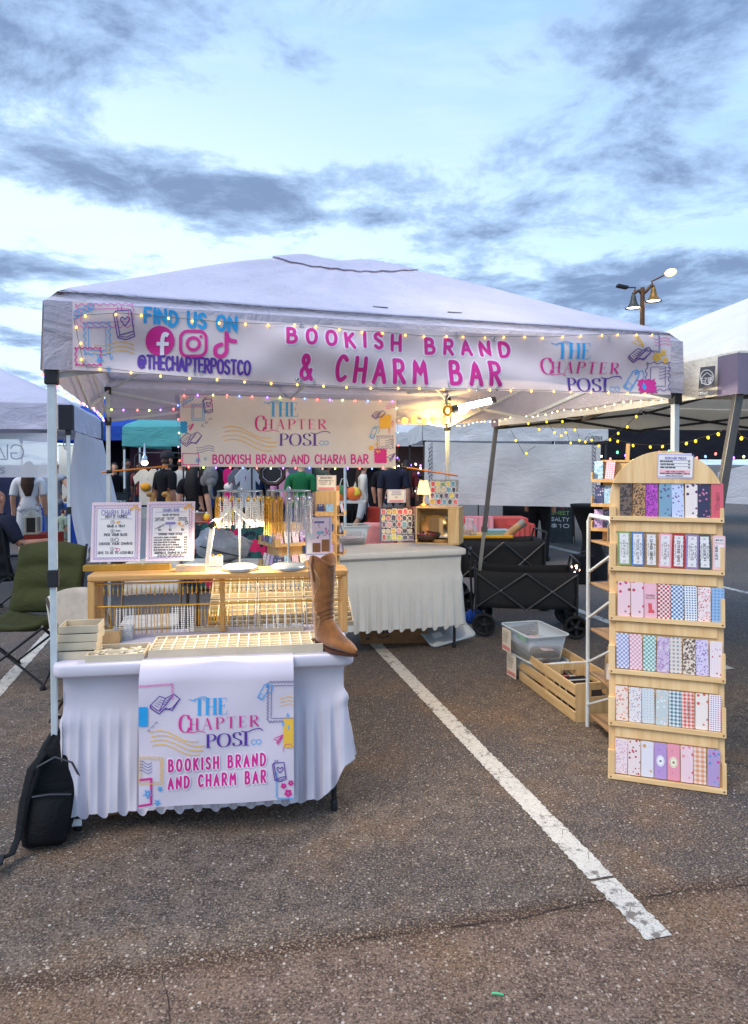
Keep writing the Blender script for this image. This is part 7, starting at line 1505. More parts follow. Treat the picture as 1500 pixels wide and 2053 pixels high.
def hibiscus():
    m, n, b = pmat('hibiscus'); co = n.coord(); d, c = n.vor(co, 4.2, 'F1', ('Distance','Color')); r, g_, q = n.sep(c); w = n.noise(co, 9, 4, .6, 1.0); pet = (d + w*.5 - .25) < .40
    leaf = n.mix(n.noise(co, 7, 3, .5, 2).step(.45,.55), lin(24,34,52), lin(40,92,88)); fl = n.mix(r > .5, lin(206,28,88), lin(232,90,40)); n.put(n.mix(pet, leaf, n.mix((d < .10), fl, lin(250,190,80))), b.inputs['Base Color']); b.inputs['Roughness'].default_value = .85; return m
draped('dark table covered in hibiscus-print fabric behind the bar lamp', at_px(378, 8.5), R(3), .95, .5, .87, hibiscus())
# grey bag slumped in front of it
o = thing('duffel_bag', 'crumpled silver-grey bag slumped before the hibiscus cloth', 'bag', at_px(448, 5.7)+Vector((0,0,.785)), 0); GB = mat('grey_nylon', lin(150,158,170), .35, .1, var=.2, vs=6, bump=.5, bs=14); b = MB()
vs, fs = [], []; n, mm = 26, 14
for j in range(mm+1):
    for i in range(n): t = 2*math.pi*i/n; f = math.pi*j/mm; rr = 1+.10*math.sin(5*t+3*f)+.07*math.sin(9*t-5*f)+.05*math.sin(14*f+t); vs.append((.23*math.sin(f)*math.cos(t)*rr, .14*math.sin(f)*math.sin(t)*rr, .135-.125*math.cos(f)*rr*(1-.35*math.cos(t)*(f > 1.6))))
b.add(vs, [(j*n+i, j*n+(i+1)%n, (j+1)*n+(i+1)%n, (j+1)*n+i) for j in range(mm) for i in range(n)], True); b.build('bag', GB, o); b = MB(); b.tube([(-.17,-.12,.14),(0,-.165,.10),(.18,-.12,.05)], .012, 6, flat=.4); b.build('strap', BLACKP, o)
o = thing('side_table', 'small low table under the grey bag', 'table', at_px(448, 5.7), 0); b = MB(); b.prism(rrect(-.3,.3,-.2,.2,.03), .75, .78); b.build('table_top', PLW, o)
for x in (-.26,.26):
    for y in (-.16,.16): b = MB(); b.tube([(x,y,0),(x,y,.75)], .014, 8); b.build('leg', BRZ, o)
# bottle, cups and crates on the hibiscus table
zb_ = .871
for k, (px, nm, c, lb) in enumerate(((395,'storage_tub',(150,140,130),'grey tub on the hibiscus table'),(414,'plush_toy',(250,210,60),'yellow plush ball on the hibiscus table'),(462,'drink_bottle',(240,206,60),'yellow drink bottle on the hibiscus table'),(440,'snack_jar',(196,84,40),'orange jar on the hibiscus table'))):
    o = thing(nm, lb, nm.split('_')[-1], at_px(px, 8.72)+Vector((0,0,zb_)), 0); m_ = mat('goods_%d' % k, lin(*c), .5)
    b = MB(); b.lathe({'storage_tub':[(.08,0),(.09,.10),(.095,.105),(.09,.11)],'plush_toy':[(.0,0),(.04,.01),(.05,.05),(.03,.09),(0,.10)],'drink_bottle':[(.03,0),(.034,.02),(.034,.12),(.012,.16),(.012,.18)],'snack_jar':[(.055,0),(.06,.02),(.06,.17),(.045,.19)]}[nm], (0,0,0), 16); b.build('body', m_, o)
    b = MB(); b.lathe([(.014,0),(.016,.01),(.012,.02),(0,.022)], (0,0,{'storage_tub':.11,'plush_toy':.095,'drink_bottle':.18,'snack_jar':.19}[nm]), 10); b.build('cap', BEADS[0], o)
# clothes rack with hanging shirts
def shirt(parent_label, loc, rz, m, w=.46, h=.62, motif=None, group='shirts hanging in the stalls'):
    o = thing('hanging_shirt', parent_label, 'shirt', loc, rz, group); out = [(-.5,-1),(.5,-1),(.48,-.30),(.72,-.42),(.82,-.20),(.42,.0),(.16,.03),(0,-.06),(-.16,.03),(-.42,0),(-.82,-.20),(-.72,-.42),(-.48,-.30)]
    b = MB(); b.prism([(x*w*.62, z*h) for x, z in out], -.010, .010, 1); b.build('shirt', m, o, bevel=.004); b = MB(); b.tube([(-.2*w,0,-.01),(0,0,.05),(.2*w,0,-.01)], .005, 6); b.tube([(0,0,.05),(0,0,.09),(.02,0,.11)], .003, 5); b.build('hanger', BLACKP, o)
    if motif: b = MB(); b.lathe([(0,-.002),(.09,-.002),(.09,.002),(0,.002)], (0,0,0), 10, 1.0, .8); k = b.build('motif', motif, o, loc=(-.04,-.024,-.28)); k.rotation_euler = (R(90),0,0)
    return o
def rack(label, loc, w, h):
    o = thing('clothes_rack', label, 'rack', loc, 0, 'black clothes racks'); b = MB(); b.tube([(0,0,0),(0,0,h-.06),(.06,0,h),(w-.06,0,h),(w,0,h-.06),(w,0,0)], .014, 8); b.build('frame', BLKSTEEL, o)
    for x in (0,w): b = MB(); b.tube([(x,-.25,.02),(x,.25,.02)], .014, 8); b.build('foot', BLKSTEEL, o)
    return o
rack('black clothes rack with the cream tee under the teal tent', at_px(271, 11.3), .80, 1.78); shirt('cream tee with orange print hanging under the teal tent', at_px(300, 11.3)+Vector((0,-.06,1.50)), 0, CRM, .50, .58, mat('motif_orange', lin(232,160,40), .7)); shirt('white tee hanging beside the cream one', at_px(315, 11.4)+Vector((0,.02,1.50)), R(60), WHT)
rack('black clothes rack of coloured tees behind the left round rack', at_px(425, 10.6), .62, 1.66)
for k, (px, c, lb) in enumerate(((432,(50,70,150),'blue tee on the rack behind the round racks'),(446,(26,26,30),'black tee on the rack behind the round racks'),(466,(220,36,120),'hot pink tee on the rack behind the round racks'),(482,(120,120,128),'grey patterned tee on the rack behind the round racks'),(496,(200,200,204),'white tee on the rack behind the round racks'))): shirt(lb, at_px(px, 10.6)+Vector((0,-.05+.02*k,1.52)), R(30 if k != 2 else 5), cloth('tee_%d' % k, lin(*c), 0), .42, .60, PAPER if k == 2 else None)
# octagonal mirror, elephant plush, giraffes
o = thing('octagon_mirror', 'dark-framed octagonal mirror shown under the hanging banner', 'mirror', D(546, 950, 10.2), 0); oc = lambda r: [(r*math.cos(R(22.5+45*i))*1.15, r*math.sin(R(22.5+45*i))) for i in range(8)]
b = MB(); b.tube([(x,0,z) for x, z in oc(.165)], .030, 8, True); b.build('frame', wood('mirror_frame', lin(70,44,30), lin(40,26,20), 0), o); b = MB(); b.tube([(x,-.02,z) for x, z in oc(.13)], .007, 6, True); b.build('inner_trim', SILVER, o); b = MB(); b.prism(oc(.15), .0, .008, 1); b.build('glass', mat('mirror_dark', (.06,.06,.07), .05, .6, var=0), o)
o = thing('mirror_easel', 'thin black easel holding up the octagonal mirror', 'easel', at_px(546, 10.25), 0)
for x in (-.2,.2): b = MB(); b.tube([(x,0,0),(x*.3,.0,1.55)], .012, 6); b.build('leg', BLKSTEEL, o)
FUR = mat('plush_grey', lin(120,118,116), .95, var=.15, vs=20, bump=.4, bs=200); GIR = mat('plush_giraffe', lin(206,150,84), .95, var=.3, vs=16, bump=.4, bs=200); GIRS = mat('plush_brown', lin(140,84,46), .95, bump=.4, bs=200)
def blobs(name, parent, pts, m): 
    b = MB()
    for (x,y,z,a,c,d_) in pts: b.lathe([(a*math.sin(math.pi*k/8), -d_*math.cos(math.pi*k/8)) for k in range(9)], (x,y,z), 14, 1, c/a)
    return b.build(name, m, parent)
o = thing('elephant_plush', 'grey elephant plush hanging with its trunk down', 'plush toy', D(422, 955, 9.6), 0); blobs('body', o, ((0,0,.0,.11,.10,.15),), FUR); blobs('head', o, ((.02,-.05,-.08,.075,.07,.08),), FUR); blobs('ear', o, ((-.09,-.02,-.06,.05,.02,.08),), FUR); b = MB(); b.tube([(.02,-.10,-.12),(.03,-.13,-.20),(.04,-.11,-.28),(.08,-.10,-.31)], [.035,.028,.022,.016], 8); b.build('trunk', FUR, o); b = MB(); b.tube([(0,0,.14),(0,0,.34)], .004, 5); b.build('cord', BLACKP, o)
for k, (px, py, lb) in enumerate(((314,1003,'giraffe plush facing left on the white table under the teal tent'),(345,1004,'giraffe plush with a cream belly right of the other giraffe'))):
    p = D(px, py, 9.6); o = thing('giraffe_plush', lb, 'plush toy', (p.x, 9.6, .861), 0, 'giraffe plush toys'); blobs('body', o, ((.06,0,.09,.14,.09,.09),), GIRS if k == 0 else GIR); b = MB(); b.tube([(-.02,0,.10),(-.06,0,.20),(-.05,-.01,.30)], [.05,.038,.032], 10); b.build('neck', GIR, o); blobs('head', o, ((-.085,-.01,.31,.06,.04,.04),), GIR); b = MB(); b.tube([(-.05,.02,.34),(-.045,.025,.40)], .007, 6); b.tube([(-.05,-.03,.34),(-.045,-.035,.40)], .007, 6); b.build('horn', GIRS, o)
    for x in (-.03,.03,.12,.17): b = MB(); b.tube([(x,-.05,.06),(x-.03,-.09,.018)], [.026,.02], 8); b.build('leg', GIR, o)
# hanging bulb lamp, chalk signs, lantern, pole-base planter, A-frame, black tables
o = thing('bulb_lamp', 'glowing round bulb with metal collar hanging under the teal tent', 'lamp', D(290, 928, 11.0), 0); b = MB(); b.lathe([(0,-.045),(.04,-.03),(.055,.0),(.045,.03)], (0,0,0), 14); b.build('bulb', glow_mat('bulb_warm', (1,.9,.75,1), 5), o); b = MB(); b.lathe([(.05,.03),(.045,.09),(.02,.13),(.01,.32)], (0,0,0), 12); b.build('collar', CHROME, o)
def board(label, loc, rz, w, h, lines_, name='chalkboard', aframe=True, col=None):
    o = thing(name, label, 'sign', loc, rz); m_ = mat('board_slate', lin(62,68,72), .7, var=.12); b = MB(); b.M = Matrix.Rotation(R(-8 if aframe else 0),4,'X'); b.box(0,w,0,.015,.03,h); b.build('slate', m_, o)
    b = MB(); b.M = Matrix.Rotation(R(-8 if aframe else 0),4,'X')
    for x in (-.02,w): b.box(x,x+.02,-.004,.02,0,h+.02)
    b.box(0,w,-.004,.02,h+.0005,h+.02); b.build('frame', DKM, o)
    if aframe:
        b = MB(); b.M = Matrix.Translation((0,h*.36,0)) @ Matrix.Rotation(R(12),4,'X')
        for x in (-.02,w): b.box(x,x+.02,0,.02,0,h*.99)
        b.box(0,w,0,.012,.12,h*.9); b.build('rear_leaf', mat('board_back', lin(90,76,66), .7), o)
    ik = Ink(lambda x, y, l: tuple(Matrix.Rotation(R(-8 if aframe else 0),3,'X') @ Vector((x, -l, y))), .003, .1)
    for j, (t_, c) in enumerate(lines_): ik.lines([[(w*.12+a, h*(.84-.13*j)+b_) for a, b_ in p] for p in text_fit(t_, 0, w*.74, 0, h*.07)], h*.014, c)
    ik.build('lettering', o); return o
CHK = ink_mat('chalk', 220,220,214)
board('grey letter sign leaning beside the white curtain', at_px(221, 10.2), 0, .26, 1.15, (('KETTLE',CHK),('COTTON',CHK),('CANDY',CHK)), 'letter_board', False)
board('black folding chalkboard standing beyond the far wagon', at_px(1100, 13.8), R(-24), .46, 1.0, (('FRESH',CHK),('SPICY',ink_mat('chalk_red',220,90,80)),('SWEET',ink_mat('chalk_green',150,190,100)),('SALTY',CHK),('$10',CHK)))
o = thing('cocktail_table', 'black stretch-covered standing table behind the folding shelf', 'table', at_px(1188, 9.6), 0); b = MB(); b.lathe([(.30,0),(.24,.1),(.13,.45),(.14,.62),(.28,.98),(.30,1.0),(.30,1.03),(0,1.032)], (0,0,0), 24); b.build('cover', BLKCL, o)
o = thing('equipment_case', 'black square case standing on the asphalt behind the shelf', 'case', at_px(1162, 9.0), R(6)); b = MB(); b.box(0,.23,0,.25,0,.38); b.build('shell', BLKCL, o, bevel=.02); b = MB(); b.tube([(.06,.12,.38),(.08,.12,.42),(.15,.12,.42),(.17,.12,.38)], .010, 6); b.build('handle', BLACKP, o)
o = thing('green_canister', 'small olive canister beside the black case', 'canister', at_px(1156, 9.6), 0); b = MB(); b.prism(rrect(-.05,.05,-.05,.05,.015), 0, .18); b.build('body', mat('canister_green', lin(96,110,40), .5), o, bevel=.006); b = MB(); b.prism(rrect(-.035,.035,-.035,.035,.01), .1805, .20); b.build('lid', BLACKP, o)
o = thing('lantern', 'cream candle lantern on the red table beside the bald man', 'lantern', at_px(64, 9.55)+Vector((0,0,.621)), R(10)); LC = mat('lantern_cream', lin(226,206,176), .6); b = MB(); b.box(-.09,.09,-.09,.09,0,.025); b.build('base', LC, o); b = MB(); b.lathe([(.14,0),(.12,.02),(.05,.08),(.02,.10)], (0,0,.235), 4); b.build('roof', LC, o)
for x in (-.075,.075):
    for y in (-.075,.075): b = MB(); b.box(x-.012,x+.012,y-.012,y+.012,.0255,.236); b.build('post', LC, o)
b = MB(); b.box(-.06,.06,-.06,.06,.026,.225); b.build('pane', mat('lantern_glass', (.05,.045,.04), .1), o)
o = thing('plastic_basin', 'teal plastic base weighing down a white tent leg', 'basin', at_px(692, 10.4), 0); b = MB(); b.lathe([(.17,0),(.21,.05),(.22,.13),(.19,.14),(.04,.15)], (0,0,0), 20, 1.1, .8); b.build('basin', mat('teal_plastic', lin(60,110,120), .5), o); b = MB(); b.tube([(0,0,.14),(0,0,2.05)], .022, 8); b.build('pole', WHITE_TUBE, o)
def plastic_chair(label, loc, rz, m):
    o = thing('plastic_chair', label, 'chair', loc, rz); b = MB(); b.prism(rrect(-.2,.2,-.2,.2,.06,4), .42, .45); b.build('seat', m, o, bevel=.008); b = MB(); b.grid(lambda u, v: (-.22+.44*u, .20+.08*v-.10*(2*u-1)**2, .45+.38*v), 12, 6); b.build('backrest', m, o, solid=.015)
    for x in (-.18,.18):
        for y in (-.18,.18): b = MB(); b.tube([(x*1.15,y*1.15,0),(x,y,.42)], [.016,.022], 8); b.build('leg', m, o)
    return o
plastic_chair('salmon pink plastic chair behind the clear tub', at_px(752, 9.2), R(200), mat('salmon_plastic', lin(222,140,138), .5))
# folding table with a produce-print bag
o = thing('folding_table', 'white folding table with dark legs behind the tall spinner', 'table', at_px(668, 12.4), 0); b = MB(); b.prism(rrect(0,.60,0,.5,.03), .88, .92); b.build('table_top', PLW, o)
for x in (.04,.30,.56):
    for s in (0,1): b = MB(); b.tube([(x,.05+.4*s,0),(x+.06,.45-.4*s,.88)], .012, 6); b.build('leg', BLKSTEEL, o)
def quilt():
    m, n, b = pmat('print_bag'); co = n.coord(); d, c = n.vor(co, 9, 'F1', ('Distance','Color')); r, g_, q = n.sep(c); n.put(n.mix(r > .66, n.mix(r > .33, lin(226,110,40), lin(70,120,70)), lin(236,206,60)), b.inputs['Base Color']); b.inputs['Roughness'].default_value = .6; return m
o = thing('print_bag', 'bright orange, green and yellow printed bags on the white table', 'bag', at_px(694, 12.6)+Vector((0,0,.921)), 0); blobs('bag', o, ((-.1,0,.14,.16,.10,.15),(.14,0,.13,.15,.10,.13)), quilt()); b = MB(); b.tube([(-.12,0,.26),(-.08,0,.40),(0,0,.42),(.04,0,.25)], .010, 6); b.build('handle', CRM, o)
# dark booth interiors closing the view behind
def booth_wall(label, px, d, w, h, m, rz=0.0):
    o = thing('backdrop_cloth', label, 'backdrop', at_px(px, d), R(rz)); b = MB(); b.grid(lambda u, v: (w*u, .03*math.sin(u*w*5), .03+(h-.03)*v), 40, 4); b.build('cloth', m, o, solid=.01)
    for x in (0, w): b = MB(); b.tube([(x,.04,0),(x,.04,h+.02)], .02, 8); b.build('pole', DBAR, o)
    b = MB(); b.tube([(0,.04,h),(w,.04,h)], .015, 8); b.build('top_rail', DBAR, o); return o
MAR = cloth('cloth_maroon', lin(78,44,54), 0, .9); DGR = cloth('cloth_charcoal', lin(44,42,46), 0, .9); LIL = cloth('cloth_lilac', lin(170,160,176), 0, .9); BRN = cloth('cloth_brown', lin(80,62,54), 0, .9)
booth_wall('maroon cloth wall at the back of the teal tent', 262, 16.2, 1.5, 2.2, MAR); booth_wall('black cloth wall behind the coloured tees', 345, 13.4, 1.9, 2.3, BLKCL); booth_wall('pale lilac cloth wall behind the octagonal mirror', 505, 13.6, 1.2, 2.3, LIL); booth_wall('dark brown cloth wall hung with fairy lights', 762, 15.4, 1.2, 2.3, BRN); booth_wall('charcoal cloth wall behind the printed bags', 620, 16.6, 1.8, 2.3, DGR); booth_wall('off-white cloth wall in the stall beyond the blue table', 118, 15.2, .55, 2.0, CRM); booth_wall('black cloth wall behind the folding shelf', 1190, 14.4, 1.6, 2.0, BLKCL); booth_wall('black cloth wall at the back of the far left stall', 206, 18.0, .8, 2.2, BLKCL); booth_wall('navy cloth wall behind the sheer banner', -20, 13.6, .9, 1.55, cloth('cloth_navy', lin(40,44,70), 0, .9)); booth_wall('charcoal cloth wall behind the chalkboard', 1010, 19.0, 1.7, 2.0, DGR)
S7 = Surf(at_px(800,15.3), (1,0,0)); o = thing('booth_sign', 'small white words on the dark brown booth wall', 'sign', S7.px(830, 965)); b = MB(); b.add([S7.px(796,955), S7.px(848,955), S7.px(848,984), S7.px(796,984)], [(3,2,1,0)]); keep(b.build('board', BLKCL, solid=.02), o); ik = Ink(lambda x, y, l: S7.px(x, y, l), .03, 6); ik.lines(slant('TO YOUR KITCHEN', 798, 966, 846, 966, 5), 1.0, CHK); ik.lines(slant('MENU', 800, 975, 816, 975, 4), .8, CHK); done(ik, 'lettering', o)
# ---------------------------------------------------------------- people in the stalls
person('toddler in a sage romper toddling past the blue table', at_px(127, 11.3), R(150), .88, 'walk', SAGE, SAGE, SHOEW, HD, low_to='short', skin=SKIN)
person('long-haired woman in white standing behind the sheer banner', at_px(58, 10.6), R(200), 1.68, 'stand', WHT, WHT, SHOEW, HB, True, low_to='knee')
person('person in pale tank and jeans, hand on hip, beyond the tent leg', at_px(108, 12.2), R(175), 1.70, 'stand', cloth('tank_grey', lin(150,154,164), 0), JEAN, SHOE, HD, sleeve=.1, arms={'elR':(-.36,.04,1.18),'wrR':(-.20,-.06,1.0),'haR':(-.15,-.08,.98)})
person('man in black tee and black cap under the teal tent, turned away', at_px(334, 10.9), R(140), 1.80, 'stand', BLK, cloth('pants_dark', lin(34,36,48), 0), SHOE, HB, cap=mat('cap_black', (.02,.02,.022), .8), skin=SKIN2)
person('woman in black top with a red plaid shirt tied round her waist', at_px(390, 9.9), R(172), 1.68, 'stand', BLK, PLAID, SHOE, HD, True, low_to='knee', sleeve=.4)
person('woman in black with dark curls at the far left stall', at_px(228, 13.6), R(60), 1.66, 'stand', BLK, BLK, SHOE, HD, True, sleeve=1.0)
person('man in a green tee seen from behind under the hanging banner', at_px(604, 11.2), R(178), 1.74, 'stand', GRN_, JEAN, SHOE, HB); person('person in a pink tee beside the octagonal mirror', at_px(572, 12.4), R(190), 1.70, 'stand', PNK, JEAN, SHOE, HB)
person('woman in cream knit and white skirt walking right behind the white table', at_px(728, 14.2), R(100), 1.66, 'walk', CRM, WHT, SHOE, HB, True, low_to='knee', sleeve=.9)
person('man in a navy tee and grey shorts seen from behind near the fairy lights', at_px(790, 11.6), R(172), 1.80, 'stand', NAVY, KHK, SHOE, HB, low_to='knee'); person('man in black leaning behind the navy-shirted man', at_px(772, 13.0), R(150), 1.76, 'stand', BLK, BLK, SHOE, HD)
person('woman in black trousers and top behind the white wall panel', at_px(1082, 11.2), R(150), 1.70, 'stand', BLK, cloth('leggings_black', lin(20,20,22), 0), SHOE, HD, True)
CR = [cloth('crowd_%d' % i, lin(*c), 0, .9) for i, c in enumerate(((60,62,70),(120,52,56),(40,60,88),(146,120,96),(90,98,84),(30,30,34),(190,186,180)))]
for i, (px, d, rz, hh, ps_, t_, l_, hr, lh, lb) in enumerate(((252,14.6,120,1.74,'walk',0,5,HD,False,'shopper in charcoal walking at the back of the teal tent'),(283,15.4,200,1.68,'stand',1,2,HB,True,'long-haired shopper in maroon before the maroon cloth wall'),(365,12.6,160,1.76,'stand',6,0,HB,False,'shopper in a pale top behind the capped man'),(410,12.9,190,1.72,'walk',5,5,HD,True,'long-haired shopper in black behind the elephant plush'),
    (515,13.2,175,1.70,'stand',2,5,HD,False,'shopper in dark blue left of the octagonal mirror'),(636,13.8,165,1.78,'stand',4,3,HB,False,'shopper in olive behind the cream price card'),(655,15.2,110,1.66,'walk',3,0,HB,True,'shopper in tan walking behind the printed bags'),(815,14.2,185,1.72,'stand',1,5,HD,True,'shopper in maroon before the fairy-light wall'),(1120,16.5,120,1.74,'walk',0,2,HD,False,'shopper in charcoal far behind the chalkboard'))):
    person(lb, at_px(px, d), R(rz), hh, ps_, CR[t_], CR[l_], SHOE, hr, lh, skin=SKIN if i % 2 else SKIN2, sleeve=.55 if i % 3 else 1.0)
for i, (px, d, z, c, lb) in enumerate(((258,10.4,0,(70,60,56),'dark crate at the foot of the clothes rack'),(388,9.0,0,(40,44,60),'navy box under the goods left of the hibiscus table'),(352,9.15,.861,(196,170,130),'kraft carton on the white table right of the giraffes'),(285,9.2,.861,(210,206,196),'cream carton on the white table left of the giraffes'))):
    o = thing('stock_box', lb, 'box', at_px(px, d)+Vector((0,0,z)), R(rnd(-20,20))); b = MB(); b.box(-.11,.11,-.08,.08,0,.15); b.build('carton', mat('stock_%d' % i, lin(*c), .7), o, bevel=.004); b = MB(); b.box(-.112,.112,-.082,.0,.1505,.156); b.build('flap', mat('stock_%d' % i), o)
# ================================================================ street lamp with bell shades
BRZL = mat('lamp_bronze', lin(112,78,50), .5, .5, var=.15); BELLG = mat('bell_grey', lin(84,84,80), .5, .4, var=.1); BELLY = mat('bell_gilt', lin(150,112,56), .45, .5, var=.1)
lp = at_px(1286, 17.0); sl = thing('street_lamp', 'bronze street lamp with two bell shades and floodlights against the sky', 'street lamp', lp, 0); zpx = lambda y: HCAM+(HOR-y)*17.0/FPX; xpx = lambda x: (x-1286)*17.0/FPX
b = MB(); b.tube([(0,0,0),(0,0,zpx(586)),(0,0,zpx(578))], [.075,.055,.05], 10); b.build('post', BRZL, sl); b = MB(); b.lathe([(.16,0),(.16,.25),(.09,.45)], (0,0,0), 12); b.build('base', BRZL, sl)
for sg, bx, by, bm2 in ((-1,1268,592,BELLG),(1,1308,578,BELLY)):
    b = MB(); b.tube([(0,0,zpx(592)),(xpx(bx)*.4,0,zpx(584)),(xpx(bx)*.8,0,zpx(by-4)),(xpx(bx),0,zpx(by-2)),(xpx(bx),0,zpx(by+2))], .04, 8); b.build('arm', BRZL, sl)
    b = MB(); b.lathe([(.04,0),(.06,-.05),(.07,-.12),(.09,-.20),(.14,-.29),(.20,-.33),(.195,-.345),(.12,-.29),(0,-.27)], (xpx(bx),0,zpx(by)), 18); sh_ = b.build('bell_shade', bm2, sl); b = MB(); b.lathe([(0,-.325),(.16,-.322),(.16,-.318),(0,-.315)], (xpx(bx),0,zpx(by)), 16); b.build('lens', glow_mat('lamp_lens', (1,.97,.88,1), 4.0), sl)
b = MB(); b.tube([(xpx(1268),0,zpx(592)),(xpx(1272),0,zpx(578)),(xpx(1256),0,zpx(578))], .022, 6); b.build('flood_arm', BRZL, sl); b = MB(); b.prism(rrect(-.18,.10,-.1,.1,.05), 0, .05); fl = b.build('floodlight', BLACKP, sl, loc=(xpx(1248),0,zpx(579))); fl.rotation_euler = (0,R(12),0)
b = MB(); b.tube([(xpx(1308),0,zpx(578)),(xpx(1304),0,zpx(566)),(xpx(1328),0,zpx(554))], .022, 6); b.build('flood_arm', BRZL, sl); b = MB(); b.lathe([(0,-.04),(.10,-.035),(.115,0),(.10,.03),(0,.04)], (0,0,0), 16, 1.3); fl = b.build('floodlight', glow_mat('flood_lit', (1,.60,.20,1), 2.4), sl, loc=(xpx(1342),0,zpx(548))); fl.rotation_euler = (R(50),R(-24),0)
# ================================================================ strings of lights
WARM, YELB = glow_mat('bulb_amber', (1.0,.58,.11,1), 2.0), glow_mat('bulb_yellow', (1.0,.70,.05,1), 1.3)
CBULB = [glow_mat('bulb_red', (1,.12,.10,1), 4), glow_mat('bulb_violet', (.32,.14,1,1), 4), glow_mat('bulb_lime', (.72,.9,.25,1), 3), glow_mat('bulb_blue', (.12,.2,1,1), 4), glow_mat('bulb_green', (.1,.8,.25,1), 3)]
WIRE = mat('light_wire', lin(120,112,104), .5); WIREB = mat('light_wire_dark', lin(40,36,34), .5)
def strand(label, pts, n, mats, r, wire=WIRE, drop=.0, group='strings of lights', cat='string lights', wr=.0014, long_=1.25):
    pts = [Vector(p) for p in pts]; L = [0]
    for a, c in zip(pts, pts[1:]): L.append(L[-1]+(c-a).length)
    o = thing('string_lights', label, cat, pts[0], 0, group); b = MB(); b.tube(pts, wr, 5); keep(b.build('wire', wire), o); srcs = {}
    for i in range(n):
        t = L[-1]*(i+.5)/n; k = max(j for j in range(len(L)) if L[j] <= t); k = min(k, len(pts)-2); p = pts[k]+(pts[k+1]-pts[k])*((t-L[k])/max(L[k+1]-L[k],1e-6)); m = mats[i % len(mats)]
        if m.name not in srcs:
            b = MB(); b.lathe([(r*math.sin(math.pi*j/6), -r*long_*math.cos(math.pi*j/6)) for j in range(7)], (0,0,0), 8); q = keep(b.build('bulb', m), o); srcs[m.name] = q
        else: q = like(srcs[m.name])
        q.location = p + Vector((rnd(-.010,.010), 0, -drop-r+rnd(-.3,.3)*r)); keep(q, o); q.rotation_euler = (rnd(-.3,.3), rnd(-.3,.3), 0)
    return o
def fpts(xys, lift=.012): return [SF.px(x, y, lift) for x, y in xys]
strand('row of amber bulbs strung along the top of the front banner', fpts([(152,642),(238,638),(290,641),(340,644),(385,648),(430,652),(480,655),(530,657),(573,657),(620,659),(662,664),(706,670),(750,672),(790,676),(832,679),(873,679),(915,678),(955,679),(995,680),(1033,680),(1072,682),(1110,680),(1147,678),(1186,678),(1222,677),(1260,677),(1298,676)]), 27, [WARM], .0052)
strand('row of amber bulbs strung along the bottom of the front banner', fpts([(178,741),(230,745),(280,752),(330,757),(380,761),(430,764),(474,767),(520,770),(567,772),(610,774),(655,776),(740,780),(825,781),(866,783),(906,784),(946,785),(987,785),(1066,787),(1104,788),(1142,788),(1180,788),(1218,789),(1256,790),(1294,791)], .014), 24, [WARM], .0052)
strand('short amber strand hanging down the left end of the front banner', fpts([(153,645),(158,670),(163,693),(168,715),(172,740)]), 3, [WARM], .0052)
# multicolour lights along the left eave and round the hanging banner
le = [TP(-.005, y, 1.99-.02*math.sin(y*2)) for y in [k*.22 for k in range(16)]]
strand('dense multicoloured fairy lights along the left eave of the booth', le, 58, [CBULB[0], CBULB[1], CBULB[2], CBULB[0], CBULB[3], WARM], .0056, WIREB)
strand('multicoloured fairy lights across the back eave left of the hanging banner', [SBK.px(x, y) for x, y in ((212,818),(235,820),(262,820),(290,821),(316,821),(342,816),(358,822))], 6, [CBULB[2], CBULB[1], CBULB[0]], .0085)
strand('multicoloured fairy lights round the edge of the hanging banner', [SBK.px(x, y, .01) for x, y in ((359,935),(358,900),(357,868),(357,838),(358,812),(362,792),(420,790),(490,793),(560,796),(640,799),(720,802),(796,804),(797,840),(797,880),(796,936),(740,938),(660,938),(580,937),(500,937),(430,936),(364,935))], 44, [CBULB[0], CBULB[1], CBULB[2], CBULB[0], CBULB[3]], .0075)
# warm string inside along the back right corner and the right eave
amber = strand('large amber bulbs along the back eave beside the back right leg', [S9.px(x, y) for x, y in ((800,838),(830,838),(860,840),(900,838))], 5, [glow_mat('bulb_amber_strong', (1,.50,.05,1), 3.5)], .028, WIREB)
re_ = [TP(TW, y, 1.99-.012*math.sin(y*9)) for y in [.02+k*.165 for k in range(20)]]
strand('warm white fairy lights along the right eave of the booth', re_, 34, [glow_mat('bulb_warmwhite', (1,.74,.36,1), 3)], .0058, WIREB)
# round yellow bulbs of the neighbouring tent
def yb(label, pts, n): return strand(label, [D(x, y, d) for x, y, d in pts], n, [YELB], .0112, WIRE, .004, 'round yellow bulb strings', wr=.0026)
yb('round yellow bulbs on a long swag below the grey tent', ((1226,877,6.3),(1246,884,6.2),(1272,890,6.1),(1300,892,6.0),(1330,892,5.8),(1356,888,5.6),(1386,884,5.4),(1411,876,5.2),(1438,868,5.0),(1468,852,4.8),(1487,874,4.7),(1500,880,4.6)), 11)
yb('round yellow bulbs climbing to the roof of the grey tent', ((1212,884,6.6),(1235,870,6.4),(1262,848,6.1),(1288,820,5.9)), 4)
yb('round yellow bulbs hanging in a zigzag before the white tent valance', ((1044,846,6.8),(1060,846,6.8),(1090,862,6.8),(1097,842,6.8),(1108,862,6.8),(1126,878,6.8),(1128,840,6.8),(1143,888,6.8),(1155,856,6.8),(1166,894,6.8),(1182,868,6.8),(1190,894,6.8),(1215,886,6.8)), 13)
yb('two round yellow bulbs dangling lowest before the white wall panel', ((1024,862,6.9),(1051,910,6.9),(1074,894,6.9)), 2)
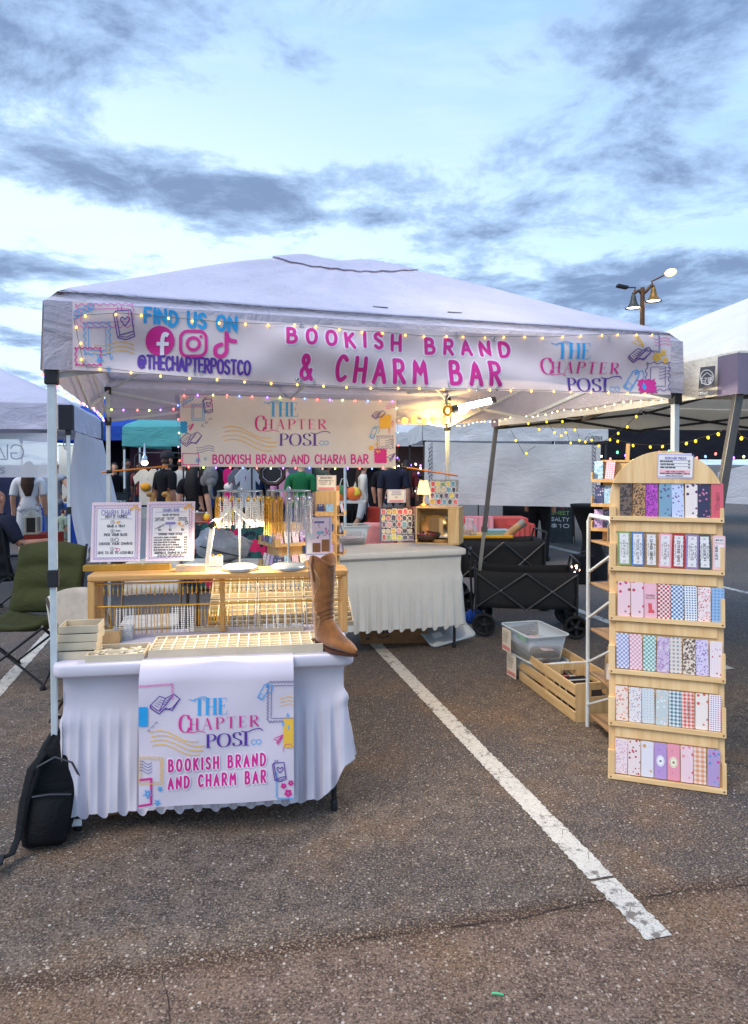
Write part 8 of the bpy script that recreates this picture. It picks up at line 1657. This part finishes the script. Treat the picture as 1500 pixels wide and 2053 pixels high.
strand('red, green and blue bulbs strung under the black tent', [D(x, y, 10.6) for x, y in ((1216,924),(1240,902),(1276,925),(1300,918),(1330,900),(1400,916),(1420,912),(1442,906),(1462,914),(1480,916),(1500,910))], 16, [CBULB[0], CBULB[4], CBULB[1], CBULB[2], CBULB[0], CBULB[3]], .018, WIREB)
strand('tiny white fairy lights down the edge of the white wall panel', [D(x, y, 10.4) for x, y in ((1207,905),(1208,930),(1206,960),(1208,985),(1212,1040),(1204,1060),(1210,1092))], 12, [glow_mat('bulb_white', (1,.92,.85,1), 4)], .014, WIREB)
strand('fairy lights in swags over the dark brown booth wall', [D(x, y, 15.0) for x, y in ((796,930),(812,940),(828,928),(846,932),(838,948),(820,952),(800,948),(806,965),(828,968),(842,978),(822,990),(802,988))], 22, [glow_mat('bulb_white'  , (1,.92,.85,1), 4), CBULB[1]], .020, WIREB)
strand('small knot of warm fairy lights on the nearer wagon push bar', [D(1146, 1136, 6.35), D(1156, 1132, 6.35), D(1160, 1142, 6.35), D(1150, 1146, 6.35), D(1158, 1150, 6.35)], 9, [glow_mat('bulb_rose', (1,.62,.5,1), 4)], .008, WIREB)
# ================================================================ lit tube lamp clipped under the canopy
a, c = SF.px(985, 806, -.5), SF.px(1054, 790, -.5); wl = thing('work_light', 'bright white tube light with yellow end clipped under the front eave', 'lamp', a, 0); d = (c-a).normalized()
b = MB(); b.tube([a, c], .017, 12); keep(b.build('tube', glow_mat('tube_white', (1,.97,.90,1), 30)), wl); b = MB(); b.tube([a-d*.035, a], .022, 12); keep(b.build('end_cap', BLACKP), wl); b = MB(); b.tube([c, c+d*.03], .020, 12); keep(b.build('end_cap', BLACKP), wl)
b = MB(); b.M = Matrix.Translation(a-d*.06); b.tube([(math.cos(R(t))*.022,0,math.sin(R(t))*.026) for t in range(0,360,30)], .009, 6, True); keep(b.build('clip_ring', mat('tool_yellow', lin(240,180,20), .5)), wl); b = MB(); b.M = Matrix.Translation(a-d*.06); b.tube([(-.005,0,.03),(-.012,0,.06),(.004,0,.09)], .005, 6); keep(b.build('hook', BLACKP), wl); b = MB(); b.bar((a+c)/2+Vector((-.02,0,-.012)), (a+c)/2+Vector((-.06,0,-.055)), .012); b.bar((a+c)/2+Vector((-.06,0,-.055)), (a+c)/2+Vector((-.14,0,-.03)), .010); keep(b.build('bracket', LAMPW), wl)
L = bpy.data.lights.new('work_light_light','POINT'); L.energy = 40; L.color = (1,.90,.72); L.shadow_soft_size = .06; lo = bpy.data.objects.new('work_light_light', L); COL.objects.link(lo); lo.location = (a+c)/2+Vector((0,.03,-.05)); keep(lo, wl)
L = bpy.data.lights.new('eave_bulbs_light','POINT'); L.energy = 9; L.color = (1,.66,.22); L.shadow_soft_size = .06; lo = bpy.data.objects.new('eave_bulbs_light', L); COL.objects.link(lo); lo.location = S9.px(870, 850, .12); keep(lo, amber)
